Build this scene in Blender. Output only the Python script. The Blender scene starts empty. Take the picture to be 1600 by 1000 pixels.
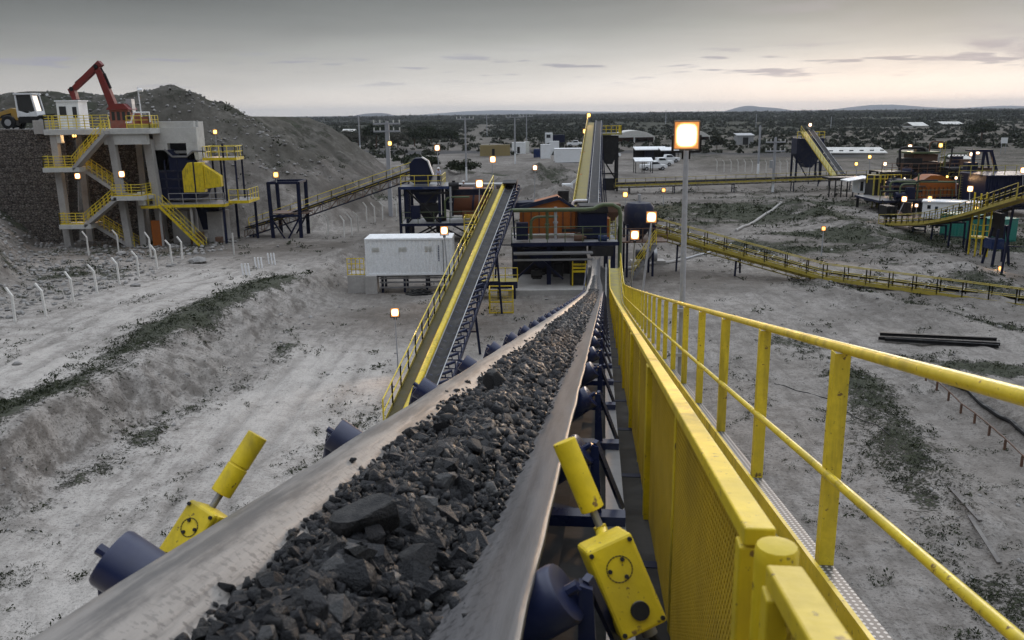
import bpy, bmesh, math, random
import numpy as np
from mathutils import Vector, Matrix
random.seed(7); RNG = np.random.default_rng(11)
C = bpy.context.scene.collection
SC = bpy.context.scene
R = math.radians

# ---------------------------------------------------------------- camera
FPX, TH, RO, ZC = 1330.0, R(13.65), R(0.72), 12.4
_c, _s = math.cos, math.sin
FW = Vector((0, _c(TH), -_s(TH))); _u0 = Vector((0, _s(TH), _c(TH))); _r0 = Vector((1, 0, 0))
RT = _c(RO)*_r0 - _s(RO)*_u0; UP = _s(RO)*_r0 + _c(RO)*_u0
CAMP = Vector((0, 0, ZC))
cd = bpy.data.cameras.new('camera'); cam = bpy.data.objects.new('camera', cd); C.objects.link(cam)
m3 = Matrix((RT, UP, -FW)).transposed(); cam.matrix_world = Matrix.Translation(CAMP) @ m3.to_4x4()
cd.sensor_width = 36; cd.lens = FPX/1600*36; cd.clip_start = .05; cd.clip_end = 40000
cd.dof.use_dof = True; cd.dof.focus_distance = 13; cd.dof.aperture_fstop = 8
SC.camera = cam

# ---------------------------------------------------------------- world: dusk sky
SUN_AZ, SUN_EL = R(24), R(5)
w = bpy.data.worlds.new('World'); SC.world = w; w.use_nodes = True
nt = w.node_tree; nt.nodes.clear()
def N(nt, t, **k):
    n = nt.nodes.new(t)
    for a, v in k.items():
        if a == 'op': n.operation = v
        else: setattr(n, a, v)
    return n
class NG:                                   # small helper for node graphs
    def __init__(s, nt): s.nt = nt
    def val(s, sock, v):
        if isinstance(v, bpy.types.NodeSocket): s.nt.links.new(v, sock)
        elif v is not None: sock.default_value = v
    def math(s, op, a, b=None, c=None, clamp=False):
        n = N(s.nt, 'ShaderNodeMath', op=op); n.use_clamp = clamp
        for i, v in enumerate((a, b, c)): s.val(n.inputs[i], v)
        return n.outputs[0]
    def mix(s, f, a, b, blend='MIX'):
        n = N(s.nt, 'ShaderNodeMix', data_type='RGBA', blend_type=blend)
        s.val(n.inputs[0], f)
        for i, v in ((6, a), (7, b)):
            if isinstance(v, tuple): v = (*v[:3], 1)
            s.val(n.inputs[i], v)
        return n.outputs[2]
    def ramp(s, f, stops, interp='LINEAR'):
        n = N(s.nt, 'ShaderNodeValToRGB'); cr = n.color_ramp; cr.interpolation = interp
        while len(cr.elements) < len(stops): cr.elements.new(.5)
        for e, (p, c) in zip(cr.elements, stops):
            e.position = p; e.color = (*c, 1) if isinstance(c, tuple) else (c, c, c, 1)
        s.val(n.inputs[0], f); return n.outputs[0]
    def noise(s, vec, scale, detail=4, rough=.55, dist=0):
        n = N(s.nt, 'ShaderNodeTexNoise'); s.val(n.inputs['Vector'], vec)
        n.inputs['Scale'].default_value = scale; n.inputs['Detail'].default_value = detail
        n.inputs['Roughness'].default_value = rough; n.inputs['Distortion'].default_value = dist
        return n.outputs[0]
    def smooth(s, x, lo, hi, a=0., b=1.):
        n = N(s.nt, 'ShaderNodeMapRange', interpolation_type='SMOOTHSTEP')
        s.val(n.inputs[0], x); s.val(n.inputs[1], lo); s.val(n.inputs[2], hi); n.inputs[3].default_value = a; n.inputs[4].default_value = b
        return n.outputs[0]
    def xyz(s, x, y, z):
        n = N(s.nt, 'ShaderNodeCombineXYZ')
        for i, v in enumerate((x, y, z)): s.val(n.inputs[i], v)
        return n.outputs[0]
    def mapping(s, vec, scale, rot=(0, 0, 0)):
        n = N(s.nt, 'ShaderNodeMapping'); s.val(n.inputs[0], vec); n.inputs['Scale'].default_value = scale; n.inputs['Rotation'].default_value = rot
        return n.outputs[0]
g = NG(nt)
tc = N(nt, 'ShaderNodeTexCoord'); sp = N(nt, 'ShaderNodeSeparateXYZ'); nt.links.new(tc.outputs['Generated'], sp.inputs[0])
az = g.math('ARCTAN2', sp.outputs[0], sp.outputs[1]); el = g.math('ARCSINE', sp.outputs[2])
eld = g.math('MULTIPLY', el, 180/math.pi)                     # elevation in degrees
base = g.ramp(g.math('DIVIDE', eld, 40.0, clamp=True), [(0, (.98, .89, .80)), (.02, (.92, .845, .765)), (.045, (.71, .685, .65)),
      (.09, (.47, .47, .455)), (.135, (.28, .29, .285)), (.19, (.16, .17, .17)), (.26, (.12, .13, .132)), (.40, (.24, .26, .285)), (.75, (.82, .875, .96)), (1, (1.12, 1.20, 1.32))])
warm = g.math('POWER', g.math('MAXIMUM', g.math('COSINE', g.math('SUBTRACT', az, SUN_AZ)), 0.0), 4.0)
side = g.math('ADD', .52, g.math('MULTIPLY', warm, .54))
low = g.smooth(eld, 20.0, 9.0)
base = g.mix(low, base, g.mix(1.0, base, g.xyz(side, side, side), 'MULTIPLY'))
bk = g.smooth(g.math('COSINE', g.math('SUBTRACT', az, SUN_AZ)), -.5, .75, .48, 1.0)
base = g.mix(g.smooth(eld, 75.0, 30.0), base, g.mix(1.0, base, g.xyz(bk, bk, bk), 'MULTIPLY'))
glow = g.math('MULTIPLY', g.smooth(eld, 4.2, .2), g.math('POWER', warm, 8.0))
base = g.mix(g.math('MULTIPLY', glow, .8), base, (1.0, .86, .75))
# thin bluish streak clouds and one softer bank to the right
cv = g.xyz(g.math('MULTIPLY', az, 9.0), g.math('MULTIPLY', eld, 1.55), 0.0)
c1 = g.smooth(g.noise(cv, 1.25, 4, .5), .555, .65)
band = g.math('MULTIPLY', g.smooth(eld, 1.5, 2.3), g.smooth(eld, 4.2, 3.2))
base = g.mix(g.math('MULTIPLY', g.math('MULTIPLY', c1, band), .75), base, (.27, .27, .33))
cv2 = g.xyz(g.math('MULTIPLY', az, 3.2), g.math('MULTIPLY', eld, .30), 3.3)
c2 = g.smooth(g.noise(cv2, 1.6, 6, .58, .4), .42, .66)
ri = g.math('MULTIPLY', g.smooth(az, R(8), R(22)), g.math('MULTIPLY', g.smooth(eld, 1.7, 3.0), g.smooth(eld, 8.0, 5.0)))
base = g.mix(g.math('MULTIPLY', g.math('MULTIPLY', c2, ri), .75), base, (.35, .335, .37))
cv3 = g.xyz(g.math('MULTIPLY', az, 4.0), g.math('MULTIPLY', eld, .5), 9.1)
c3 = g.noise(cv3, 1.3, 5, .55, .3)
base = g.mix(g.math('MULTIPLY', g.smooth(eld, 14.0, 6.0), .5), base, g.mix(1.0, base, g.ramp(c3, [(.3, .86), (.7, 1.12)]), 'MULTIPLY'))
sky = N(nt, 'ShaderNodeTexSky'); sky.sky_type = 'NISHITA'; sky.sun_disc = False
sky.sun_elevation = SUN_EL; sky.sun_rotation = SUN_AZ
bg0 = N(nt, 'ShaderNodeBackground'); bg0.inputs[1].default_value = .0022; nt.links.new(sky.outputs[0], bg0.inputs[0])
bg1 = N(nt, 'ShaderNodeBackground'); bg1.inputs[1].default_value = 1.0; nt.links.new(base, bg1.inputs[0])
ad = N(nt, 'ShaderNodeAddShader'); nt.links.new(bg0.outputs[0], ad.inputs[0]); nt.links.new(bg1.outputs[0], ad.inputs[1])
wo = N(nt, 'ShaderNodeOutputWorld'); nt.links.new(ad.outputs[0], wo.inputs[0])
sl = bpy.data.lights.new('sun', 'SUN'); sl.energy = .55; sl.angle = R(14); sl.color = (1, .86, .74)
so = bpy.data.objects.new('sun', sl); C.objects.link(so)
sd = Vector((math.sin(SUN_AZ)*math.cos(SUN_EL), math.cos(SUN_AZ)*math.cos(SUN_EL), math.sin(SUN_EL)))
so.rotation_euler = sd.to_track_quat('Z', 'Y').to_euler()
SC.view_settings.view_transform = 'Standard'; SC.view_settings.look = 'None'; SC.view_settings.exposure = .32; SC.view_settings.gamma = 1

# ---------------------------------------------------------------- helpers
def ray(x, y): return (x-800)*RT - (y-500)*UP + FPX*FW
def GP(x, y, z=0.0):
    d = ray(x, y); return CAMP + d*((z-ZC)/d.z)
def at(x, y, Y):
    d = ray(x, y); return CAMP + d*(Y/d.y)
def V(*a): return Vector(a)
def thing(name, label, cat, loc=(0, 0, 0), group=None, rz=0):
    o = bpy.data.objects.new(name, None); C.objects.link(o); o.location = loc; o.rotation_euler = (0, 0, rz); o.empty_display_size = .3
    o['label'] = label; o['category'] = cat
    if group: o['group'] = group
    return o
def tag(o, label, cat, group=None):
    o['label'] = label; o['category'] = cat
    if group: o['group'] = group
    return o
class MB:
    def __init__(s): s.v = []; s.f = []
    def add(s, vs, fs):
        n = len(s.v); s.v += [Vector(v) for v in vs]; s.f += [tuple(i+n for i in f) for f in fs]; return s
    def box(s, c, d, rz=0, ax=None):
        c = Vector(c); hx, hy, hz = d[0]/2, d[1]/2, d[2]/2
        vs = [V(x*hx, y*hy, z*hz) for x in (-1, 1) for y in (-1, 1) for z in (-1, 1)]
        if rz: m = Matrix.Rotation(rz, 3, 'Z'); vs = [m@v for v in vs]
        if ax: vs = [ax[0]*v.x + ax[1]*v.y + ax[2]*v.z for v in vs]
        return s.add([c+v for v in vs], [(0, 1, 3, 2), (4, 6, 7, 5), (0, 4, 5, 1), (2, 3, 7, 6), (0, 2, 6, 4), (1, 5, 7, 3)])
    def bx(s, x0, x1, y0, y1, z0, z1): return s.box(((x0+x1)/2, (y0+y1)/2, (z0+z1)/2), (x1-x0, y1-y0, z1-z0))
    def bar(s, p, q, w, h=None, up=None):
        p = Vector(p); q = Vector(q); d = q-p; L = d.length
        if L < 1e-6: return s
        d /= L; u = Vector(up) if up else (V(0, 0, 1) if abs(d.z) < .95 else V(0, 1, 0))
        sd = d.cross(u).normalized(); u = sd.cross(d)
        return s.box((p+q)/2, (w, L, h or w), ax=(sd, d, u))
    def tube(s, pts, r, n=8, cap=True, r2=None):
        pts = [Vector(p) for p in pts]; rings = []; u = None
        for i, p in enumerate(pts):
            a = pts[max(i-1, 0)]; b = pts[min(i+1, len(pts)-1)]; d = (b-a).normalized()
            if u is None: u = d.orthogonal().normalized()
            u = (u - d*u.dot(d)).normalized(); w_ = d.cross(u)
            rr = r if r2 is None else r + (r2-r)*i/(len(pts)-1)
            rings.append([p + rr*(math.cos(2*math.pi*k/n)*u + math.sin(2*math.pi*k/n)*w_) for k in range(n)])
        vs = [v for q in rings for v in q]; fs = []
        for i in range(len(rings)-1):
            for k in range(n): a = i*n+k; b = i*n+(k+1) % n; fs.append((a, b, b+n, a+n))
        if cap: fs.append(tuple(range(n-1, -1, -1))); fs.append(tuple(range(len(vs)-n, len(vs))))
        return s.add(vs, fs)
    def prism(s, pts, vec):
        pts = [Vector(p) for p in pts]; vec = Vector(vec); n = len(pts)
        return s.add(pts+[p+vec for p in pts], [tuple(range(n-1, -1, -1)), tuple(range(n, 2*n))]+[(i, (i+1) % n, n+(i+1) % n, n+i) for i in range(n)])
    def loft(s, secs, closed=False, cap=False):
        n = len(secs[0]); vs = [v for q in secs for v in q]; fs = []
        for i in range(len(secs)-1):
            for k in range(n if closed else n-1): a = i*n+k; b = i*n+(k+1) % n; fs.append((a, b, b+n, a+n))
        if cap: fs.append(tuple(range(n-1, -1, -1))); fs.append(tuple(range(len(vs)-n, len(vs))))
        return s.add(vs, fs)
    def build(s, name, mat, parent=None, smooth=False, bevel=0, loc=None, recalc=True):
        o0 = Vector(loc) if loc is not None else (parent_world(parent) if parent else V(0, 0, 0))
        me = bpy.data.meshes.new(name); me.from_pydata([v-o0 for v in s.v], [], s.f)
        if recalc:
            bm = bmesh.new(); bm.from_mesh(me); bmesh.ops.recalc_face_normals(bm, faces=bm.faces); bm.to_mesh(me); bm.free()
        me.materials.append(mat)
        if smooth:
            me.polygons.foreach_set('use_smooth', [True]*len(me.polygons))
            try: me.set_sharp_from_angle(angle=R(40))
            except Exception: pass
        o = bpy.data.objects.new(name, me); C.objects.link(o)
        if parent: o.parent = parent
        elif loc is not None: o.location = o0
        if bevel:
            b = o.modifiers.new('bevel', 'BEVEL'); b.width = bevel; b.segments = 2; b.limit_method = 'ANGLE'
        return o
def parent_world(p):
    l = V(0, 0, 0)
    while p: l += Vector(p.location); p = p.parent
    return l
def copy_tree(o, parent=None):
    c = o.copy(); C.objects.link(c)
    if parent: c.parent = parent
    for ch in o.children: copy_tree(ch, c)
    return c
def smoothstep(x, a, b):
    t = np.clip((np.asarray(x, float)-a)/(b-a), 0, 1); return t*t*(3-2*t)

# ---------------------------------------------------------------- materials
M = {}
def newmat(name):
    m = bpy.data.materials.new(name); m.use_nodes = True; nt = m.node_tree
    b = nt.nodes['Principled BSDF']; M[name] = m; return m, nt, b, NG(nt)
def coord(nt, which='Object'): return N(nt, 'ShaderNodeTexCoord').outputs[which]
def geonoise(nt): return N(nt, 'ShaderNodeNewGeometry').outputs['Position']
def bump(g, nt, b, h, strength, dist):
    n = N(nt, 'ShaderNodeBump'); n.inputs['Strength'].default_value = strength; n.inputs['Distance'].default_value = dist
    nt.links.new(h, n.inputs['Height']); nt.links.new(n.outputs[0], b.inputs['Normal'])
def paint(name, col, rough=.45, dirt=.35, dcol=(.21, .195, .175), scale=2.2, metal=0., wear=0., bmp=.03, dust=.3, spec=None, streak=0.):
    m, nt, b, g = newmat(name); P = geonoise(nt)
    n1 = g.noise(P, scale, 8, .62); n2 = g.noise(P, scale*9, 6, .6)
    c = g.mix(g.smooth(n2, .3, .75), tuple(x*.86 for x in col), tuple(min(1, x*1.1) for x in col))
    mask = g.math('MULTIPLY', g.smooth(g.math('ADD', g.math('MULTIPLY', n1, .75), g.math('MULTIPLY', n2, .3)), .48, .72), dirt)
    c = g.mix(mask, c, dcol)
    if streak:
        ns = g.noise(g.mapping(P, (7, 7, .9)), 1.0, 6, .65); nb_ = g.noise(P, .9, 4, .6)
        c = g.mix(g.math('MULTIPLY', g.math('MULTIPLY', g.smooth(ns, .46, .66), g.smooth(nb_, .38, .6)), streak), c, tuple(x*.30+.02 for x in col))
        n5 = g.noise(P, 55, 3, .6); c = g.mix(g.math('MULTIPLY', g.smooth(n5, .66, .70), streak), c, (.07, .045, .03))
    if wear: c = g.mix(g.math('MULTIPLY', g.smooth(n2, .63, .69), wear), c, (.13, .07, .04))
    if dust:
        sp = N(nt, 'ShaderNodeSeparateXYZ'); nt.links.new(N(nt, 'ShaderNodeNewGeometry').outputs['Normal'], sp.inputs[0])
        c = g.mix(g.math('MULTIPLY', g.smooth(sp.outputs[2], .5, .98), g.math('MULTIPLY', g.smooth(n1, .35, .65), dust)), c, (.33, .32, .30))
    if spec is None: spec = .18 if max(col) < .13 else .4
    b.inputs['Specular IOR Level'].default_value = spec
    nt.links.new(c, b.inputs['Base Color']); b.inputs['Metallic'].default_value = metal
    nt.links.new(g.math('ADD', rough, g.math('MULTIPLY', g.math('SUBTRACT', n1, .4), .5), clamp=True), b.inputs['Roughness'])
    if bmp: bump(g, nt, b, n2, bmp, .02)
    return m
paint('walk_dark', (.085, .072, .028), .6, .5, (.05, .046, .04), dust=.1)
paint('yellow', (.73, .545, .016), .42, .42, (.20, .145, .03), wear=.9, dust=.12, bmp=.12, streak=.75)
paint('yellow_rail', (.76, .59, .04), .34, .34, (.27, .20, .05), wear=.9, dust=.08, bmp=.10, streak=.6)
paint('yellow_mesh', (.42, .285, .008), .5, .4, (.10, .075, .02), dust=0)
paint('yellow_dirty', (.40, .34, .07), .6, .6, (.17, .15, .10), wear=.4)
paint('navy', (.008, .012, .040), .38, .22, (.04, .04, .043), dust=.08)
paint('navy_roller', (.010, .017, .062), .28, .25, (.06, .06, .065), dust=.12, spec=.5)
paint('blue', (.012, .030, .105), .4, .3)
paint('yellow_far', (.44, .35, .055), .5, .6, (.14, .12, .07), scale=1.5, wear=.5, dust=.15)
paint('navy_dusty', (.016, .020, .046), .5, .5, (.075, .07, .068), dust=.25)
paint('steel', (.28, .28, .29), .42, .4, (.14, .13, .12), metal=.55, dust=.3)
paint('galv', (.42, .43, .45), .42, .35, (.24, .23, .22), metal=.35)
paint('pole_grey', (.36, .37, .40), .45, .35, (.24, .24, .25), dust=0)
paint('dark_steel', (.02, .02, .022), .5, .5, (.055, .05, .047), dust=.15)
paint('white_paint', (.84, .86, .88), .45, .16, (.42, .40, .37), scale=1.2, dust=.2)
paint('cream_paint', (.66, .66, .62), .5, .3, (.3, .28, .25))
paint('olive_floor', (.24, .195, .045), .6, .5, (.12, .11, .08), dust=.15)
paint('orange_screen', (.36, .10, .010), .5, .5, (.14, .055, .02), scale=1.1, dust=.25)
paint('trommel_brown', (.15, .048, .018), .5, .5, (.09, .045, .03), scale=1.2)
paint('tan_paint', (.32, .25, .11), .5, .3); paint('teal', (.02, .20, .16), .4, .35, scale=1)
paint('red_paint', (.18, .022, .018), .42, .35, (.06, .03, .03)); paint('brick_red', (.26, .075, .05), .6, .4)
paint('green_pipe', (.10, .13, .06), .5, .4, (.07, .07, .06)); paint('loader_yellow', (.42, .25, .04), .5, .5)
paint('rubber_black', (.015, .015, .016), .6, .3, (.05, .05, .05), dust=.4); paint('brown_rust', (.13, .07, .045), .7, .6, (.08, .06, .05))
paint('concrete', (.40, .385, .37), .85, .55, (.20, .19, .18), scale=.8, bmp=.15)
paint('post_white', (.72, .71, .68), .7, .25, (.4, .38, .36)); paint('concrete_white', (.55, .55, .53), .8, .4, (.27, .26, .25), scale=1.2, bmp=.1)
paint('ore_boulder', (.022, .0222, .024), .55, .5, (.055, .05, .047), scale=14, bmp=.5, dust=.12); paint('skin', (.30, .16, .10), .6, .1, dust=0); paint('shirt', (.42, .44, .60), .8, .15, dust=0); paint('trousers', (.03, .035, .055), .85, .2, dust=0)
paint('helmet', (.8, .8, .8), .3, .05, dust=0); paint('fabric_white', (.66, .65, .62), .7, .25, (.4, .38, .35), scale=.4)
paint('wood', (.13, .12, .115), .8, .5); paint('belt_dark', (.022, .0215, .023), .6, .5, (.08, .075, .075), scale=1.5, dust=.08)
m, nt_, b, g = newmat('glass'); b.inputs['Base Color'].default_value = (.02, .025, .03, 1); b.inputs['Roughness'].default_value = .08
def lampmat(name, col, s):
    m, nt, b, g = newmat(name); b.inputs['Base Color'].default_value = (.1, .1, .1, 1)
    lw = N(nt, 'ShaderNodeTexCoord'); n = g.noise(lw.outputs['Object'], 9, 2)
    b.inputs['Emission Color'].default_value = (*col, 1)
    e = N(nt, 'ShaderNodeAttribute', attribute_name='core').outputs['Fac']; e2 = g.smooth(e, .0, .45)
    nt.links.new(g.mix(e2, (1, .36, .07), col), b.inputs['Emission Color'])
    nt.links.new(g.math('MULTIPLY', g.math('MULTIPLY', g.math('ADD', n, .6), s), g.math('ADD', .07, g.math('MULTIPLY', g.math('POWER', e2, 1.4), .93))), b.inputs['Emission Strength'])
lampmat('lamp_glass', (1, .72, .40), 9.0); lampmat('lamp_rim', (1, .30, .07), .9); lampmat('lamp_yellow', (1, .72, .16), 3.2); lampmat('lamp_dim', (1, .42, .12), 2.4)
lampmat('lamp_cool', (1, .88, .66), 4.0)

# perforated cable tray, gabion, corrugation etc.
m, nt_, b, g = newmat('tray'); at_ = N(nt_, 'ShaderNodeAttribute', attribute_name='uvw')
vo = N(nt_, 'ShaderNodeSeparateXYZ'); nt_.links.new(at_.outputs['Vector'], vo.inputs[0])
fx = g.math('ABSOLUTE', g.math('SUBTRACT', g.math('FRACT', g.math('MULTIPLY', vo.outputs[0], 36.0)), .5))
fy = g.math('ABSOLUTE', g.math('SUBTRACT', g.math('FRACT', g.math('MULTIPLY', vo.outputs[1], 26.0)), .5))
hole = g.math('LESS_THAN', g.math('ADD', g.math('MULTIPLY', fx, fx), g.math('MULTIPLY', fy, fy)), .07)
nt_.links.new(g.mix(hole, (.07, .072, .08), (.42, .42, .42)), b.inputs['Base Color']); b.inputs['Roughness'].default_value = .5; b.inputs['Metallic'].default_value = .2
m, nt_, b, g = newmat('gabion'); P = geonoise(nt_)
v1 = N(nt_, 'ShaderNodeTexVoronoi', feature='F1'); nt_.links.new(g.mapping(P, (1, 1, 1.7)), v1.inputs['Vector']); v1.inputs['Scale'].default_value = 3.6
v2 = N(nt_, 'ShaderNodeTexVoronoi', feature='DISTANCE_TO_EDGE'); nt_.links.new(g.mapping(P, (1, 1, 1.7)), v2.inputs['Vector']); v2.inputs['Scale'].default_value = 3.6
cr = g.ramp(v1.outputs['Color'], [(.1, (.11, .092, .078)), (.6, (.19, .163, .142)), (1, (.29, .26, .235))])
sz = N(nt_, 'ShaderNodeSeparateXYZ'); nt_.links.new(P, sz.inputs[0]); fz = g.math('FRACT', g.math('MULTIPLY', g.math('ADD', sz.outputs[2], g.math('MULTIPLY', g.noise(P, .8, 3), .16)), 1.6)); cr = g.mix(g.smooth(fz, .10, .0), cr, (.02, .017, .015))
c = g.mix(g.smooth(v2.outputs[0], .0, .12), (.015, .014, .013), cr)
nt_.links.new(c, b.inputs['Base Color']); b.inputs['Roughness'].default_value = .95; bump(g, nt_, b, g.smooth(v2.outputs[0], 0, .2), 1, .15)

# ---------------------------------------------------------------- terrain
def vnoise(x, y, seed=0):
    xi = np.floor(x).astype(np.int64); yi = np.floor(y).astype(np.int64); fx = x-xi; fy = y-yi
    def h(a, b):
        n = (a*374761393 + b*668265263 + seed*1442695041) & 0xffffffff
        n = ((n ^ (n >> 13))*1274126177) & 0xffffffff
        return ((n ^ (n >> 16)) & 0xffff)/65535.0
    u = fx*fx*(3-2*fx); v = fy*fy*(3-2*fy)
    a = h(xi, yi); b = h(xi+1, yi); c = h(xi, yi+1); d = h(xi+1, yi+1)
    return (a*(1-u)+b*u)*(1-v) + (c*(1-u)+d*u)*v - .5
def fbm(x, y, sc, oct=4, seed=0, gain=.5):
    r = np.zeros(np.shape(x)); a = 1.
    for i in range(oct):
        cr_, sr_ = math.cos(.65+.9*i), math.sin(.65+.9*i)
        r = r + a*vnoise((x*cr_-y*sr_)*sc+17.3*i, (x*sr_+y*cr_)*sc-9.1*i, seed+i); a *= gain; sc *= 2.03
    return r
def pdist(x, y, pts):
    best = np.full(np.shape(x), 1e9); tt = np.zeros(np.shape(x)); n = len(pts)-1
    for i in range(n):
        ax, ay = pts[i]; bx_, by = pts[i+1]; dx, dy = bx_-ax, by-ay; L2 = dx*dx+dy*dy+1e-9
        t = np.clip(((x-ax)*dx+(y-ay)*dy)/L2, 0, 1); d = np.hypot(x-ax-t*dx, y-ay-t*dy)
        m = d < best; best = np.where(m, d, best); tt = np.where(m, (i+t)/n, tt)
    return best, tt
def gxy(pts, z=0.): return [tuple(GP(x, y, z))[:2] for x, y in pts]
def inter(pts): pts = sorted(pts, key=lambda p: p[1]); return np.array([p[1] for p in pts]), np.array([p[0] for p in pts])
TZ = 1.7
CY, CX = inter(gxy([(-120, 760), (0, 684), (114, 623), (198, 578), (315, 494), (380, 464), (456, 426), (505, 407)], TZ))
TY, TX = inter(gxy([(-60, 850), (76, 752), (198, 695), (289, 631), (380, 593), (429, 532), (490, 483), (551, 456)]))
FENCE = [tuple(GP(x, y, TZ*.95))[:2] for x, y in [(-60, 540), (24, 503), (72, 494), (115, 472), (152, 458), (187, 444), (217, 432), (246, 420), (269, 411), (285, 405)]]
FY, FX = inter(FENCE)
BERM = gxy([(1265, 440), (1320, 462), (1400, 486), (1480, 506), (1570, 526), (1640, 545)])
BANK = gxy([(1230, 320), (1340, 365), (1440, 405), (1500, 432), (1580, 470)])
TRENCH = gxy([(1470, 590), (1540, 640), (1620, 700)])
RIDGE = gxy([(1310, 570), (1400, 690), (1480, 770), (1620, 900)])
HEAPS = [(*tuple(at(265, 131, 108))[:2], at(265, 131, 108).z, 5.5), (*tuple(at(228, 140, 112))[:2], at(228, 140, 112).z, 5), (*tuple(at(300, 150, 108))[:2], at(300, 150, 108).z, 4.2)]
for x_ in range(-60, 220, 26): 
    p_ = at(x_, 146+random.uniform(-4, 5), 124); HEAPS.append((p_.x, p_.y, p_.z, random.uniform(3.5, 6)))
YARD = [(*tuple(GP(px, py))[:2], a_, r_) for px, py, a_, r_ in ((870, 322, 2.4, 4.5), (852, 305, 1.6, 4), (893, 300, 1.8, 5), (835, 284, 2.6, 5), (905, 290, 1.3, 5), (880, 276, 1.6, 7), (640, 272, 1.6, 7), (690, 276, 1.5, 7), (745, 281, 1.2, 6), (790, 290, .9, 5), (560, 350, .8, 3), (490, 360, .7, 2.5), (590, 390, .8, 2.5), (540, 420, .8, 2.0))]
RUTS = [gxy(p, z) for p, z in (([(-80, 640), (60, 560), (200, 500), (330, 446), (430, 408), (500, 388)], 1.5), ([(-60, 560), (120, 500), (260, 440), (360, 415)], 1.5), ([(1640, 600), (1480, 540), (1330, 500), (1200, 480), (1090, 470)], 0), ([(1640, 560), (1450, 505), (1280, 470), (1110, 455)], 0), ([(200, 1000), (330, 760), (460, 600), (560, 500)], 0), ([(560, 640), (600, 560), (640, 500), (690, 480)], 0))]
def boxd(x, y, x1, y0, y1, steep=1.0):
    dx = np.maximum(x-x1, 0); dy = np.maximum(np.maximum((y0-y)*steep, y-y1), 0); return np.hypot(dx, dy)
def hgt(x, y, fine=True):
    x = np.asarray(x, float); y = np.asarray(y, float)
    wob = fbm(x, y, .35, 3, 3)*1.3
    cx = np.interp(y, CY, CX); tx = np.interp(y, TY, TX)
    t = np.clip((tx-x+wob*1.2)/np.maximum(tx-cx, .5), 0, 1); t = t*t*(3-2*t)
    th = np.interp(y, [0, 48, 62, 78, 92, 105], [TZ, TZ, 1.25, .55, .25, 0])
    h = th*t + t*(1-t)*(np.abs(fbm(x*.35+y*.2, y*1.1-x*.3, 1.1, 4, 5))*-4.2 + .75)
    h = h + np.exp(-((x-cx)/1.6)**2)*.28*smoothstep(y, 75, 50)*t
    fxv = np.interp(y, FY, FX)
    ml = np.maximum(np.interp(y, [36, 48, 57, 66, 75, 85], [-24.5, -30, -32.3, -37, -42, -46])-x+wob, 0); mm = smoothstep(y, 36, 50)*smoothstep(y, 89, 84)
    h = h + np.minimum(ml*.62, 5.2)*mm*smoothstep(ml, 0, 3)*np.where(y < 86, 1, 0) + np.abs(fbm(x, y, .7, 4, 9))*.8*mm*smoothstep(ml, .5, 3)
    # run-of-mine pad behind the stone wall, and the waste dump behind it
    rg = fbm(x*.4+y*1.0, y*.25-x*.6, .35, 4, 21)
    d1 = boxd(x, y, -38.6, 91.5, 110, 6.); p1 = np.clip(11.2-d1*1.25, 0, 20)*np.where(y < 86.5, 0, 1)
    d2 = boxd(x, y, -39.0+fbm(x, y, .08, 2, 31)*3, 110, 168); p2 = np.clip(12.25-d2*.70-rg*2.0*smoothstep(d2, 0, 4), 0, 20)
    p2 = np.where(d2 < 17.5, p2, 0)
    h = np.maximum(h, np.maximum(p1-rg*1.0*smoothstep(d1, 0, 3)*(p1 > .4), p2))
    for hx, hy, hz, r in HEAPS:
        d = np.hypot(x-hx, y-hy) + fbm(x, y, .3, 4, 77)*2.4
        h = np.maximum(h, np.where(y > 80, hz-.74*(np.sqrt(d*d+14)-3.74), -9)*smoothstep(y, 87, 91))
    d, tb = pdist(x, y, BERM); h = h + .42*np.exp(-(d/1.3)**2)*(1+fbm(x, y, .5, 3, 41)*1.5)
    d, tb = pdist(x, y, BANK); h = h + (.55*np.exp(-(d/2.5)**2)+.2*np.exp(-(d/7)**2))*(1+fbm(x, y, .4, 3, 43))
    d, tb = pdist(x, y, TRENCH); h = h - .45*np.exp(-(d/.55)**2) + .25*np.exp(-((d-1.1)/.5)**2)
    for hx, hy, a_, r_ in YARD: h = h + a_*np.exp(-(((x-hx)/r_)**2+((y-hy)/(r_*.8))**2))*(1+fbm(x, y, .35, 4, 91)*1.4)
    d, tb = pdist(x, y, RIDGE); h = h + .22*np.exp(-(d/.7)**2)*(1+fbm(x, y, .8, 3, 44)*2)
    far = smoothstep(y, 250, 900)
    h = h + far*fbm(x, y, .004, 3, 51)*9 + smoothstep(y, 120, 200)*fbm(x, y, .03, 3, 52)*1.2*(1-far)
    near = smoothstep(y, 140, 60)
    h = h + near*(fbm(x, y, .16, 4, 60)*.30 + fbm(x, y, 1.1, 3, 61)*.09)
    for pts in RUTS:
        d, tb = pdist(x, y, pts); h = h - .07*np.exp(-((d-.95)/.20)**2) + .03*np.exp(-((d-1.35)/.2)**2)
    rough = np.exp(-(pdist(x, y, list(zip(TX, TY)))[0]/1.3)**2)*smoothstep(y, 100, 60)
    h = h + rough*np.abs(fbm(x, y, 2.2, 3, 66))*.30
    return h
def hz(x, y): return float(hgt(np.array([x]), np.array([y]))[0])
def ground(px, py, guess=0.):
    z = guess
    for _ in range(8):
        p = GP(px, py, z); z = .5*z + .5*hz(p.x, p.y)
    p = GP(px, py, z); p.z = hz(p.x, p.y); return p
def blob(x, y, px, py, rx, ry, z=0.):
    p = GP(px, py, z); return np.exp(-(((x-p.x)/rx)**2+((y-p.y)/ry)**2))
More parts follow.
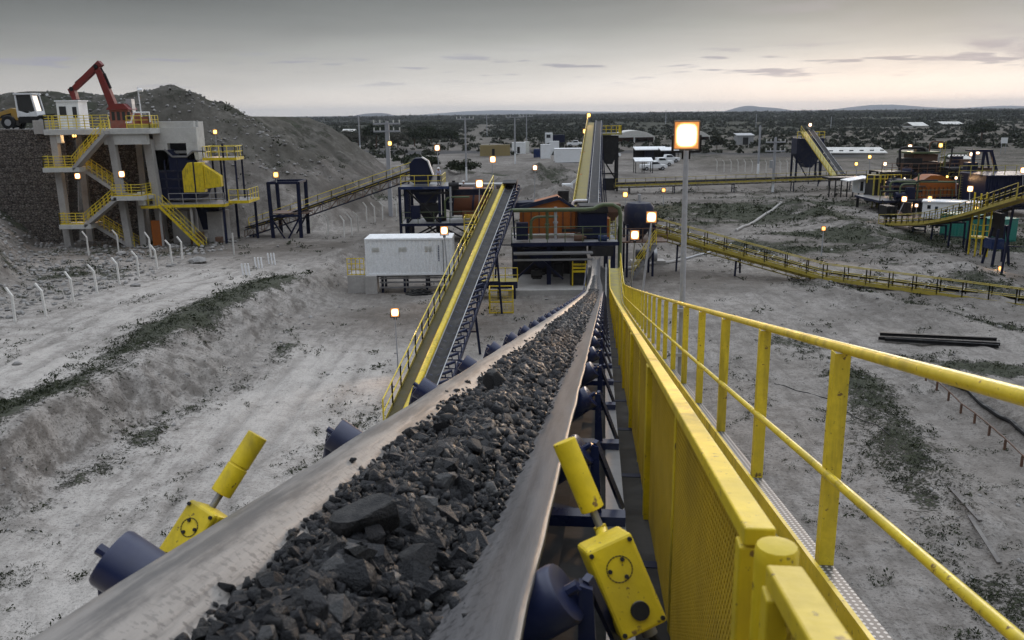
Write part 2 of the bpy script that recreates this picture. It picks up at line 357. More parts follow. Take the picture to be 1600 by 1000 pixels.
def vegmask(x, y):
    v = np.zeros(np.shape(x))
    for pts, z, wd, st in (([(-80, 690), (0, 648), (110, 600), (200, 556), (330, 474), (430, 428)], TZ, 1.75, .95), ([(-60, 610), (60, 612), (150, 585)], TZ, .8, .6),
                       ([(40, 800), (200, 705), (300, 637), (400, 592), (450, 545)], .0, .8, .62), ([(215, 650), (300, 620)], 0.5, .7, .55),
                       ([(1215, 530), (1330, 580), (1390, 680), (1440, 780), (1620, 930)], 0., 1.7, .6), ([(1420, 560), (1620, 585)], 0., 1.5, .75),
                       ([(1200, 318), (1300, 345), (1420, 372)], 0, 5, .62), ([(1140, 305), (1260, 308), (1330, 318)], 0, 8, .6), ([(1320, 400), (1460, 425), (1560, 470)], 0, 2.6, .55),
                       ([(1250, 442), (1400, 474), (1600, 516)], 0, 1.6, .5), ([(560, 318), (600, 306), (560, 330)], 0, 3, .55), ([(600, 272), (690, 268), (760, 275)], 0, 7, .8),
                       ([(500, 690), (590, 655)], 0, .6, .55), ([(560, 585), (640, 560)], 0, .5, .25), ([(860, 290), (880, 270)], 0, 5, .6), ([(880, 298), (820, 300)], 0, 4, .45)):
        d, _ = pdist(x, y, gxy(pts, z)); v = np.maximum(v, st*np.exp(-(d/wd)**2))
    fxv = np.interp(y, FY, FX); v = np.maximum(v, (.30+.9*fbm(x, y, .22, 3, 19))*smoothstep(fxv-x, .5, 4)*smoothstep(y, 100, 84)*np.where(y < 86, 1, 0))
    d2 = boxd(x, y, -39.0, 110, 168); v = np.maximum(v, np.where((d2 < 18) & (y > 90), .52-.022*d2, 0))
    v = np.maximum(v, .42*smoothstep(y, 150, 210)*smoothstep(x, 35, 50))
    v = np.maximum(v, .85*smoothstep(x, 10, 20)*smoothstep(y, 62, 85)*smoothstep(y, 150, 118)*smoothstep(x, 70, 50)*(.6+fbm(x, y*3, .05, 3, 95)*2))
    return np.clip(v*(.95+1.1*fbm(x, y, .35, 3, 23)), 0, 1) + .04
def build_ground():
    nr, nc = 1000, 640
    r = np.geomspace(7.0, 16000, nr); a = np.radians(np.linspace(-52, 52, nc))
    rr, aa = np.meshgrid(r, a, indexing='ij'); x = rr*np.sin(aa); y = rr*np.cos(aa)-4.0
    z = hgt(x, y)
    vs = np.stack([x, y, z], -1).reshape(-1, 3)
    i = np.arange((nr-1)*nc).reshape(nr-1, nc)[:, :-1].ravel()
    fs = np.stack([i, i+1, i+nc+1, i+nc], 1)
    o = npmesh('ground', vs, fs, M['ground'], smooth=True)
    veg = vegmask(x, y).ravel()
    scr = smoothstep(y, 330, 520)*np.where(x < 60+0*y, 1, smoothstep(y-(x-60)*.7, 400, 600))
    scr = scr*(1-.9*np.exp(-(pdist(x, y, gxy([(768, 222), (735, 208), (760, 200), (745, 196)]))[0]/9)**2))
    dk = np.zeros(x.shape); scr = np.maximum(scr, np.where((boxd(x, y, -39., 110, 168) < 15) & (y > 93), .42*smoothstep(z.reshape(x.shape), 2., 7.), 0))
    for px, py, rx, ry, st in ((760, 505, 4, 4, .8), (900, 447, 4, 3, .55), (640, 470, 3, 1.2, .6), (1100, 452, 5, 3, .65), (1060, 420, 4, 5, .4), (1290, 432, 5, 1.2, .8), (1180, 500, 3, 1.5, .35),
                           (1390, 545, 4, 1.2, .5), (840, 520, 3, 2, .5), (1420, 650, 1.6, 3, .4), (230, 395, 7, 5, .75), (140, 392, 6, 5, .8), (330, 402, 8, 2.5, .6), (560, 360, 8, 4, .3), (1500, 400, 7, 8, .5), (1330, 330, 5, 14, .3), (1040, 303, 12, 4, .35)):
        dk = np.maximum(dk, st*blob(x, y, px, py, rx, ry))
    for pts in RUTS: d_, _ = pdist(x, y, pts); dk = np.maximum(dk, .45*np.exp(-((d_-.95)/.28)**2)*(.7+.8*fbm(x, y, .5, 3, 97)))
    road = np.exp(-(pdist(x, y, gxy([(430, 239), (600, 237), (760, 239), (900, 236), (1200, 240), (1300, 245)]))[0]/11)**4)
    dump = np.where((boxd(x, y, -39., 110, 168) < 19) & (y > 93), .92, 0.) + np.where((y > 88) & (x < -36), .12, 0)
    dk = np.maximum(dk, dump); dk = np.maximum(dk, .42*smoothstep(x, 2, 9)*smoothstep(y, 60, 34)); dk = np.maximum(dk, .5*smoothstep(x, 6, 18)*smoothstep(y, 50, 75)); dk = np.maximum(dk, .72*smoothstep(y, 40, 52)*smoothstep(x, -17, -9)*(.75+.9*fbm(x, y, .16, 3, 55))); dk = np.maximum(dk, .85*smoothstep(y, 58, 80)*(.8+.9*fbm(x, y, .1, 3, 56))); dk = np.maximum(dk, smoothstep(np.interp(y, FY, FX)-x, 1, 6)*np.where((y < 87) & (y > 40), .35, 0))
    bare = .95*smoothstep(y, 140, 230)*smoothstep(x, 15, 60) + .6*smoothstep(y, 230, 300)*smoothstep(x, 60, 5)
    txi = np.interp(y, TY, TX); cl = smoothstep(x-txi, .6, 2.2)*smoothstep(y, 52, 42)*smoothstep(x, 2, -1)
    cxi = np.interp(y, CY, CX); fxi = np.interp(y, FY, FX); cl = np.maximum(cl, .8*smoothstep(x-fxi, .3, 1.5)*smoothstep(cxi-x, 1.0, 2.6)*smoothstep(y, 74, 60)*smoothstep(y, 20, 30))
    cl = np.maximum(cl, .45*np.exp(-(pdist(x, y, gxy([(1060, 480), (1200, 470), (1400, 510), (1640, 570)]))[0]/3.2)**2)); cl = np.maximum(cl, .5*np.exp(-(pdist(x, y, gxy([(960, 318), (1040, 312), (1090, 330)]))[0]/9)**2)); cl = np.clip(cl*(.8+.9*fbm(x, y, .25, 3, 71)), 0, 1)
    for nm, arr in (('clean', cl.ravel()), ('veg', veg), ('scrub', scr.ravel()), ('dark', dk.ravel()), ('road', road.ravel()), ('bare', bare.ravel())):
        at_ = o.data.attributes.new(nm, 'FLOAT', 'POINT'); at_.data.foreach_set('value', arr.astype(np.float32))
    o['kind'] = 'structure'
    return o
def npmesh(name, vs, fs, mat, smooth=False, link=True):
    me = bpy.data.meshes.new(name); nv, nf, k = len(vs), len(fs), fs.shape[1]
    me.vertices.add(nv); me.vertices.foreach_set('co', np.ascontiguousarray(vs, np.float32).ravel())
    me.loops.add(nf*k); me.polygons.add(nf)
    me.loops.foreach_set('vertex_index', np.ascontiguousarray(fs, np.int32).ravel())
    me.polygons.foreach_set('loop_start', np.arange(0, nf*k, k, dtype=np.int32))
    try: me.polygons.foreach_set('loop_total', np.full(nf, k, np.int32))
    except Exception: pass
    if smooth: me.polygons.foreach_set('use_smooth', np.ones(nf, bool))
    me.update(calc_edges=True); me.validate()
    if mat: me.materials.append(mat)
    o = bpy.data.objects.new(name, me)
    if link: C.objects.link(o)
    return o
m, nt_, b, g = newmat('ground'); P = geonoise(nt_)
A = {k: N(nt_, 'ShaderNodeAttribute', attribute_name=k).outputs['Fac'] for k in ('veg', 'scrub', 'dark', 'road', 'bare', 'clean')}
nA = g.noise(P, .12, 6, .6); nB = g.noise(P, 1.3, 8, .62); nC = g.noise(P, 9, 6, .6); nD = g.noise(P, .45, 9, .68)
trk = g.noise(g.mapping(P, (2.2, .25, 1), (0, 0, R(-32))), 1.1, 6, .6, .4)
kc = g.math('SUBTRACT', 1.0, g.math('MULTIPLY', A['clean'], .62))
c = g.mix(g.smooth(nA, .3, .7), (.315, .292, .268), (.43, .405, .38))
c = g.mix(A['clean'], c, (.50, .468, .435))
c = g.mix(g.math('MULTIPLY', kc, g.math('MULTIPLY', g.smooth(nB, .42, .64), .7)), c, (.20, .182, .165))
c = g.mix(g.math('MULTIPLY', kc, g.math('MULTIPLY', g.smooth(trk, .48, .66), .6)), c, (.185, .170, .156))
nF = g.noise(P, 24, 4, .6)
c = g.mix(g.math('MULTIPLY', kc, g.math('MULTIPLY', g.smooth(nC, .52, .64), .7)), c, (.115, .105, .096))
c = g.mix(g.math('MULTIPLY', g.smooth(nF, .56, .66), .55), c, (.10, .09, .082))  # dark grains, here and above: small shadows of stones painted into the sand
nv = N(nt_, 'ShaderNodeSeparateXYZ'); nt_.links.new(N(nt_, 'ShaderNodeNewGeometry').outputs['Normal'], nv.inputs[0])
slp = g.smooth(nv.outputs[2], .97, .80)
c = g.mix(g.math('MULTIPLY', slp, g.math('MULTIPLY', g.smooth(nB, .44, .62), .55)), c, (.12, .108, .096))
c = g.mix(g.math('MULTIPLY', A['dark'], g.smooth(nD, .22, .58, .45, 1.0)), c, (.098, .088, .078))
c = g.mix(g.math('MULTIPLY', A['bare'], g.smooth(nD, .25, .6, .5, 1.0)), c, g.mix(g.smooth(nA, .35, .65), (.058, .054, .045), (.125, .112, .097)))
vf = g.math('ADD', g.math('MULTIPLY', nC, .62), g.math('ADD', g.math('MULTIPLY', nB, .40), g.math('MULTIPLY', nD, .30)))
vm = g.smooth(g.math('ADD', vf, g.math('MULTIPLY', A['veg'], .40)), .86, .96)
vc = g.mix(g.smooth(nC, .35, .65), (.014, .020, .010), (.055, .064, .038))
c = g.mix(g.math('MULTIPLY', vm, .85), c, vc)
sn = g.noise(P, .022, 8, .65); sn2 = g.noise(P, .11, 6, .7)
scol = g.mix(g.smooth(sn2, .36, .62), (.020, .024, .016), (.052, .054, .040)); scol = g.mix(g.math('MULTIPLY', g.smooth(sn, .60, .72), .45), scol, (.075, .072, .06))
c = g.mix(g.math('MULTIPLY', A['scrub'], .95), c, scol)
c = g.mix(g.math('MULTIPLY', A['road'], .9), c, (.05, .05, .053))
nt_.links.new(c, b.inputs['Base Color']); b.inputs['Roughness'].default_value = .95; b.inputs['Specular IOR Level'].default_value = .15
bh = g.math('ADD', g.math('MULTIPLY', nB, .6), g.math('ADD', g.math('MULTIPLY', nC, .34), g.math('MULTIPLY', vm, .25)))
bump(g, nt_, b, bh, 1.0, .24)
build_ground()
# far hills on the horizon
def hills():
    mb = []; vs = []; fs = []
    m, nt, b, g = newmat('hill'); b.inputs['Base Color'].default_value = (.05, .058, .075, 1); b.inputs['Roughness'].default_value = 1
    for (x0, x1, ytop, Y, kx) in ((1135, 1240, 163.5, 9500, .42), (1290, 1520, 163.0, 11000, .38), (545, 625, 174.5, 7000, .5), (640, 1080, 171.0, 12000, .35), (1440, 1660, 165.5, 12500, .6)):
        n = 40; a = at(x0, 176, Y); c_ = at(x1, 176, Y); top = at((x0+x1)/2, ytop, Y).z
        for j in range(9):
            v = j/8; dy = (v-.5)*Y*.12
            for i in range(n+1):
                u = i/n; s_ = max(0., math.sin(math.pi*u**(math.log(.5)/math.log(kx))))**1.3; s_ *= .86+.14*math.sin(9*u+Y); s_ = s_*(1 - (2*abs(v-.5))**1.6)
                q = a.lerp(c_, u); vs.append((q.x, q.y+dy, -6+(top+6)*s_ + random.uniform(-1, 1)*s_*2))
        o0 = len(vs)-9*(n+1)
        for j in range(8):
            for i in range(n): k = o0+j*(n+1)+i; fs.append((k, k+1, k+n+2, k+n+1))
    o = npmesh('hills', np.array(vs), np.array(fs), m, smooth=True); o['kind'] = 'structure'
hills()

# ---------------------------------------------------------------- scattered plants and stones
def leafmat(name, c0, c1):
    m, nt, b, g = newmat(name); n = g.noise(geonoise(nt), 1.7, 5, .6)
    nt.links.new(g.mix(g.smooth(n, .3, .7), c0, c1), b.inputs['Base Color']); b.inputs['Roughness'].default_value = .8; b.inputs['Specular IOR Level'].default_value = .2
leafmat('grass_mat', (.010, .016, .007), (.05, .058, .03)); leafmat('bush_mat', (.010, .014, .008), (.05, .056, .034)); leafmat('bush_pale', (.055, .055, .042), (.12, .115, .095)); leafmat('tree_mat', (.010, .016, .008), (.034, .045, .02))
def cards(centers, radii, per, size, rng, zs=1.0, up=.0):
    """small leaf-sized quads spread through rounded volumes"""
    n = len(centers); c = np.repeat(centers, per, 0); r = np.repeat(radii, per)
    d = rng.normal(size=(n*per, 3)); d /= np.linalg.norm(d, axis=1)[:, None]; d[:, 2] = np.abs(d[:, 2])*zs
    rad = rng.uniform(.25, 1, n*per)**.6; p = c + d*(r*rad)[:, None]
    a = rng.normal(size=(n*per, 3)); a[:, 2] += up; a /= np.linalg.norm(a, axis=1)[:, None]
    b_ = np.cross(a, rng.normal(size=(n*per, 3))); b_ /= np.linalg.norm(b_, axis=1)[:, None]
    s = (size*rng.uniform(.6, 1.5, n*per)*r)[:, None]
    q = np.stack([p-a*s*1.4, p+b_*s*.6, p+a*s*1.4, p-b_*s*.6], 1).reshape(-1, 3)
    return q, np.arange(len(q)).reshape(-1, 4)
def scatter_grass():
    rng = np.random.default_rng(3); n = 420000
    y = 13*np.exp(rng.uniform(0, 1, n)*math.log(150/13.)); x = rng.uniform(-.82, .72, n)*(y+6)
    v = vegmask(x, y); nz = fbm(x, y, .8, 4, 88)
    keep = (rng.uniform(0, 1, n) < np.clip((v+nz*.9-.20)*1.3, 0, 1)*np.clip(30/y, .3, 1)); keep &= ~((x < -36) & (y > 86))
    x, y, v = x[keep], y[keep], v[keep]; z = hgt(x, y)
    r = rng.lognormal(-2.55, .6, len(x)).clip(.03, .34)*np.clip(y/42, .7, 2.6)
    q, f = cards(np.stack([x, y, z], 1), r, 12, .17, rng, zs=.8)
    o = npmesh('grass', q, f, M['grass_mat']); o['kind'] = 'stuff'; o['label'] = 'low dark green weeds and grass growing in patches on the sandy ground'
scatter_grass()
TEMPL = []
def hulls():
    rng = np.random.default_rng(5)
    for k in range(12):
        bm = bmesh.new(); p = rng.normal(size=(15, 3)); p /= np.linalg.norm(p, axis=1)[:, None]; p *= rng.uniform(.75, 1.1, (15, 1)); p *= np.array([1, rng.uniform(.65, .95), rng.uniform(.5, .85)])
        for v in p: bm.verts.new(v)
        r = bmesh.ops.convex_hull(bm, input=bm.verts[:]); 
        bmesh.ops.delete(bm, geom=[e for e in r['geom_interior'] if isinstance(e, bmesh.types.BMVert)], context='VERTS')
        bmesh.ops.dissolve_limit(bm, angle_limit=R(17), verts=bm.verts[:], edges=bm.edges[:])
        bmesh.ops.triangulate(bm, faces=bm.faces[:]); bm.verts.index_update(); bm.verts.ensure_lookup_table()
        TEMPL.append((np.array([v.co[:] for v in bm.verts]), np.array([[v.index for v in f.verts] for f in bm.faces]))); bm.free()
hulls()
def rocks_mesh(pos, rad, rng, flat=1.0):
    VS, FS, RN, off = [], [], [], 0
    k = rng.integers(0, len(TEMPL), len(pos))
    for t in range(len(TEMPL)):
        idx = np.where(k == t)[0]
        if not len(idx): continue
        tv, tf = TEMPL[t]; n = len(idx)
        q = rng.normal(size=(n, 4)); q /= np.linalg.norm(q, axis=1)[:, None]; w_, x, y, z = q.T
        Rm = np.stack([np.stack([1-2*(y*y+z*z), 2*(x*y-z*w_), 2*(x*z+y*w_)], -1), np.stack([2*(x*y+z*w_), 1-2*(x*x+z*z), 2*(y*z-x*w_)], -1), np.stack([2*(x*z-y*w_), 2*(y*z+x*w_), 1-2*(x*x+y*y)], -1)], 1)
        vv = np.einsum('nij,kj->nki', Rm, tv)*rad[idx][:, None, None]; vv[:, :, 2] *= flat; vv += pos[idx][:, None, :]
        VS.append(vv.reshape(-1, 3)); FS.append((tf[None]+(np.arange(n)*len(tv))[:, None, None]).reshape(-1, 3)+off); off += n*len(tv)
        RN.append(np.repeat(rng.uniform(0, 1, n), len(tv)))
    return np.concatenate(VS), np.concatenate(FS), np.concatenate(RN)
m, nt_, b, g = newmat('stone'); n_ = g.noise(geonoise(nt_), 2, 5)
nt_.links.new(g.mix(n_, (.13, .125, .12), (.36, .35, .34)), b.inputs['Base Color']); b.inputs['Roughness'].default_value = .95
def scatter_stones():
    rng = np.random.default_rng(9); n = 80000
    y = 14*np.exp(rng.uniform(0, 1, n)*math.log(125/14.)); x = rng.uniform(-.8, .7, n)*(y+6)
    toe = pdist(x, y, list(zip(TX, TY)))[0]; fxv = np.interp(y, FY, FX); mound = ((fxv-x) > .5) & (y > 40) & (y < 86)
    dmp = (boxd(x, y, -39., 110, 168) < 17) & (y > 95)
    pr = .014 + .30*np.exp(-(toe/1.2)**2) + .42*mound + .42*dmp + .16*np.exp(-(pdist(x, y, BERM)[0]/1.5)**2) + .12*np.exp(-(pdist(x, y, RIDGE)[0]/1.2)**2)
    k = rng.uniform(0, 1, n) < pr; x, y = x[k], y[k]
    rad = np.clip(rng.lognormal(-2.9, .6, len(x)), .02, .3)*np.where((mound | dmp)[k], 1.9, 1.0)*np.clip(y/45, .7, 2)
    rad = np.minimum(rad, .34)
    v, f, r = rocks_mesh(np.stack([x, y, hgt(x, y)+rad*.15], 1), rad, rng, .7)
    o = npmesh('rubble', v, f, M['stone']); o['kind'] = 'stuff'; o['label'] = 'loose grey stones and clods scattered over the sand and spoil slopes'
scatter_stones()
def scatter_scrub():
    rng = np.random.default_rng(13); n = 60000
    y = 250*np.exp(rng.uniform(0, 1, n)**1.0*math.log(4200/250.)); x = rng.uniform(-.56, .66, n)*(y+40)
    s = smoothstep(y, 330, 520)*np.where(x < 60, 1, smoothstep(y-(x-60)*.7, 400, 600)); s = s + .14*(y > 260)
    s *= (1-np.exp(-(pdist(x, y, gxy([(768, 222), (735, 208), (760, 200), (745, 196)]))[0]/12)**2))
    k = (rng.uniform(0, 1, n) < s*np.clip(.7+1.5*fbm(x, y, .012, 3, 90), .15, 1)); x, y = x[k], y[k]
    r = rng.uniform(1.0, 2.6, len(x))*np.clip(y/700, .85, 3); nrm = y < 900
    c3 = np.stack([x, y, hgt(x, y)], 1)
    q1, f1 = cards(c3[nrm], r[nrm], 22, .30, rng, .8); q2, f2 = cards(c3[~nrm], r[~nrm], 8, .55, rng, .6)
    o = npmesh('scrub', np.concatenate([q1, q2]), np.concatenate([f1, f2+len(q1)]), M['bush_mat']); o['kind'] = 'stuff'; o['label'] = 'dark dry scrubland covering the plain to the horizon'
scatter_scrub()

# ---------------------------------------------------------------- the long ore conveyor under the camera
HD = R(6.38); HW = 1.36
def drop(s, m0=.199, m1=.188, sa=43.5, sb=50.3):
    a = min(s, sa); d = m0*a + (m1-m0)*a*a/(2*sa)
    b_ = min(max(s-sa, 0), sb-sa); return d + m1*b_ - m1*b_*b_/(2*(sb-sa))
def W(X, s, h): return V(s*math.sin(HD)+X*math.cos(HD), s*math.cos(HD)-X*math.sin(HD), ZC-HW-drop(s)+h)
def Wn(X, s, h):                                   # vectorised
    s = np.asarray(s, float); d = np.vectorize(drop)(s)
    return np.stack([s*math.sin(HD)+X*math.cos(HD), s*math.cos(HD)-X*math.sin(HD), ZC-HW-d+h], -1)
main = thing('belt_conveyor', 'long belt conveyor heaped with dark ore running downhill, yellow walkway along its right side', 'conveyor', tuple(W(-.6, 20, 0)))
main.location.z = 0
m, nt_, b, g = newmat('belt'); ua = N(nt_, 'ShaderNodeAttribute', attribute_name='uvw'); su = N(nt_, 'ShaderNodeSeparateXYZ'); nt_.links.new(ua.outputs['Vector'], su.inputs[0])
stv = g.xyz(g.math('MULTIPLY', su.outputs[0], 14.0), g.math('MULTIPLY', su.outputs[1], .55), 0.0)
st = g.noise(stv, 1.0, 8, .62, .3); n2 = g.noise(g.mapping(ua.outputs['Vector'], (5, .6, 1)), 5, 9, .7); n3 = g.noise(ua.outputs['Vector'], 45, 4, .6)
lf = g.smooth(su.outputs[0], -.05, .06)                       # left wing paler: dust on it plus light painted into the colour
c = g.mix(g.smooth(g.math('ADD', g.math('MULTIPLY', st, .6), g.math('MULTIPLY', n2, .45)), .42, .60), (.085, .08, .076), (.29, .268, .245))
rw = g.mix(g.smooth(g.math('ADD', g.math('MULTIPLY', st, .7), g.math('MULTIPLY', n2, .35)), .34, .66), (.06, .058, .06), (.145, .142, .146))
c = g.mix(lf, c, rw)
edge = g.smooth(g.math('ABSOLUTE', su.outputs[0]), .355, .42)
c = g.mix(g.math('MULTIPLY', edge, g.smooth(st, .36, .56, .9, .35)), c, (.085, .082, .08))
spk = g.math('MULTIPLY', g.smooth(n3, .53, .60), g.smooth(g.math('ABSOLUTE', su.outputs[0]), .42, .24))
c = g.mix(g.math('MULTIPLY', spk, .85), c, (.03, .03, .032))
nt_.links.new(c, b.inputs['Base Color']); b.inputs['Roughness'].default_value = .42; b.inputs['Specular IOR Level'].default_value = .6; bump(g, nt_, b, g.math('ADD', g.math('MULTIPLY', n2, .6), g.math('MULTIPLY', st, .5)), .35, .012)
def build_belt():
    prof = [(-1.022, .700), (-1.0, .694), (-.955, .666), (-.90, .630), (-.84, .588), (-.785, .548), (-.745, .524), (-.70, .509), (-.64, .502), (-.585, .50)]
    prof = prof + [(-1.17-x, z) for x, z in prof[-2::-1]]
    ss = [-2.2+.22*i for i in range(int(61/.22))]; vs = []; uv = []; npf = len(prof)
    rn = random.Random(4)
    for i, s in enumerate(ss):
        sag = .003*math.cos(2*math.pi*(s-1.72)/1.65); nw = 1-.38*float(smoothstep(s, 47, 52))
        eo = (rn.uniform(-.0025, .0025), rn.uniform(-.004, .004))
        for k, (X, h) in enumerate(prof):
            e = abs(X+.585)/.437; xx = -.585+(X+.585)*nw
            if k == npf-1: xx += eo[1]
            if k == 0: xx += eo[0]
            vs.append(W(xx, s, h+sag*e*(1 if s < 46 else 0))); uv.append((X+.585, s, 0))
    fs = [(i*npf+k, i*npf+k+1, (i+1)*npf+k+1, (i+1)*npf+k) for i in range(len(ss)-1) for k in range(npf-1)]
    mb = MB(); mb.v = vs; mb.f = fs; o = mb.build('belt', M['belt'], main, smooth=True, recalc=False)
    a = o.data.attributes.new('uvw', 'FLOAT_VECTOR', 'POINT'); a.data.foreach_set('vector', np.array(uv, np.float32).ravel())
    sd = o.modifiers.new('thick', 'SOLIDIFY'); sd.thickness = .013; sd.offset = -1
    pan = MB(); pan.loft([[W(-1.15, s, -.04), W(.30, s, -.04)] for s in ss[::6]]); pan.build('drip_pan', M['dark_steel'], main)
    ret = MB(); ret.loft([[W(-.98, s, .06), W(-.19, s, .06)] for s in ss[::6]]); rb = ret.build('return_belt', M['belt_dark'], main)
build_belt()
def stringers():
    ss = [-2.+1.0*i for i in range(61)]
    for X, w_, nm in ((.06, .085, 'stringer'), (-1.24, .085, 'stringer')):
        mb = MB(); mb.loft([[W(X-w_/2, s, .31), W(X+w_/2, s, .31), W(X+w_/2, s, .285), W(X-w_/2+.012, s, .285), W(X-w_/2+.012, s, .125), W(X+w_/2, s, .125), W(X+w_/2, s, .11), W(X-w_/2, s, .11)] for s in ss], closed=True, cap=True)
        mb.build(nm, M['steel'] if X > 0 else M['navy_dusty'], main)
    for s in ss[:-10:2]:
        mb = MB(); mb.bar(W(.05, s, .12), W(-1.22, s+.9, .12), .05, .05); mb.build('bracing', M['navy_dusty'], main)
    for s in (9., 19., 29., 38., 46.):
        mb = MB()
        for X in (-1.24, .5):
            p = W(X, s, -.2); q = W(X+(.35 if X > 0 else -.35), s, 0); mb.bar(p, V(q.x, q.y, 0.0), .14, .14)
        p = W(-1.24, s, -.15); q = W(.9, s, -.15); mb.bar(p, q, .12, .16)
        p = W(-1.3, s, 0); q = W(.6, s, 0); mb.bar(V(p.x, p.y, p.z*.45), V(q.x, q.y, q.z*.45), .08, .08)
        mb.build('trestle', M['navy'], main)
stringers()
# idlers: one station built once, copied down the belt
def make_idler(s):
    fr = MB(); o = W(-.6, s, 0)
    L_ = lambda X, h, ds=0: W(X, s+ds, h)
    fr.bar(L_(-1.27, .335, .0), L_(.10, .335, .0), .075, .05)
    for X0, X1, sg in ((-1.19, -1.13, -1), (-.03, -.09, 1)):
        fr.prism([L_(X0+sg*.03, .35, .0), L_(X0+sg*.012, .66, .0), L_(X0-sg*.02, .67, .0), L_(X0-sg*.02, .36, .0)], L_(0, 0, .05)-L_(0, 0, 0))
        fr.bar(L_(X0+sg*.0, .68, .03), L_(X0+sg*.12, .34, .17), .02, .02)
    for X in (-.79, -.41): fr.bar(L_(X, .34), L_(X, .47), .05, .02)
    f = fr.build('idler_frame', M['navy_roller'], main)
    f.location = o - parent_world(main); 
    for v in f.data.vertices: v.co += parent_world(main) - o
    def roll(p, q, r=.073):
        mb = MB(); p, q = Vector(p), Vector(q); d = (q-p).normalized()
        mb.tube([p, p+d*.004, p+d*.012, q-d*.012, q-d*.004, q], r, 20)
        for k in (0, 1, 4, 5): pass
        for i in range(20):
            mb.v[i] = p+(mb.v[i]-p)*.78; mb.v[100+i] = q+(mb.v[100+i]-q)*.78
            mb.v[20+i] = p+d*.003+(mb.v[20+i]-(p+d*.004))*.95; mb.v[80+i] = q-d*.003+(mb.v[80+i]-(q-d*.004))*.95
        mb.tube([p-d*.03, p], .014, 8); mb.tube([q, q+d*.03], .014, 8)
        ob = mb.build('roller', M['navy_roller'], f, smooth=True)
    roll(L_(-.775, .422), L_(-1.165, .692)); roll(L_(-.745, .418), L_(-.435, .418)); roll(L_(-.405, .422), L_(-.075, .655))
    return f
S0 = 1.72
proto = make_idler(S0); ppos = W(-.6, S0, 0)
for k in range(-1, 27):
    s = S0+1.65*k
    if k == 0: continue
    c_ = copy_tree(proto, main); c_.location = proto.location + (W(-.6, s, 0)-ppos)
# walkway, kick plates, hand rails
def walkway():
    ss = [-2.+.8*i for i in range(76)]
    mb = MB(); mb.loft([[W(.335, s, 0), W(.945, s, 0), W(.945, s, -.03), W(.335, s, -.03)] for s in ss], closed=True, cap=True); mb.build('walkway_floor', M['yellow_dirty'], main)
    mb = MB(); mb.loft([[W(.935, s, .105), W(.955, s, .105), W(.955, s, .098), W(.942, s, .098), W(.942, s, -.12), W(.935, s, -.12)] for s in ss], closed=True, cap=True); mb.build('kick_plate', M['yellow'], main)
    mb = MB(); mb.loft([[W(.962, s, .045), W(1.065, s, .045), W(1.065, s, .025), W(.962, s, .025)] for s in ss], closed=True, cap=True); o = mb.build('cable_tray', M['tray'], main)
    uv = [(x, s, 0) for s in ss for x in (.0, .103, .103, .0)]; a = o.data.attributes.new('uvw', 'FLOAT_VECTOR', 'POINT'); a.data.foreach_set('vector', np.array(uv, np.float32).ravel())
    s2 = [.2+.6*i for i in range(97)]
    mb = MB(); mb.tube([W(1.035, s, 1.085) for s in s2], .024, 12); mb.build('top_rail', M['yellow_rail'], main, smooth=True)
    mb = MB(); mb.tube([W(1.0, s, .50) for s in s2], .019, 10); mb.build('middle_rail', M['yellow_rail'], main, smooth=True)
    post = None; p0 = None
    for k in range(0, 32):
        s = 3.72+1.75*k; o = W(1.035, s, 0)
        if post is None:
            mb = MB(); d = W(1.035, s+.1, 0)-o; d.z = 0; d.normalize(); x = V(d.y, -d.x, 0)
            def q(a, b, z): return o + x*a + d*b + V(0, 0, z)
            mb.prism([q(-.036, -.03, -.1), q(.032, -.03, -.1), q(.032, -.024, -.1), q(-.030, -.024, -.1), q(-.030, .038, -.1), q(-.036, .038, -.1)], V(0, 0, 1.165))
            post = mb.build('rail_post', M['yellow_rail'], main); post.location = o-parent_world(main)
            for v in post.data.vertices: v.co += parent_world(main)-o
            p0 = o
        else:
            c_ = post.copy(); C.objects.link(c_); c_.parent = main; c_.location = post.location + (o-p0)
    for k in range(30): s = 1.9*k; mb = MB(); mb.bar(W(.05, s, -.08), W(1.05, s, -.08), .06, .1); mb.build('walkway_bracket', M['navy'], main)
walkway()
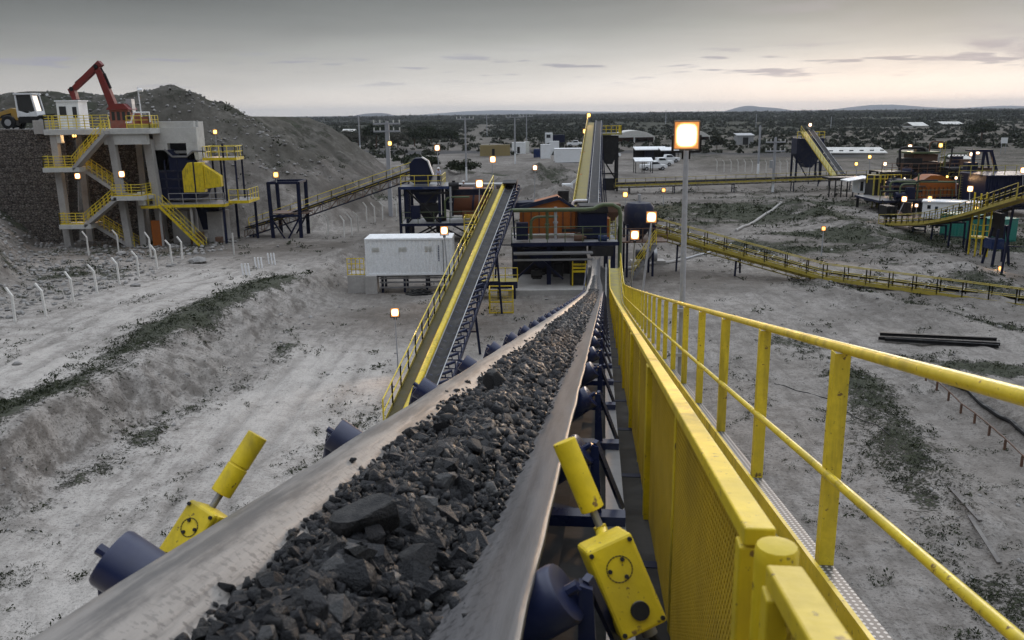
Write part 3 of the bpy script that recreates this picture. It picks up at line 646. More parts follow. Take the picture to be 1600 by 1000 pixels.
def guard(s0, s1, cell, wires=True):
    """one framed mesh panel beside the belt"""
    TOP, BOT, X = .93, -.46, .275
    fr = MB()
    sg = [s0+(s1-s0)*i/6 for i in range(7)]
    fr.loft([[W(X-.027, s, TOP), W(X+.027, s, TOP), W(X+.027, s, TOP-.035), W(X-.027, s, TOP-.035)] for s in sg], closed=True, cap=True)
    fr.loft([[W(X-.02, s, BOT), W(X+.02, s, BOT), W(X+.02, s, BOT-.04), W(X-.02, s, BOT-.04)] for s in sg], closed=True, cap=True)
    for s in (s0+.03, s1-.03): fr.bar(W(X-.006, s, BOT), W(X-.006, s, TOP-.036), .045, .055, up=W(X, s, 0)-W(X+1, s, 0))
    f = fr.build('mesh_guard', M['yellow'], main, bevel=.004 if s0 < 8 else 0)
    L = s1-s0-.1; H = TOP-BOT-.04; mb = MB(); t = .0042*max(1, cell/.045)
    sl = 1.35
    for sgn in (1, -1):
        k = -H/sl if sgn > 0 else 0.; end = L if sgn > 0 else L+H/sl
        while k < end:
            pts = []
            for u in (0, L):                         # clip h = sgn*(u-k)*sl to the panel
                hh = sgn*(u-k)*sl
                if 0 <= hh <= H: pts.append((u, hh))
            for hh in (0, H):
                u = k+sgn*hh/sl
                if 0 < u < L: pts.append((u, hh))
            if len(pts) >= 2:
                pts.sort(); a, b_ = pts[0], pts[-1]
                if abs(a[0]-b_[0]) > .01: mb.bar(W(X, s0+.05+a[0], BOT+a[1]), W(X, s0+.05+b_[0], BOT+b_[1]), t, t*2.2, up=(math.cos(HD), -math.sin(HD), 0))
            k += cell
    mb.build('wire_mesh', M['yellow_mesh'], f)
    pm = MB(); pm.bx(0, 0, 0, 0, 0, 0) if False else None
    for j in range(1, max(2, int((s1-s0)/1.1))):
        s = s0+(s1-s0)*j/max(2, int((s1-s0)/1.1)); pm.bar(W(X+.006, s, BOT), W(X+.006, s, TOP-.037), .03, .03)
    if pm.v: pm.build('stiffener', M['yellow'], f)
sj = [-1.6, 1.20, 4.66, 7.7, 10.75, 13.8, 17.2, 20.6, 24.0, 27.4, 30.8, 34.2, 37.6, 41.0, 44.4, 48, 52, 56]
for i in range(len(sj)-1):
    guard(sj[i]+(.19 if i == 1 else .03), sj[i+1], .028 if i < 3 else (.05 if i < 6 else .12))
mb = MB(); p = W(.285, 1.30, -.5); q = W(.285, 1.30, .93); mb.tube([p, q-V(0, 0, .03), q-V(0, 0, .012), q-V(0, 0, .002), q], .036, 14)
for i in range(14): mb.v[42+i] = q+(mb.v[42+i]-q)*.9; mb.v[56+i] = q+(mb.v[56+i]-q)*.6
mb.build('guard_post', M['yellow'], main, smooth=True)
# belt alignment switches on both sides of the belt
def switch(top, bot, boxc, bw, bh, bd, lean_to, two, lab):
    top, bot, boxc = Vector(top), Vector(bot), Vector(boxc); ax = (top-bot).normalized(); d = (bot-top)
    body = MB(); vw = (boxc-CAMP).normalized(); v_ = (lean_to-boxc); v_ = (v_-ax*v_.dot(ax)).normalized(); n_ = ax.cross(v_)
    body.box(boxc, (bw, bd*.86, bh), ax=(v_, n_, ax))
    o = body.build('alignment_switch', M['yellow'], main, bevel=.009); o['label'] = lab
    sg = -1 if n_.dot(vw) > 0 else 1
    lid = MB(); lid.box(boxc + n_*sg*(bd*.43+.014), (bw*1.0, .024, bh*1.0), ax=(v_, n_, ax))
    lid.build('switch_cover', M['yellow'], o, bevel=.008)
    fc = boxc + n_*sg*(bd*.43+.0262)
    det = MB()
    for du, dw in ((-.42, .44), (.42, .44), (-.42, -.44), (.42, -.44)):
        p = fc+v_*bw*du+ax*bh*dw; sc_ = MB(); sc_.tube([p, p+n_*sg*.005], .006, 6); sc_.build('screw', M['dark_steel'], o)
    c0 = fc+ax*bh*.20
    for k in range(24):
        a0, a1 = 2*math.pi*k/24, 2*math.pi*(k+.8)/24
        det.bar(c0+(v_*math.cos(a0)+ax*math.sin(a0))*bw*.26, c0+(v_*math.cos(a1)+ax*math.sin(a1))*bw*.26, .0022, .003, up=n_)
    for k in range(3):
        a0 = .9+2.09*k; p = c0+(v_*math.cos(a0)+ax*math.sin(a0))*bw*.2; sc_ = MB(); sc_.tube([p, p+n_*sg*.005], .0055, 6); sc_.build('screw', M['dark_steel'], o)
    det.build('ring_mark', M['dark_steel'], o)
    pl = MB(); c1 = fc-ax*bh*.27+v_*bw*.05; pl.tube([c1, c1+n_*sg*.006, c1+n_*sg*.009], bw*.19, 20); pl.build('plug', M['rubber_black'], o, smooth=True)
    rl = MB(); r = .031
    if two:
        mid = top.lerp(bot, .53); rl.tube([top, mid+ax*.002], r, 22); rl.tube([mid-ax*.002, bot], r*1.02, 22); rl.tube([mid-ax*.004, mid+ax*.004], r*.95, 16)
    else: rl.tube([top, bot], r, 22)
    rl.build('roller', M['yellow'], o, smooth=True, bevel=.002)
    e = boxc+ax*bh*.5; st = MB(); st.tube([bot+ax*.01, bot-ax*.05], .010, 10); st.build('spindle', M['steel'], o, smooth=True)
    ar = MB(); ar.tube([bot-ax*.045, bot-ax*.06, e-ax*.02], .0165, 12); ar.build('lever', M['yellow'], o, smooth=True)
    ca = MB(); b0 = boxc-ax*bh*.5+v_*bw*.15; ca.tube([b0, b0-ax*.035], .02, 12); ca.build('cable_gland', M['steel'], o, smooth=True)
    cb = MB(); cb.tube([b0-ax*.03, b0-ax*.10+v_*.02, b0-ax*.25+v_*.02, b0-ax*.5], .011, 8); cb.build('cable', M['rubber_black'], o, smooth=True)
    br = MB(); br.box(boxc-n_*sg*(bd*.43+.012), (bw*.6, .012, bh*.7), ax=(v_, n_, ax)); br.build('bracket', M['navy'], o)
switch(at(881, 689, 2.05), at(926, 796, 2.0), at(968, 907, 1.86), .118, .225, .115, W(.8, 1.9, .2), False, 'yellow alignment switch with round black plug beside the mesh guard')
switch(at(403, 680, 2.42), at(345, 771, 2.34), at(303, 850, 2.25), .10, .22, .10, W(-2.6, 2.2, .4), True, 'yellow alignment switch on the open side of the belt')
# ---- ore heap
m, nt_, b, g = newmat('ore'); ra = N(nt_, 'ShaderNodeAttribute', attribute_name='rnd').outputs['Fac']; oi = N(nt_, 'ShaderNodeObjectInfo').outputs['Random']
tt = g.math('FRACT', g.math('ADD', g.math('MULTIPLY', ra, 1.0), g.math('MULTIPLY', oi, 1.0)))
P = geonoise(nt_); on = g.noise(P, 34, 8, .7); on2 = g.noise(P, 140, 4, .6)
c = g.ramp(tt, [(0, (.004, .0045, .006)), (.5, (.008, .009, .012)), (.74, (.016, .0175, .022)), (.87, (.022, .021, .023)), (.95, (.034, .035, .038)), (1, (.10, .10, .10))])
c = g.mix(g.math('MULTIPLY', g.smooth(on, .52, .72), .34), c, (.048, .049, .053))
nt_.links.new(c, b.inputs['Base Color']); nt_.links.new(g.smooth(on, .3, .7, .24, .62), b.inputs['Roughness']); b.inputs['Specular IOR Level'].default_value = .42
bump(g, nt_, b, g.math('ADD', on, g.math('MULTIPLY', on2, .4)), .9, .018)
OC = -.612
def pile_top(o, s):
    near = np.interp(s, [1.2, 1.8, 2.6, 5], [.225, .26, .285, .305])
    hw = near+fbm(s, s*0, 1.4, 3, 12)*.06
    t = np.clip(1-(np.abs(o)/hw)**2, 0, 1)
    wing = .50+np.maximum(np.abs(o-.03)-.15, 0)*.70
    return wing, np.where(np.abs(o) < hw, wing + (t**.75)*(.205-.09*(np.abs(o)/hw)) + fbm(o+s*0, s, 4.5, 3, 15)*.05*t, wing-.05)
def hit(px, py, rad):
    d = ray(px, py); k = 1e-3
    for i in range(4000):
        k += .00001; p = CAMP+d*k; sx = p.x*math.sin(HD)+p.y*math.cos(HD); X = p.x*math.cos(HD)-p.y*math.sin(HD)
        tp = float(pile_top(np.array([X-OC]), np.array([sx]))[1][0])
        if p.z < W(X, sx, tp+rad*.42).z: return p
    return p
def ore():
    rng = np.random.default_rng(21); S_, O_, R_ = [], [], []
    for s0, s1, n, mu, sg in ((1.15, 3.5, 6500, -4.10, .50), (3.5, 8, 5600, -3.85, .48), (8, 16, 4200, -3.5, .42), (16, 47, 6000, -3.15, .36)):
        S_.append(rng.uniform(s0, s1, n)); O_.append(rng.normal(0, .15, n)); R_.append(np.clip(rng.lognormal(mu, sg, n), .008, .068))
    s = np.concatenate(S_); o = np.concatenate(O_); r = np.concatenate(R_)
    wing, top = pile_top(o, s); ok = (np.abs(o) < np.interp(s, [1.2, 1.8, 2.6, 5], [.235, .27, .295, .33])) & (s < 50); ok |= (rng.uniform(0, 1, len(o)) < .03) & (np.abs(o) < .36)
    r = np.where(np.abs(o) > .27, np.minimum(r, .022), r)
    h = np.maximum(top-.012, wing+r*.35) + rng.uniform(-.012, .012, len(o)); s, o, r, h = s[ok], o[ok], r[ok], h[ok]
    pos = Wn(OC+o, s, h); size = r/np.hypot(s, 1.0)
    big = np.argsort(-size)[:270]; rest = np.setdiff1d(np.arange(len(s)), big)
    v, f, rn = rocks_mesh(pos[rest], r[rest], rng)
    # heap body under the loose lumps
    gs = np.arange(1.0, 52, .06); go = np.linspace(-.30, .30, 17); G_, O2 = np.meshgrid(gs, go, indexing='ij')
    w_, tp = pile_top(O2, G_); hh = np.where(np.abs(O2) > np.interp(G_, [1.2, 1.8, 2.6, 5], [.20, .235, .26, .285]), w_-.03, np.maximum(tp-.035, w_-.03)); gv = Wn(OC+O2, G_, hh).reshape(-1, 3)
    ii = np.arange((len(gs)-1)*17).reshape(-1, 17)[:, :-1].ravel(); gf = np.stack([ii, ii+1, ii+18, ii+17], 1); gf = np.concatenate([gf[:, [0, 1, 2]], gf[:, [0, 2, 3]]])
    ob = npmesh('crushed_ore', np.concatenate([v, gv]), np.concatenate([f, gf+len(v)]), M['ore']); ob['kind'] = 'stuff'; ob['label'] = 'crushed dark ore heaped along the moving belt'
    a = ob.data.attributes.new('rnd', 'FLOAT', 'POINT'); a.data.foreach_set('value', np.concatenate([rn, np.full(len(gv), .2)]).astype(np.float32))
    meshes = []
    for tv, tf in TEMPL:
        bm = bmesh.new(); vs = [bm.verts.new(p) for p in tv]
        for q in tf:
            try: bm.faces.new([vs[i] for i in q])
            except ValueError: pass
        bmesh.ops.recalc_face_normals(bm, faces=bm.faces); me = bpy.data.meshes.new('ore_lump'); bm.to_mesh(me); bm.free(); me.materials.append(M['ore']); meshes.append(me)
    rr = random.Random(3)
    for i in big:
        k = rr.randrange(12); q = bpy.data.objects.new('ore_lump', meshes[k]); C.objects.link(q); q.location = pos[i]; q.scale = (r[i],)*3
        q.rotation_euler = [rr.uniform(0, 6.28) for _ in range(3)]
        tag(q, 'dark angular ore lump lying in the heap on the near stretch of belt', 'rock', 'ore lumps lying on the near belt')
    for px, py, d_, rad, sc, lab in ((580, 808, 2.80, .092, (1.25, .8, .72), 'large brownish grey slab-like lump at the left edge of the ore heap'), (650, 868, 2.42, .055, (1.15, .9, .8), 'big black lump in the middle of the heap, just below the slab'),
                           (776, 596, 7.0, .105, (1.2, .9, .8), 'olive grey boulder standing out in the far part of the ore heap'), (742, 700, 4.2, .052, (1, .9, .9), 'round dark lump alone at the crown of the ore heap')):
        p = hit(px, py, rad); bm = bmesh.new(); bmesh.ops.create_icosphere(bm, subdivisions=3, radius=1); rg = np.random.default_rng(px)
        pl = rg.normal(size=(9, 3)); pl /= np.linalg.norm(pl, axis=1)[:, None]; dd = rg.uniform(.45, .75, 9)
        for v_ in bm.verts:
            co = np.array(v_.co[:])
            for n_, d0 in zip(pl, dd):
                e = co@n_-d0
                if e > 0: co = co-n_*e*.97
            v_.co = co*np.array(sc)*rad
        me = bpy.data.meshes.new('ore_boulder'); bm.to_mesh(me); bm.free(); me.materials.append(M['ore_boulder'])
        q = bpy.data.objects.new('ore_boulder', me); C.objects.link(q); q.location = p; q.rotation_euler = (rg.uniform(-.2, .2), rg.uniform(-.2, .2), rg.uniform(0, 3)); tag(q, lab, 'rock', 'large ore boulders')
ore()

# ================================================================ shared builders for the plant
def rail_run(parent, pts, h=1.05, mat='yellow_rail', step=1.6, r=.025, mids=2, name='handrail', toe=None):
    """one run of hand rail along a base line"""
    mb = MB(); pts = [Vector(p) for p in pts]
    for k in range(mids): mb.tube([p+V(0, 0, h*(1-k/max(mids, 1))) for p in pts], r, 6)
    for a, b_ in zip(pts[:-1], pts[1:]):
        L = (b_-a).length; n = max(1, round(L/step))
        for i in range(n+1):
            p = a.lerp(b_, i/n); mb.bar(p, p+V(0, 0, h), r*2, r*2)
    o = mb.build(name, M[mat], parent)
    if toe:
        t = MB()
        for a, b_ in zip(pts[:-1], pts[1:]): t.bar(a+V(0, 0, .06), b_+V(0, 0, .06), .012, .14)
        t.build('toe_board', M[toe], parent)
    return o
def deck(parent, x0, x1, y0, y1, z, mat='steel', edge='navy', th=.06, name='deck'):
    mb = MB(); mb.bx(x0, x1, y0, y1, z-th, z); d = mb.build(name, M[mat], parent)
    e = MB()
    e.bx(x0, x1, y0-.085, y0-.003, z-.26, z+.004); e.bx(x0, x1, y1+.003, y1+.085, z-.26, z+.004)
    e.bx(x0-.085, x0-.003, y0, y1, z-.26, z+.004); e.bx(x1+.003, x1+.085, y0, y1, z-.26, z+.004)
    e.build('edge_beam', M[edge], parent); return d
def column(parent, x, y, z0, z1, w=.2, mat='navy', lean=(0, 0)):
    mb = MB(); p = V(x+lean[0], y+lean[1], z0); q = V(x, y, z1)
    mb.bar(p, q, w, .02, up=(0, 1, 0)); mb.bar(p+V(0, w*.45, 0), q+V(0, w*.45, 0), .02+w, .02, up=(0, 1, 0)); mb.bar(p+V(0, w*.22, 0), q+V(0, w*.22, 0), .02, w*.42, up=(0, 1, 0))
    pl = MB(); mb.box(p+V(0, w*.2, .02), (w*1.9, w*1.9, .04)); return mb.build('column', M[mat], parent)
def brace(parent, p, q, w=.1, mat='navy', name='brace'):
    mb = MB(); mb.bar(p, q, w, w); return mb.build(name, M[mat], parent)
def stairs(parent, p, q, width, side, mat='yellow', n=None, rails=True, tread='steel'):
    """open steel stair from the low end p to the high end q; side = unit vector across"""
    p, q, sd = Vector(p), Vector(q), Vector(side); d = q-p; n = n or max(3, int(d.z/.2))
    mb = MB()
    for k in (0, width): mb.bar(p+sd*k, q+sd*k, .04, .24)
    mb.build('stair_stringer', M[mat], parent)
    t = MB(); hd = V(d.x, d.y, 0).normalized()
    for i in range(n): c = p+d*((i+.7)/n)+sd*width/2; t.box(c, (.23, width-.06, .03), ax=(hd, sd, V(0, 0, 1)))
    t.build('tread', M[tread], parent)
    if rails:
        for k in (0, width):
            r = MB()
            for hgt_ in (1.0, .52): r.tube([p+sd*k+V(0, 0, hgt_), q+sd*k+V(0, 0, hgt_)], .024, 6)
            for i in range(5): c = p+sd*k+d*(i/4); r.bar(c, c+V(0, 0, 1.0), .04, .04)
            r.build('stair_rail', M['yellow_rail'], parent)
def conveyor(label, pts, bw=.7, walk=1, ww=.75, mats=('belt_dark', 'navy', 'navy_roller'), depth=.5, truss=None, idler_step=1.4, side_plate=None, tube=None, guard_rail=True, legs=(), skirt=None, rail2=False, group='plant belt conveyors', rails_mat='yellow_rail', floor_mat='yellow_dirty', slug='belt_conveyor', lace='yellow', so=.2, toe='yellow'):
    """a whole conveyor along the belt line pts (low end first): belt, stringers, idlers, walkway, rails, legs"""
    pts = [Vector(p) for p in pts]
    t = thing(slug, label, 'conveyor', (pts[0].x, pts[0].y, 0), group)
    seg = [(b_-a).length for a, b_ in zip(pts[:-1], pts[1:])]; tot = sum(seg)
    def pos(s):
        s = min(max(s, 0), tot); i = 0
        while i < len(seg)-1 and s > seg[i]: s -= seg[i]; i += 1
        d = (pts[i+1]-pts[i]).normalized(); return pts[i]+d*s, d
    def L(X, s, h):
        p, d = pos(s); x = V(d.y, -d.x, 0).normalized(); return p + x*X + V(0, 0, h)
    N_ = max(2, int(tot/1.5)); ss = [tot*i/N_ for i in range(N_+1)]
    hb = bw/2
    mb = MB(); mb.loft([[L(-hb, s, .10), L(-hb*.55, s, .01), L(-hb*.2, s, -.03), L(hb*.2, s, -.03), L(hb*.55, s, .01), L(hb, s, .10), L(hb, s, .085), L(hb*.2, s, -.05), L(-hb*.2, s, -.05), L(-hb, s, .085)] for s in ss], closed=True, cap=True); mb.build('belt', M[mats[0]], t, smooth=False)
    if skirt:
        for X in (-hb-.02, hb+.02):
            k = MB(); k.loft([[L(X-.02, s, .13), L(X+.02, s, .13), L(X+.02, s, .09), L(X-.02, s, .09)] for s in ss], closed=True, cap=True); k.build('belt_edge', M[skirt], t)
    if truss is None:
        for X in (-hb-.2, hb+so):
            k = MB(); k.loft([[L(X-.04, s, -.12), L(X+.04, s, -.12), L(X+.04, s, -.34), L(X-.04, s, -.34)] for s in ss], closed=True, cap=True); k.build('stringer', M[mats[1]], t)
    else:
        D = truss
        for X, h in ((-hb-.2, -.12), (hb+.2, -.12), (-hb-.2, -.12-D), (hb+.2, -.12-D)):
            k = MB(); k.loft([[L(X-.04, s, h), L(X+.04, s, h), L(X+.04, s, h-.08), L(X-.04, s, h-.08)] for s in ss], closed=True, cap=True)
            k.build('stringer', M[mats[1]], t)
        n2 = max(2, int(tot/(D*1.2)))
        for X in (-hb-.2, hb+.2):
            k = MB()
            for i in range(n2):
                a, b_ = tot*i/n2, tot*(i+1)/n2
                k.bar(L(X, a, -.16), L(X, a, -.16-D), .05, .05); k.bar(L(X, a, -.16 if i % 2 else -.16-D), L(X, b_, -.16-D if i % 2 else -.16), .045, .045)
            k.build('lacing', M[lace], t)
    idp = None; p0 = None; ni = min(95, int(tot/idler_step))
    for i in range(ni):
        s = tot*(i+.5)/ni; o = L(0, s, 0)
        if idp is None:
            k = MB(); k.bar(L(-hb-.2, s, -.12), L(hb+so, s, -.12), .06, .05)
            if so > .3: k.tube([L(hb+.06, s, .06), L(hb+so-.03, s, .20)], .07, 8); k.bar(L(hb+so, s, -.12), L(hb+so-.01, s, .24), .05, .03)
            for sg in (-1, 1):
                k.tube([L(sg*hb*.35, s, -.055), L(sg*(hb+.12), s, .085)], .055, 8); k.bar(L(sg*(hb+.17), s, -.12), L(sg*(hb+.14), s, .13), .05, .03)
            idp = k.build('idler', M[mats[2]], t); idp.location = o-parent_world(t); p0 = o
            for v in idp.data.vertices: v.co += parent_world(t)-o
        else:
            c_ = idp.copy(); C.objects.link(c_); c_.parent = t; c_.location = idp.location+(o-p0)
    if walk:
        X0 = walk*(hb+.30); X1 = walk*(hb+.30+ww)
        k = MB(); k.loft([[L(min(X0, X1), s, -.22), L(max(X0, X1), s, -.22), L(max(X0, X1), s, -.26), L(min(X0, X1), s, -.26)] for s in ss], closed=True, cap=True); k.build('walkway_floor', M[floor_mat], t)
        k = MB(); k.loft([[L(X1-.012, s, -.08), L(X1+.012, s, -.08), L(X1+.012, s, -.34), L(X1-.012, s, -.34)] for s in ss], closed=True, cap=True); k.build('toe_board', M[toe], t)
        rail_run(t, [L(X1, s, -.22) for s in ss], 1.05, rails_mat, 1.7, .03)
        if rail2: rail_run(t, [L(X0, s, -.22) for s in ss], 1.0, rails_mat, 1.7, .03, name='inner_handrail')
    if side_plate:
        X = side_plate[0]*(hb+.27); k = MB(); k.loft([[L(X-.015, s, side_plate[1]), L(X+.015, s, side_plate[1]), L(X+.015, s, side_plate[2]), L(X-.015, s, side_plate[2])] for s in ss], closed=True, cap=True); k.build('side_plate', M[side_plate[3]], t)
    if tube:
        k = MB(); k.tube([L(tube[0], s, tube[1]) for s in ss], tube[2], 12); k.build('tube_guard', M['yellow'], t, smooth=True)
    # head pulley
    k = MB(); p, d = pos(tot); x = V(d.y, -d.x, 0).normalized(); k.tube([p-x*(hb+.05)-V(0, 0, .12), p+x*(hb+.05)-V(0, 0, .12)], .2, 14); k.build('head_pulley', M['dark_steel'], t, smooth=True)
    for (s, gz, spread) in legs:
        s *= tot; k = MB(); dd = truss or .25
        for sg in (-1, 1):
            a = L(sg*(hb+.2), s, -.16-dd); k.bar(a, V(L(sg*(hb+.2+spread), s, 0).x, L(sg*(hb+.2+spread), s, 0).y, gz), .13, .13)
        a = L(-(hb+.25), s, -.22-dd); b_ = L(hb+.25, s, -.22-dd); k.bar(a, b_, .12, .14)
        a2 = L(-(hb+.2+spread*.5), s, 0); b2 = L(hb+.2+spread*.5, s, 0); zz = gz+(a.z-gz)*.5; k.bar(V(a2.x, a2.y, zz), V(b2.x, b2.y, zz), .08, .08)
        k.build('trestle', M['navy'], t)
    return t, L, tot
def container(label, x0, y0, z0, Lx, Wy, Hz, mat, rz=0, group=None, vents=(), doors=None, slug='shipping_container'):
    t = thing(slug, label, 'container', (x0, y0, z0), group, rz)
    o = Vector((x0, y0, z0)); mb = MB(); r = .035; n = max(4, int(Lx/.28)); pts = []
    for i in range(n):
        a = .12+(Lx-.24)*i/n; w_ = (Lx-.24)/n
        pts += [(a, .03), (a+w_*.35, .03), (a+w_*.5, .03+r), (a+w_*.85, .03+r)]
    pts.append((Lx-.12, .03)); back = [(x, Wy-y) for x, y in reversed(pts)]
    mb.prism([o+V(x, y, .14) for x, y in pts+back], V(0, 0, Hz-.26)); mb.build('wall', M[mat], t)
    e = MB()
    for x in (0, Lx-.12):
        for y in (0, Wy-.12): e.bx(o.x+x, o.x+x+.12, o.y+y, o.y+y+.12, o.z+.002, o.z+Hz-.13)
    for y in (0.004, Wy-.12): e.bx(o.x+.12, o.x+Lx-.12, o.y+y, o.y+y+.1, o.z+.004, o.z+.14)
    e.build('frame', M[mat], t)
    rf = MB(); rf.bx(o.x-.01, o.x+Lx+.01, o.y-.01, o.y+Wy+.01, o.z+Hz-.12, o.z+Hz)
    for i in range(int(Lx/.6)): x = o.x+.3+.6*i; rf.bx(x, x+.3, o.y+.15, o.y+Wy-.15, o.z+Hz+.001, o.z+Hz+.02)
    rf.build('roof', M[mat], t)
    for (x, z, w_, h_) in vents:
        v = MB()
        for k in range(6): v.bx(o.x+x, o.x+x+w_, o.y+.0, o.y+.028, o.z+z+h_*k/6, o.z+z+h_*(k+.55)/6)
        v.bx(o.x+x-.03, o.x+x+w_+.03, o.y+.012, o.y+.029, o.z+z-.03, o.z+z-.004); v.build('vent', M['cream_paint'], t)
    if doors:
        for x in doors:
            d = MB(); d.bx(o.x+x, o.x+x+.8, o.y-.012, o.y+.028, o.z+.15, o.z+2.1); d.build('door', M['dark_steel'], t)
    return t
def pole_lamp(label, base, head, size=.42, aim=None, tilt=.25, mat='lamp_glass', pole='pole_grey', power=0, r=.045, cap=True, name='floodlight_pole', fork=True):
    base, head = Vector(base), Vector(head); t = thing(name, label, 'floodlight', tuple(base), 'floodlights lit around the plant')
    mb = MB(); top = head-V(0, 0, size*.62); mb.tube([base, base.lerp(top, .5), top], r, 10, r2=r*.75); mb.build('pole', M[pole], t, smooth=True)
    f = Vector(aim) if aim else (CAMP-head); f.z = 0; f.normalize(); f = (f*_c(tilt)-V(0, 0, _s(tilt))).normalized(); x = V(-f.y, f.x, 0).normalized(); u = f.cross(x)*-1
    if u.z < 0: u = -u
    w_, h_ = size*.5, size*.56
    hd = MB(); d0 = size*.16
    secs = [[head+x*a*w_*k-f*dd+u*b_*h_*k for a, b_ in ((-1, -1), (1, -1), (1, 1), (-1, 1))] for k, dd in ((1, 0), (1.0, d0*.4), (.72, d0*1.6), (.4, d0*2.2))]
    hd.loft(secs, closed=True, cap=True); hd.build('lamp_housing', M['dark_steel'], t)
    rm = MB()
    for a, b_, ww, hh in ((0, 1, w_, .022*size), (0, -1, w_, .022*size), (1, 0, .022*size, h_), (-1, 0, .022*size, h_)):
        rm.box(head+x*a*w_*.99+u*b_*h_*.99+f*.012, (2*ww, 2*hh, .03), ax=(x, u, f))
    rm.build('reflector_rim', M['lamp_rim'], t)
    gl = MB(); nn = 9; gl.loft([[head+f*.02+x*w_*.95*(2*i/(nn-1)-1)+u*h_*.95*(2*k/(nn-1)-1) for i in range(nn)] for k in range(nn)])
    go = gl.build('lamp_glass', M[mat], t, recalc=False); ca = go.data.attributes.new('core', 'FLOAT', 'POINT')
    ca.data.foreach_set('value', np.array([1-((2*i/(nn-1)-1)**4+(2*k/(nn-1)-1)**4)**.25 for k in range(nn) for i in range(nn)], np.float32))
    if fork:
        k = MB(); a = top
        k.bar(head-x*w_*1.1-u*h_*1.2, head+x*w_*1.1-u*h_*1.2, .03, .03); k.bar(head-x*w_*1.1-u*h_*1.2, head-x*w_*1.1, .03, .03); k.bar(head+x*w_*1.1-u*h_*1.2, head+x*w_*1.1, .03, .03); k.bar(top, head-u*h_*1.2, .04, .04)
        k.box(head-u*h_*1.5-f*.06, (size*.35, size*.3, size*.28), ax=(x, f, u)); k.build('lamp_bracket', M['dark_steel'], t)
    if power:
        l = bpy.data.lights.new('lamp_light', 'SPOT'); l.energy = power; l.color = (1, .58, .27); l.shadow_soft_size = size*.35; l.spot_size = R(150); l.spot_blend = .6
        lo = bpy.data.objects.new('lamp_light', l); C.objects.link(lo); lo.location = head+f*.12-base; lo.parent = t; lo.rotation_euler = (-f).to_track_quat('Z', 'Y').to_euler()
    return t

# ================================================================ left: stone wall, crusher building, crusher, loader
# stone (gabion) retaining wall
t = MB(); a = at(100, 195, 84.6); 
t.prism([V(-62, 84.6, -.5), V(-44.2, 84.6, -.5), V(-43.2, 84.6, 8.2), V(-43.2, 84.6, 11.35), V(-62, 84.6, 11.75)], V(0, 2.0, 0))
tag(t.build('retaining_wall', M['gabion'], None, loc=(-50, 85, 0)), 'dark grey stone filled retaining wall beside the concrete stair building', 'wall')
cb = MB(); cb.bx(-45.9, -43.5, 84.2, 86.2, 11.0, 12.3); tag(cb.build('concrete_block', M['concrete'], None, loc=(-44.5, 85, 11), bevel=.03), 'grey concrete block on the end of the stone wall, near the loader', 'block')
# concrete stair building
BY0, BY1 = 81.6, 86.0
bt = thing('stair_building', 'concrete frame building with yellow railed zigzag stairs and white crane platform on top', 'building', (-38, 83, 0))
for x, x2, y in ((-42.6, -42.4, BY0), (-42.4, -42.4, BY1), (-37.3, -36.5, BY0), (-36.6, -36.4, BY1)):
    mb = MB(); mb.bar(V(x2-.2, y, -.4), V(x, y, 10.95), .62, .62, up=(0, 1, 0)); mb.build('concrete_column', M['concrete'], bt, bevel=.02)
mb = MB(); mb.bar(V(-33.9, 83, -.4), V(-34.5, 83, 10.4), .75, .75, up=(0, 1, 0)); mb.build('concrete_column', M['concrete'], bt, bevel=.02)
mb = MB(); mb.bar(V(-35.7, 82.4, -.4), V(-35.6, 82.4, 5.1), .6, .6, up=(0, 1, 0)); mb.build('concrete_column', M['concrete'], bt, bevel=.02)
mb = MB(); mb.bx(-43.3, -33.4, BY0-.5, BY1+1.2, 10.95, 11.45); mb.build('top_slab', M['concrete_white'], bt, bevel=.02)
mb = MB(); mb.bx(-37.9, -33.9, BY0-.3, BY0+.35, 10.0, 10.947); mb.build('beam', M['concrete_white'], bt); mb = MB(); mb.bx(-42.9, -41.9, BY0-.28, BY0+.3, 10.2, 10.947); mb.build('beam', M['concrete_white'], bt)
mb = MB(); mb.bx(-42.5, -34, BY1+.1, BY1+.5, -.4, 10.9); mb.build('rear_wall', M['gabion'], bt)
# hopper wall to the right with its slot
mb = MB(); mb.bx(-34.2, -30.2, 83.6, 84.1, 11.5, 12.05); mb.bx(-34.2, -30.0, 83.5, 84.2, 10.0, 11.497); mb.bx(-34.2, -32.9, 83.5, 84.2, 7.3, 9.998); mb.bx(-31.1, -30.0, 83.5, 84.2, 8.4, 9.998); mb.build('hopper_wall', M['concrete_white'], bt, bevel=.02)
mb = MB(); mb.bx(-30.45, -30.0, 84.21, 85.6, 8.4, 12.0); mb.build('hopper_side_wall', M['concrete_white'], bt)
mb = MB(); mb.bx(-34.0, -30.5, 85.2, 85.4, 5, 11.4); mb.build('hopper_back', M['dark_steel'], bt)
mb = MB(); mb.bx(-32.9, -31.1, 84.6, 84.75, 9.0, 9.25); mb.build('slot_lip', M['concrete_white'], bt)
mb = MB(); mb.bx(-30.6, -30.25, 83.6, 83.95, 7.6, 8.4); mb.build('hanger', M['white_paint'], bt)
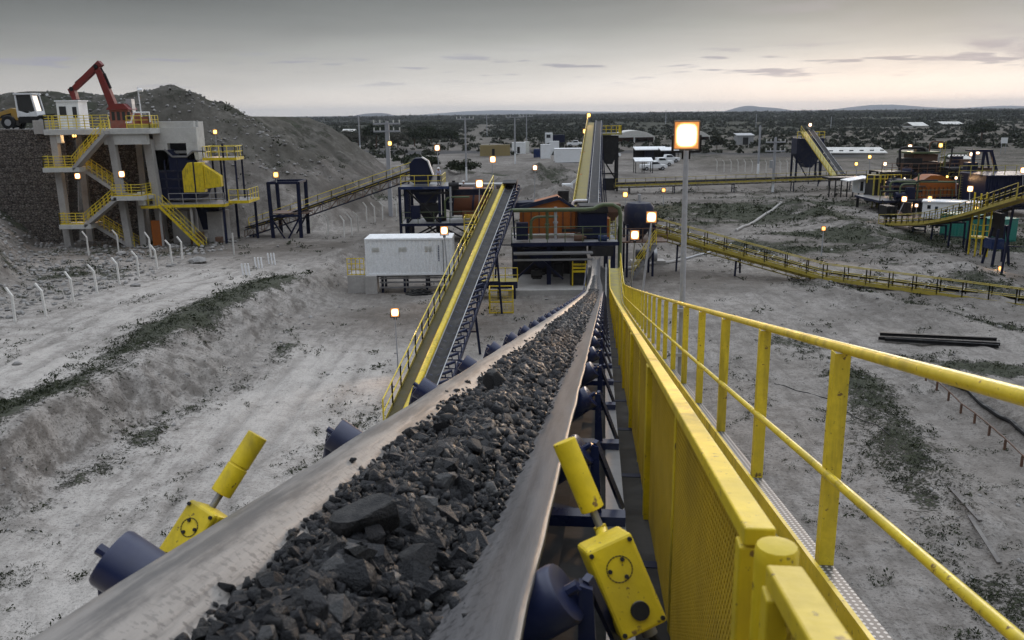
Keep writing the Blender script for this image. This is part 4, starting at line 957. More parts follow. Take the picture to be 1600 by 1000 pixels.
# zigzag flights: landings left/right
def flight(xa, za, xb, zb, y0, y1, land, lx0, lx1):
    mb = MB(); d = V(xb-xa, 0, zb-za); n = max(6, int(abs(zb-za)/.18)); pts = []
    for i in range(n): pts += [V(xa+d.x*i/n, y0, za+d.z*(i+1)/n), V(xa+d.x*(i+1)/n, y0, za+d.z*(i+1)/n)]
    pts += [V(xb, y0, zb-.32), V(xa, y0, za-.32)]
    mb.prism(pts, V(0, y1-y0, 0)); mb.build('stair_flight', M['concrete'], bt)
    for y in (y0+.05, y1-.05):
        r = MB()
        for h in (1.0, .7, .4): r.tube([V(xa, y, za+h), V(xb, y, zb+h)], .03, 6)
        for i in range(9): x = xa+d.x*i/8; z = za+d.z*i/8; r.bar(V(x, y, z), V(x, y, z+1.0), .05, .05)
        r.build('stair_rail', M['yellow_rail'], bt)
def landing(x0, x1, y0, y1, z, rails):
    mb = MB(); mb.bx(x0, x1, y0, y1, z-.42, z); mb.build('landing', M['concrete_white'], bt, bevel=.015)
    for pts in rails: rail_run(bt, [V(*p, z) for p in pts], 1.05, 'yellow_rail', .9, .03, mids=4, name='landing_rail', toe='yellow')
landing(-43.4, -40.0, 80.2, 82.8, 8.0, [[(-43.3, 81.2), (-43.3, 80.3), (-40.3, 80.3)]])
flight(-40.6, 8.0, -37.2, 11.3, 80.2, 81.4, None, 0, 0)
landing(-37.4, -34.4, 80.2, 82.8, 5.3, [[(-37.3, 80.3), (-34.5, 80.3), (-34.5, 82.5)]])
flight(-36.8, 5.3, -40.4, 7.9, 81.5, 82.7, None, 0, 0)
landing(-42.6, -39.6, 80.2, 82.8, 2.7, [[(-42.5, 81.2), (-42.5, 80.3), (-40.2, 80.3)]])
flight(-40.2, 2.7, -36.9, 5.2, 80.2, 81.4, None, 0, 0)
flight(-36.3, .2, -39.9, 2.6, 81.5, 82.7, None, 0, 0)
rail_run(bt, [V(-43.2, 83.8, 11.45), V(-43.2, 81.2, 11.45), V(-37.2, 81.2, 11.45)], 1.25, 'yellow_rail', .8, .03, mids=5, name='roof_rail')
rail_run(bt, [V(-35.6, 81.3, 11.45), V(-33.5, 81.3, 11.45), V(-33.5, 83.4, 11.45)], 1.15, 'yellow_rail', .8, .03, mids=3, name='roof_rail')
# control booth
bo = thing('control_booth', 'small white control booth with two windows on the crane platform', 'booth', (-42.1, 84.4, 11.45))
mb = MB(); mb.bx(-43.1, -41.0, 83.6, 85.4, 11.5, 14.0); mb.build('wall', M['white_paint'], bo, bevel=.02)
mb = MB(); mb.bx(-43.2, -40.9, 83.5, 85.5, 14.003, 14.12); mb.build('roof', M['white_paint'], bo)
mb = MB(); mb.bx(-42.85, -42.2, 83.57, 83.598, 12.7, 13.55); mb.build('window', M['glass'], bo)
mb = MB(); mb.bx(-41.6, -41.2, 83.57, 83.598, 12.5, 13.5); mb.build('window', M['glass'], bo)
mb = MB(); mb.bx(-41.75, -41.08, 83.575, 83.596, 11.6, 12.45); mb.build('door_panel', M['cream_paint'], bo)
# rock breaker crane
CRY = 85.0
cr = thing('rock_breaker', 'red hydraulic rock breaker arm folded in an inverted V beside the white booth', 'crane', (-37.8, CRY, 11.45))
def P_(px, py): return at(px, py, CRY)
mb = MB(); mb.bx(-38.4, -36.6, CRY-.8, CRY+.8, 11.45, 13.2); mb.build('base_cabin', M['brick_red'], cr, bevel=.03)
mb = MB(); mb.prism([V(-38.6, CRY-1, 13.2), V(-36.4, CRY-1, 13.2), V(-36.9, CRY-1, 13.75), V(-38.1, CRY-1, 13.75)], V(0, 2, 0)); mb.build('cabin_roof', M['red_paint'], cr)
mb = MB()
for i in range(4): x = -38.2+.5*i; mb.bx(x, x+.3, CRY-.83, CRY-.803, 12.2, 13.0)
mb.build('cabin_window', M['glass'], cr)
def boom(name, a, b_, w0, w1, parent=cr, mat='red_paint'):
    mb = MB(); d = (b_-a).normalized(); n = V(d.z, 0, -d.x); y = V(0, .32, 0)
    mb.loft([[a-n*w0-y, a+n*w0-y, a+n*w0+y, a-n*w0+y], [a.lerp(b_, .5)-n*(w0+w1)*.55-y, a.lerp(b_, .5)+n*(w0+w1)*.55-y, a.lerp(b_, .5)+n*(w0+w1)*.55+y, a.lerp(b_, .5)-n*(w0+w1)*.55+y], [b_-n*w1-y, b_+n*w1-y, b_+n*w1+y, b_-n*w1+y]], closed=True, cap=True)
    return mb.build(name, M[mat], parent, bevel=.02)
boom('main_boom', P_(180, 172), P_(152, 104), .34, .24); boom('stick', P_(158, 98), P_(116, 139), .26, .2); boom('breaker_hammer', P_(112, 138), P_(119, 156), .28, .2)
mb = MB(); mb.tube([P_(118, 130), P_(140, 111)], .12, 10); mb.tube([P_(140, 111), P_(149, 103)], .07, 8); mb.build('stick_cylinder', M['dark_steel'], cr, smooth=True)
mb = MB(); mb.tube([P_(173, 138), P_(163, 115)], .12, 10); mb.tube([P_(163, 115), P_(158, 106)], .07, 8); mb.build('boom_cylinder', M['dark_steel'], cr, smooth=True)
mb = MB(); mb.tube([P_(152, 104)-V(0, .4, 0), P_(152, 104)+V(0, .4, 0)], .2, 12); mb.tube([P_(114, 139)-V(0, .4, 0), P_(114, 139)+V(0, .4, 0)], .2, 12); mb.build('pivot_pin', M['dark_steel'], cr)
hp = thing('hydraulic_unit', 'small white and yellow hydraulic unit with railing right of the red crane base', 'machine', (-34.9, 84, 11.45))
mb = MB(); mb.bx(-36.0, -33.6, 82.4, 83.4, 11.47, 11.85); mb.build('base', M['yellow_dirty'], hp)
mb = MB(); mb.tube([V(-35.2, 82.9, 11.85), V(-35.2, 82.9, 12.9)], .3, 12); mb.bx(-34.7, -34.0, 82.5, 83.2, 11.853, 12.5); mb.build('tank', M['brick_red'], hp)
mb = MB(); mb.tube([V(-36.1, 82.3, 12.0), V(-35.6, 82.3, 12.0), V(-35.2, 82.3, 12.9), V(-33.8, 82.3, 12.9), V(-33.8, 82.3, 12.0)], .08, 8); mb.build('pipe', M['white_paint'], hp, smooth=True)
mb = MB(); mb.bx(-37.0, -36.45, 84.9, 85.6, 12.9, 14.2); mb.build('cabinet', M['galv'], hp)
ms = MB(); p = at(222, 185, 85); ms.tube([V(p.x, 85, 11.45), V(p.x-.1, 85, 15.3)], .06, 8); ms.tube([V(p.x-.1, 85, 15.0), V(p.x+.35, 85, 15.0)], .16, 8); tag(ms.build('signal_mast', M['white_paint'], None, loc=(p.x, 85, 11.45)), 'thin white mast with a small lamp standing right of the red crane', 'mast')
# wheel loader on the pad
ld = thing('wheel_loader', 'yellow wheel loader with white cab parked on top of the stone wall', 'loader', (-53.8, 98, 11.6))
LX, LY, LZ = -55.6, 97.0, 11.3
def lo(x, y, z): return V(LX+x, LY+y, LZ+z)
mb = MB(); mb.prism([lo(-1.3, 0, 1.0), lo(1.2, 0, 1.0), lo(1.2, 0, 2.2), lo(.6, 0, 2.35), lo(-.9, 0, 1.85), lo(-1.35, 0, 1.5)], V(0, 1.7, 0)); mb.build('engine_cover', M['loader_yellow'], ld, bevel=.04)
mb = MB(); mb.prism([lo(-.85, -.004, 1.25), lo(.5, -.004, 1.25), lo(.5, -.004, 1.8), lo(-.6, -.004, 1.55)], V(0, -.02, 0)); mb.build('grille', M['dark_steel'], ld)
mb = MB(); mb.prism([lo(1.2, 0, .7), lo(3.8, 0, .7), lo(3.8, 0, 1.25), lo(3.2, 0, 1.4), lo(1.2, 0, 1.4)], V(0, 1.7, 0)); mb.build('chassis', M['dark_steel'], ld)
mb = MB()
for a, b_ in ((lo(1.25, .05, 1.3), lo(1.2, .05, 3.75)), (lo(1.25, 1.65, 1.3), lo(1.2, 1.65, 3.75)), (lo(3.35, .05, 1.4), lo(2.95, .05, 3.75)), (lo(3.35, 1.65, 1.4), lo(2.95, 1.65, 3.75))): mb.bar(a, b_, .16, .16)
mb.box(lo(2.1, .85, 3.82), (2.1, 1.9, .16)); mb.prism([lo(1.2, .02, 1.4), lo(3.4, .02, 1.4), lo(3.3, .02, 2.0), lo(2.2, .02, 1.75), lo(1.22, .02, 2.1)], V(0, 1.66, 0)); mb.build('cab', M['white_paint'], ld, bevel=.02)
mb = MB(); mb.prism([lo(1.3, .1, 2.0), lo(3.22, .1, 1.9), lo(2.9, .1, 3.72), lo(1.28, .1, 3.72)], V(0, 1.5, 0)); mb.build('cab_window', M['glass'], ld)
for wx in (.2, 3.9):
    for wy in (-.35, 1.65):
        mb = MB(); c0 = lo(wx, wy, .78); mb.tube([c0, c0+V(0, .08, 0), c0+V(0, .32, 0), c0+V(0, .4, 0)], .78, 20)
        for k in range(20): mb.v[k] = c0+(mb.v[k]-c0)*.9; mb.v[60+k] = c0+V(0, .4, 0)+(mb.v[60+k]-c0-V(0, .4, 0))*.9
        wh = mb.build('wheel', M['rubber_black'], ld, smooth=True); mb = MB(); mb.tube([c0-V(0, .02, 0), c0+V(0, .03, 0)], .36, 16); mb.build('rim', M['galv'], wh)
mb = MB(); mb.bar(lo(3.4, .4, 1.4), lo(5.4, .4, .8), .2, .35); mb.bar(lo(3.4, 1.3, 1.4), lo(5.4, 1.3, .8), .2, .35); mb.bar(lo(3.3, .85, 1.5), lo(4.9, .85, 1.6), .14, .14); mb.build('lift_arm', M['dark_steel'], ld)
mb = MB(); mb.prism([lo(5.2, -.4, .25), lo(6.3, -.4, .2), lo(6.0, -.4, .5), lo(5.6, -.4, 1.35), lo(5.25, -.4, 1.3)], V(0, 2.5, 0)); mb.build('bucket', M['dark_steel'], ld)
for px in (60, 73):
    mb = MB(); c0 = at(px, 148, 96.8); mb.tube([c0, c0+V(0, .1, 0)], .14, 8); mb.build('headlight', M['white_paint'], ld)
# primary crusher
CK = thing('jaw_crusher', 'navy primary crusher with yellow guard and yellow railed platforms, right of the concrete building', 'crusher', (-30.5, 84, 0))
KY = 83.5
mb = MB(); mb.prism([V(-34.4, KY, 9.4), V(-32.9, KY, 9.4), V(-32.4, KY, 8.8), V(-31.0, KY, 8.8), V(-30.4, KY, 9.2), V(-30.2, KY, 8.0), V(-29.6, KY, 6.6), V(-30.6, KY, 4.6), V(-34.2, KY, 4.6)], V(0, 3.4, 0)); mb.build('crusher_body', M['navy'], CK, bevel=.03)
mb = MB(); mb.bar(V(-33.2, KY-.06, 9.45), V(-32.5, KY-.06, 8.75), .1, .16); mb.bar(V(-32.5, KY-.06, 8.75), V(-31.1, KY-.06, 8.75), .1, .16); mb.bar(V(-31.1, KY-.06, 8.75), V(-30.5, KY-.06, 9.25), .1, .16); mb.bar(V(-30.5, KY-.06, 9.25), V(-29.2, KY-.06, 9.2), .1, .14); mb.build('chute_edge', M['steel'], CK)
mb = MB(); [mb.bx(-34.1, -30.6, KY-.1, KY-.003, z, z+.16) for z in (5.6, 6.5, 7.3)]; [mb.bx(x, x+.14, KY-.09, KY-.003, 4.7, 8.4) for x in (-33.4, -32.2)]; mb.build('body_rib', M['navy_dusty'], CK)
mb = MB(); mb.prism([V(-31.3, KY-1.2, 5.4), V(-29.3, KY-1.2, 5.4), V(-29.3, KY-1.2, 8.2), V(-30.7, KY-1.2, 8.2), V(-31.3, KY-1.2, 7.4)], V(0, .8, 0)); mb.build('flywheel_guard', M['yellow'], CK, bevel=.04)
mb = MB(); mb.prism([V(-29.28, KY-1.1, 5.7), V(-27.7, KY-1.1, 5.9), V(-27.7, KY-1.1, 6.9), V(-29.28, KY-1.1, 8.0)], V(0, .7, 0)); mb.build('belt_guard', M['yellow'], CK, bevel=.04)
mb = MB(); mb.bar(V(-30.15, KY-1.22, 5.4), V(-30.15, KY-1.22, 8.25), .12, .05, up=(0, 1, 0)); mb.build('guard_strut', M['navy'], CK)
deck(CK, -33.4, -27.2, KY-2.2, KY+2, 4.35, 'steel', 'yellow'); deck(CK, -27.1, -25.3, KY-1.0, KY+2.6, 4.55, 'steel', 'yellow')
deck(CK, -29.5, -26.4, KY-.2, KY+2.2, 8.6, 'steel', 'yellow'); deck(CK, -35.0, -33.5, KY-2.4, KY-1.0, 4.3, 'steel', 'yellow')
rail_run(CK, [V(-32.4, KY-2.2, 4.35), V(-27.2, KY-2.2, 4.35)], 1.05, 'steel', 1.2, .03); rail_run(CK, [V(-27.1, KY-1, 4.55), V(-25.3, KY-1, 4.55), V(-25.3, KY+2.6, 4.55)], 1.05, 'yellow_rail', .9, .03)
rail_run(CK, [V(-29.5, KY+2.2, 8.6), V(-29.5, KY-.2, 8.6), V(-26.4, KY-.2, 8.6), V(-26.4, KY+2.2, 8.6), V(-29.5, KY+2.2, 8.6)], 1.05, 'yellow_rail', .8, .03); rail_run(CK, [V(-33.6, KY-2.4, 4.3), V(-35, KY-2.4, 4.3), V(-35, KY-1, 4.3)], 1.05, 'yellow_rail', .7, .03)
for x, y, z in ((-27.6, KY-.1, 9.9), (-26.5, KY-.1, 8.3), (-26.5, KY+2, 8.3), (-29.4, KY+2, 8.3), (-28.6, KY+2, 8.3)): column(CK, x, y, 4.4, z, .16)
for x, y in ((-33.5, KY-2), (-30.5, KY-2), (-27.4, KY-2), (-27.4, KY+1.8), (-25.6, KY+2.2)): column(CK, x, y, -.3, 4.1, .22, 'navy' if x > -29 else 'concrete')
stairs(CK, (-29.2, KY-3.2, .15), (-33.0, KY-3.2, 4.3), .9, (0, 1, 0), 'yellow')
mb = MB(); mb.bx(-33.0, -31.4, KY-.6, KY+2, -.3, 3.6); mb.bx(-29.6, -28.2, KY-.4, KY+2, -.3, 3.4); mb.build('foundation', M['concrete'], CK)
mb = MB(); mb.prism([V(-31, KY+.4, 4.2), V(-28.5, KY+.4, 4.2), V(-29.2, KY+.4, 1.6), V(-30.4, KY+.4, 1.6)], V(0, 1.6, 0)); mb.build('discharge_chute', M['navy'], CK)
mb = MB(); mb.bx(-30.9, -29.8, KY-1.8, KY-1, .2, 1.6); mb.build('drive_motor', M['brown_rust'], CK); mb = MB(); mb.bx(-28.6, -28.0, KY-1.6, KY-1, .3, 1.1); mb.build('drive_motor', M['brown_rust'], CK)
op = MB(); op.bx(-34.6, -33.5, KY-1.7, KY-1.5, .1, 2.8); tag(op.build('orange_panel', M['orange_screen'], None, loc=(-34, KY-1.6, .1)), 'rusty orange steel panel standing under the crusher platform', 'panel')
sb = MB(); sb.bx(-35.2, -34.6, 80.9, 81.3, 4.35, 5.6); sb.build  # control box on the landing
tag(sb.build('control_box', M['cream_paint'], None, loc=(-34.9, 81.1, 4.35), bevel=.02), 'grey control box at the left end of the crusher platform', 'box')

# ================================================================ middle of the plant
# conveyor from the crusher up to the screen house, its navy tower
p0, p1 = at(384, 356, 87), at(646, 266, 88)
conveyor('dark conveyor climbing from the crusher through the navy tower to the blue hood', [p0, p0.lerp(p1, .12)-V(0, 0, .1), p1], bw=.8, walk=-1, truss=.75, mats=('belt_dark', 'navy_dusty', 'navy_dusty'), legs=((.05, 0, .2), (.97, 0, .3)), lace='brown_rust')
nt1 = thing('transfer_tower', 'slim navy steel tower frame straddling the crusher conveyor', 'tower', (-23, 88, 0))
TXs = (-24.3, -21.3)
for x in TXs:
    for y in (86.2, 89.4): column(nt1, x, y, -.3, 5.95, .34, lean=(.12 if x < -23 else -.05, 0))
for y in (86.2, 89.4):
    mb = MB(); mb.bar(V(TXs[0], y, 5.9), V(TXs[1], y, 5.9), .25, .25); mb.build('top_beam', M['navy'], nt1)
    brace(nt1, V(TXs[0], y, 2.6), V(TXs[1], y, 2.6), .22); brace(nt1, V(TXs[0], y, 2.5), V(-22.8, y, 0), .16); brace(nt1, V(TXs[1], y, 2.5), V(-22.8, y, 0), .16)
for x in TXs: brace(nt1, V(x, 86.2, 5.9), V(x, 89.4, 5.9), .22)
mb = MB(); mb.bx(-24.4, -20.6, 86.3, 89.3, 2.78, 2.85); mb.build('deck', M['brown_rust'], nt1)
# screening house: decks, hood, trommel
sh = thing('screen_house', 'navy screen house with two decks, blue hood and brown rotary drum behind the white container', 'screen house', (-6, 86, 0))
Z1, Z2 = 5.55, 1.95
for x in (-10.9, -10.2, -7.0, -4.0, -1.4):
    for y in (84.2, 88.6): column(sh, x, y, -.3, Z1-.06 if x < -6 else Z2-.06, .26)
deck(sh, -10.8, -6.0, 84, 89, Z1, 'steel', 'blue'); deck(sh, -10.8, -1.2, 83.8, 88.8, Z2, 'galv', 'navy')
for y in (84.2, 88.6):
    brace(sh, V(-10.2, y, Z2), V(-7, y, Z1-.3), .16, 'dark_steel'); brace(sh, V(-7.0, y, Z2), V(-10.2, y, Z1-.3), .16, 'dark_steel'); brace(sh, V(-10.2, y, 0), V(-7, y, Z2-.3), .16, 'dark_steel'); brace(sh, V(-4, y, 0), V(-7, y, Z2-.3), .16, 'dark_steel')
rail_run(sh, [V(-10.7, 84.1, Z1), V(-6.7, 84.1, Z1), V(-6.7, 88.9, Z1)], 1.05, 'yellow_rail', 1.4, .03); rail_run(sh, [V(-10.7, 83.9, Z2), V(-1.3, 83.9, Z2)], 1.1, 'green_pipe', 1.6, .03)
mb = MB(); mb.prism([V(-9.9, 85, 6.0), V(-9.9, 85, 7.7), V(-9.4, 85, 8.2), V(-8.6, 85, 8.25), V(-8.1, 85, 7.9), V(-7.65, 85, 6.5), V(-8.0, 85, 5.7), V(-9.4, 85, 5.7)], V(0, 1.9, 0)); mb.build('hood', M['navy'], sh, bevel=.03)
mb = MB(); mb.bar(V(-8.65, 85, 8.33), V(-8.05, 85, 7.95), .5, .12, up=(0, 0, 1)); mb.bar(V(-8.05, 85, 7.95), V(-7.6, 85, 6.6), .5, .12); mb.build('hood_edge', M['white_paint'], sh)
mb = MB(); mb.prism([V(-9.9, 84.6, 5.3), V(-6.9, 84.6, 5.3), V(-7.4, 84.6, 3.9), V(-9.0, 84.6, 3.9)], V(0, 3, 0)); mb.build('hopper', M['navy'], sh)
mb = MB(); mb.tube([V(-5.9, 86, 3.9), V(-5.8, 86, 3.9), V(-1.5, 86, 3.85), V(-1.4, 86, 3.85)], 1.42, 30); mb.build('drum', M['trommel_brown'], sh, smooth=True)
for x in (-5.7, -3.7, -1.7):
    mb = MB(); mb.tube([V(x-.1, 86, 3.9), V(x+.1, 86, 3.88)], 1.52, 30); mb.build('drum_ring', M['navy_dusty'], sh, smooth=True)
mb = MB(); mb.prism([V(-5.9, 84.7, 4.6), V(-1.5, 84.7, 4.6), V(-1.5, 84.45, 5.2), V(-5.9, 84.45, 5.2)], V(0, -.06, 0)); mb.build('drum_guard', M['navy_dusty'], sh)
mb = MB(); mb.bx(-6.0, .3, 87.9, 89.6, 5.25, 5.4); mb.bx(-6.0, .3, 89.6, 89.75, 4.2, 5.4); mb.build('roof_sheet', M['galv'], sh)
mb = MB(); mb.prism([V(-6.5, 85.2, 3.2), V(-5.92, 85.2, 3.0), V(-5.92, 85.2, 4.9), V(-6.5, 85.2, 5.2)], V(0, 1.6, 0)); mb.build('feed_chute', M['navy'], sh)
mb = MB(); mb.prism([V(-4.8, 84.6, 2.3), V(-2, 84.6, 2.3), V(-2, 84.6, 3.1), V(-4.8, 84.6, 3.1)], V(0, 2.8, 0)); mb.build('drum_cradle', M['trommel_brown'], sh)
# ladder stair with yellow cage beside the container roof
lg = thing('ladder_cage', 'short yellow caged ladder behind the left conveyor, next to the container roof', 'ladder', tuple(at(735, 400, 70)))
q = at(726, 376, 70); mb = MB()
for x in (0, 1.0): mb.bar(V(q.x+x, 70, -.1), V(q.x+x, 70, q.z+1.9), .09, .09)
for k in range(16): mb.bar(V(q.x+.02, 70, .3+.27*k), V(q.x+.98, 70, .3+.27*k), .05, .05)
mb.build('ladder', M['yellow'], lg); mb = MB()
for z in (q.z+1.9, q.z+1.2, q.z+.5): mb.bar(V(q.x, 70.06, z), V(q.x, 71, z), .06, .06); mb.bar(V(q.x+1, 70.06, z), V(q.x+1, 71, z), .06, .06); mb.bar(V(q.x, 71.03, z), V(q.x+1, 71.03, z), .06, .06)
mb.build('cage', M['yellow'], lg)
# the white container and its base
cp = at(572.3, 431, 60)
ct = container('white corrugated container with three small vents, raised on a steel base below the screen house', cp.x, 60, cp.z, 6.2, 2.5, 2.66, 'white_paint', vents=((.5, 1.75, .5, .30), (2.4, 1.75, .55, .30), (4.25, 1.75, .52, .34)))
mb = MB(); mb.bar(V(cp.x+5.55, 59.985, cp.z+.2), V(cp.x+5.55, 59.985, cp.z+2.5), .035, .03); mb.build('cable', M['dark_steel'], ct)
mk = MB()
for k in range(9): mk.bx(cp.x+5.2, cp.x+5.27, 60.0, 60.026, cp.z+1.0+.13*k, cp.z+1.09+.13*k)
mk.build('lettering', M['blue'], ct)
cbs = thing('container_base', 'low navy steel base frame with pipes carrying the white container', 'frame', (cp.x+3, 61, 0))
mb = MB()
for z in (.25, .62, .92): mb.bx(cp.x+.9, cp.x+6.1, 60.2, 60.32, z, z+.10)
mb.bx(cp.x+.5, cp.x+6.2, 60.35, 60.6, cp.z-.18, cp.z-.004); mb.bx(cp.x+.5, cp.x+6.2, 62.0, 62.2, cp.z-.18, cp.z-.004); mb.build('beam', M['steel'], cbs)
for x in (cp.x+1.0, cp.x+2.6, cp.x+4.2, cp.x+5.8):
    mb = MB(); mb.bx(x, x+.16, 60.36, 60.58, -.1, cp.z-.185); mb.bx(x, x+.16, 62.0, 62.2, -.1, cp.z-.185); mb.build('column', M['navy'], cbs)
mb = MB(); mb.bx(cp.x-.1, cp.x+.75, 59.9, 60.9, -.2, cp.z-.003); tag(mb.build('concrete_plinth', M['concrete'], None, loc=(cp.x+.3, 60.4, 0), bevel=.03), 'pale concrete plinth under the left corner of the white container', 'plinth')
mb = MB(); mb.bx(cp.x-1.4, cp.x-.13, 60.2, 61.9, -.2, cp.z+.0); tag(mb.build('block_step', M['concrete'], None, loc=(cp.x-.8, 61, 0), bevel=.02), 'grey block step at the left end of the white container', 'step')
fr = MB()
for k in range(5): fr.bx(cp.x-1.4+.3*k, cp.x-1.35+.3*k, 60.25, 60.3, cp.z+.004, cp.z+1.25)
for k in range(4): fr.bx(cp.x-1.4, cp.x-.15, 60.31, 60.35, cp.z+.02+.39*k, cp.z+.07+.39*k)
tag(fr.build('grille_gate', M['yellow'], None, loc=(cp.x-.8, 60.3, cp.z)), 'yellow barred grille standing on the step left of the white container', 'gate')
hs = MB(); q = ground(655, 460); rr = random.Random(8)
for k in range(26):
    a0 = rr.uniform(0, 6.28); r_ = rr.uniform(.35, .85); z0 = .05+rr.uniform(0, .45)
    hs.tube([q+V(math.cos(a0+u)*r_*1.2, math.sin(a0+u)*r_*.6, z0*max(.2, 1.1-r_)+.06*math.sin(3*u)) for u in [i*.5 for i in range(9)]], .045, 6)
tag(hs.build('hose_heap', M['rubber_black'], None, loc=q), 'heap of black hoses on the sand in front of the container base', 'hoses')
# conveyor 2 (left yellow one)
q0, q1 = at(652, 690, 31.5), at(797.5, 291, 66); q0.z = max(q0.z, .75)
c2, L2, T2 = conveyor('yellow sided belt conveyor rising away from the camera left of the ore belt', [q0, q1], bw=.62, walk=-1, ww=.7, mats=('belt_dark', 'navy', 'navy_roller'), skirt='galv', tube=(-.50, .17, .15), floor_mat='walk_dark', toe='yellow_far', rail2=False, so=.46, idler_step=.85, legs=((.35, 0, .25), (.62, 0, .3), (.9, 0, .35)), slug='belt_conveyor')
rail_run(c2, [L2(-1.32, T2*i/14, -.22) for i in range(15)], 1.0, 'galv', 2, .02, mids=1, name='outer_rail') if False else None
mb = MB(); s_ = T2-.4; mb.loft([[L2(-.5, s_+d, z), L2(.5, s_+d, z), L2(.5, s_+d, z+.08), L2(-.5, s_+d, z+.08)] for d, z in ((-.6, .42), (.6, .42))], closed=True, cap=True); mb.loft([[L2(-.5, s_+.6, -.9), L2(.5, s_+.6, -.9), L2(.5, s_+.7, -.9), L2(-.5, s_+.7, -.9)], [L2(-.5, s_+.6, .42), L2(.5, s_+.6, .42), L2(.5, s_+.7, .42), L2(-.5, s_+.7, .42)]], closed=True, cap=True); mb.build('head_hood', M['dark_steel'], c2)
for s_, x in ((T2*.955, .62),): 
    mb = MB(); mb.bar(L2(x, s_-1.2, -.3), L2(x, s_+1.2, .6), .06, .06); mb.build('head_guard', M['brown_rust'], c2)
# yellow guard frames below conveyor 2's head
gf = thing('guard_frame', 'yellow open guard frame with mesh on the ground below the left conveyor', 'guard', tuple(GP(783, 490)))
g0 = GP(765, 490); mb = MB()
for a, b_ in (((0, 0, 0), (0, 0, 1.5)), ((1.5, 0, 0), (1.5, 0, 1.5)), ((0, 0, 1.5), (1.5, 0, 1.5)), ((0, 0, .75), (1.5, 0, .75)), ((0, 0, .05), (1.5, 0, .05)), ((0, 1.4, 0), (0, 1.4, 1.5)), ((1.5, 1.4, 0), (1.5, 1.4, 1.5)), ((0, 0, 1.5), (0, 1.4, 1.5)), ((1.5, 0, 1.5), (1.5, 1.4, 1.5)), ((0, 1.4, 1.5), (1.5, 1.4, 1.5))): mb.bar(g0+V(*a), g0+V(*b_), .07, .07)
mb.build('frame', M['yellow'], gf); mb = MB()
for k in range(1, 15): mb.bar(g0+V(.1*k, 0, .08), g0+V(.1*k, 0, 1.47), .016, .016)
for k in range(1, 14): mb.bar(g0+V(.03, .012, .1*k), g0+V(1.47, .012, .1*k), .016, .016)
mb.build('mesh', M['yellow'], gf)
w2 = thing('access_platform', 'low yellow access platform on navy posts between the left conveyor and the ore belt', 'platform', tuple(GP(760, 455)))
A0 = at(733, 442, 57); mb = MB(); mb.bx(A0.x, A0.x+3.3, 57, 58.6, A0.z-.35, A0.z); mb.build('deck', M['yellow_dirty'], w2); mb = MB(); mb.bx(A0.x, A0.x+3.3, 56.9, 56.996, A0.z-.4, A0.z+.05); mb.build('edge_beam', M['navy'], w2)
for x in (.3, 2.0, 3.1):
    mb = MB(); mb.bar(V(A0.x+x, 57.2, -.1), V(A0.x+x, 57.2, A0.z-.36), .16, .16); mb.build('column', M['navy'], w2)
rail_run(w2, [V(A0.x+3.3, 57, A0.z), V(A0.x, 57, A0.z)], 1.0, 'yellow', .8, .03)
# ---- central screen over the tail of the ore belt
sc = thing('vibrating_screen', 'rusty orange screen box on a navy railed deck over the tail of the ore belt', 'screen', (4, 62, 0))
DZ = 3.45; DY = 60.0
def D(px, py, Y=DY): return at(px, py, Y)
xa, xb = D(800, 375).x, D(966, 375).x
deck(sc, xa, xb, DY, DY+5.2, DZ, 'galv', 'navy')
rail_run(sc, [V(xa, DY+.05, DZ), V(xb, DY+.05, DZ), V(xb, DY+5, DZ)], 1.1, 'green_pipe', 1.25, .028)
for x in (xa+.2, D(858, 400).x, xb-.3):
    for y in (DY+.3, DY+4.9): column(sc, x, y, -.2, DZ-.06, .3)
mb = MB(); x0, x1, xm = D(812, 330, 62.5).x, D(892, 330, 62.5).x, D(872, 330, 62.5).x
mb.prism([V(x0, 62, DZ+.35), V(x1+.3, 62, DZ+.35), V(x1+.3, 62, 5.5), V(xm, 62, 6.45), V(x0, 62, 5.75)], V(0, 2.4, 0)); mb.build('screen_box', M['orange_screen'], sc, bevel=.03)
for k in range(7):
    x = x0+.25+(x1-x0)*k/6.5; mb = MB(); mb.bar(V(x, 61.93, DZ+.4), V(x, 61.93, 5.6), .10, .12, up=(0, 1, 0)); mb.build('rib', M['trommel_brown'], sc)
mb = MB(); mb.bar(V(x0, 61.9, 5.72), V(xm, 61.9, 6.42), .12, .3); mb.bar(V(xm, 61.9, 6.42), V(x1+.5, 61.9, 5.5), .12, .2); mb.build('roof_edge', M['navy_dusty'], sc)
mb = MB(); mb.prism([V(x0-.8, 62.4, 5.5), V(x0+1.6, 62.4, 5.75), V(x0+1.0, 62.4, 6.1), V(x0-.8, 62.4, 6.0)], V(0, 1.6, 0)); mb.build('feed_box', M['navy'], sc)
xq0, xq1 = D(903, 350, 61.5).x, D(948, 350, 61.5).x
mb = MB(); mb.bx(xq0, xq1, 61.2, 63.2, DZ+.08, 5.35); mb.build('drive_box', M['navy'], sc, bevel=.04); mb = MB(); mb.prism([V(xq0-.1, 61.1, 5.36), V(xq1+.1, 61.1, 5.36), V(xq1, 61.1, 5.9), V(xq0+.1, 61.1, 5.9)], V(0, 2.2, 0)); mb.build('drive_cover', M['dark_steel'], sc, bevel=.05)
mb = MB(); mb.bx(xq1+.02, xb-.4, 61.5, 63, DZ+.05, 4.9); mb.build('outlet_box', M['orange_screen'], sc)
mb = MB(); mb.bx(x1+.35, xq0-.05, 61.7, 63.5, DZ+.1, 5.6); mb.build('side_box', M['trommel_brown'], sc)
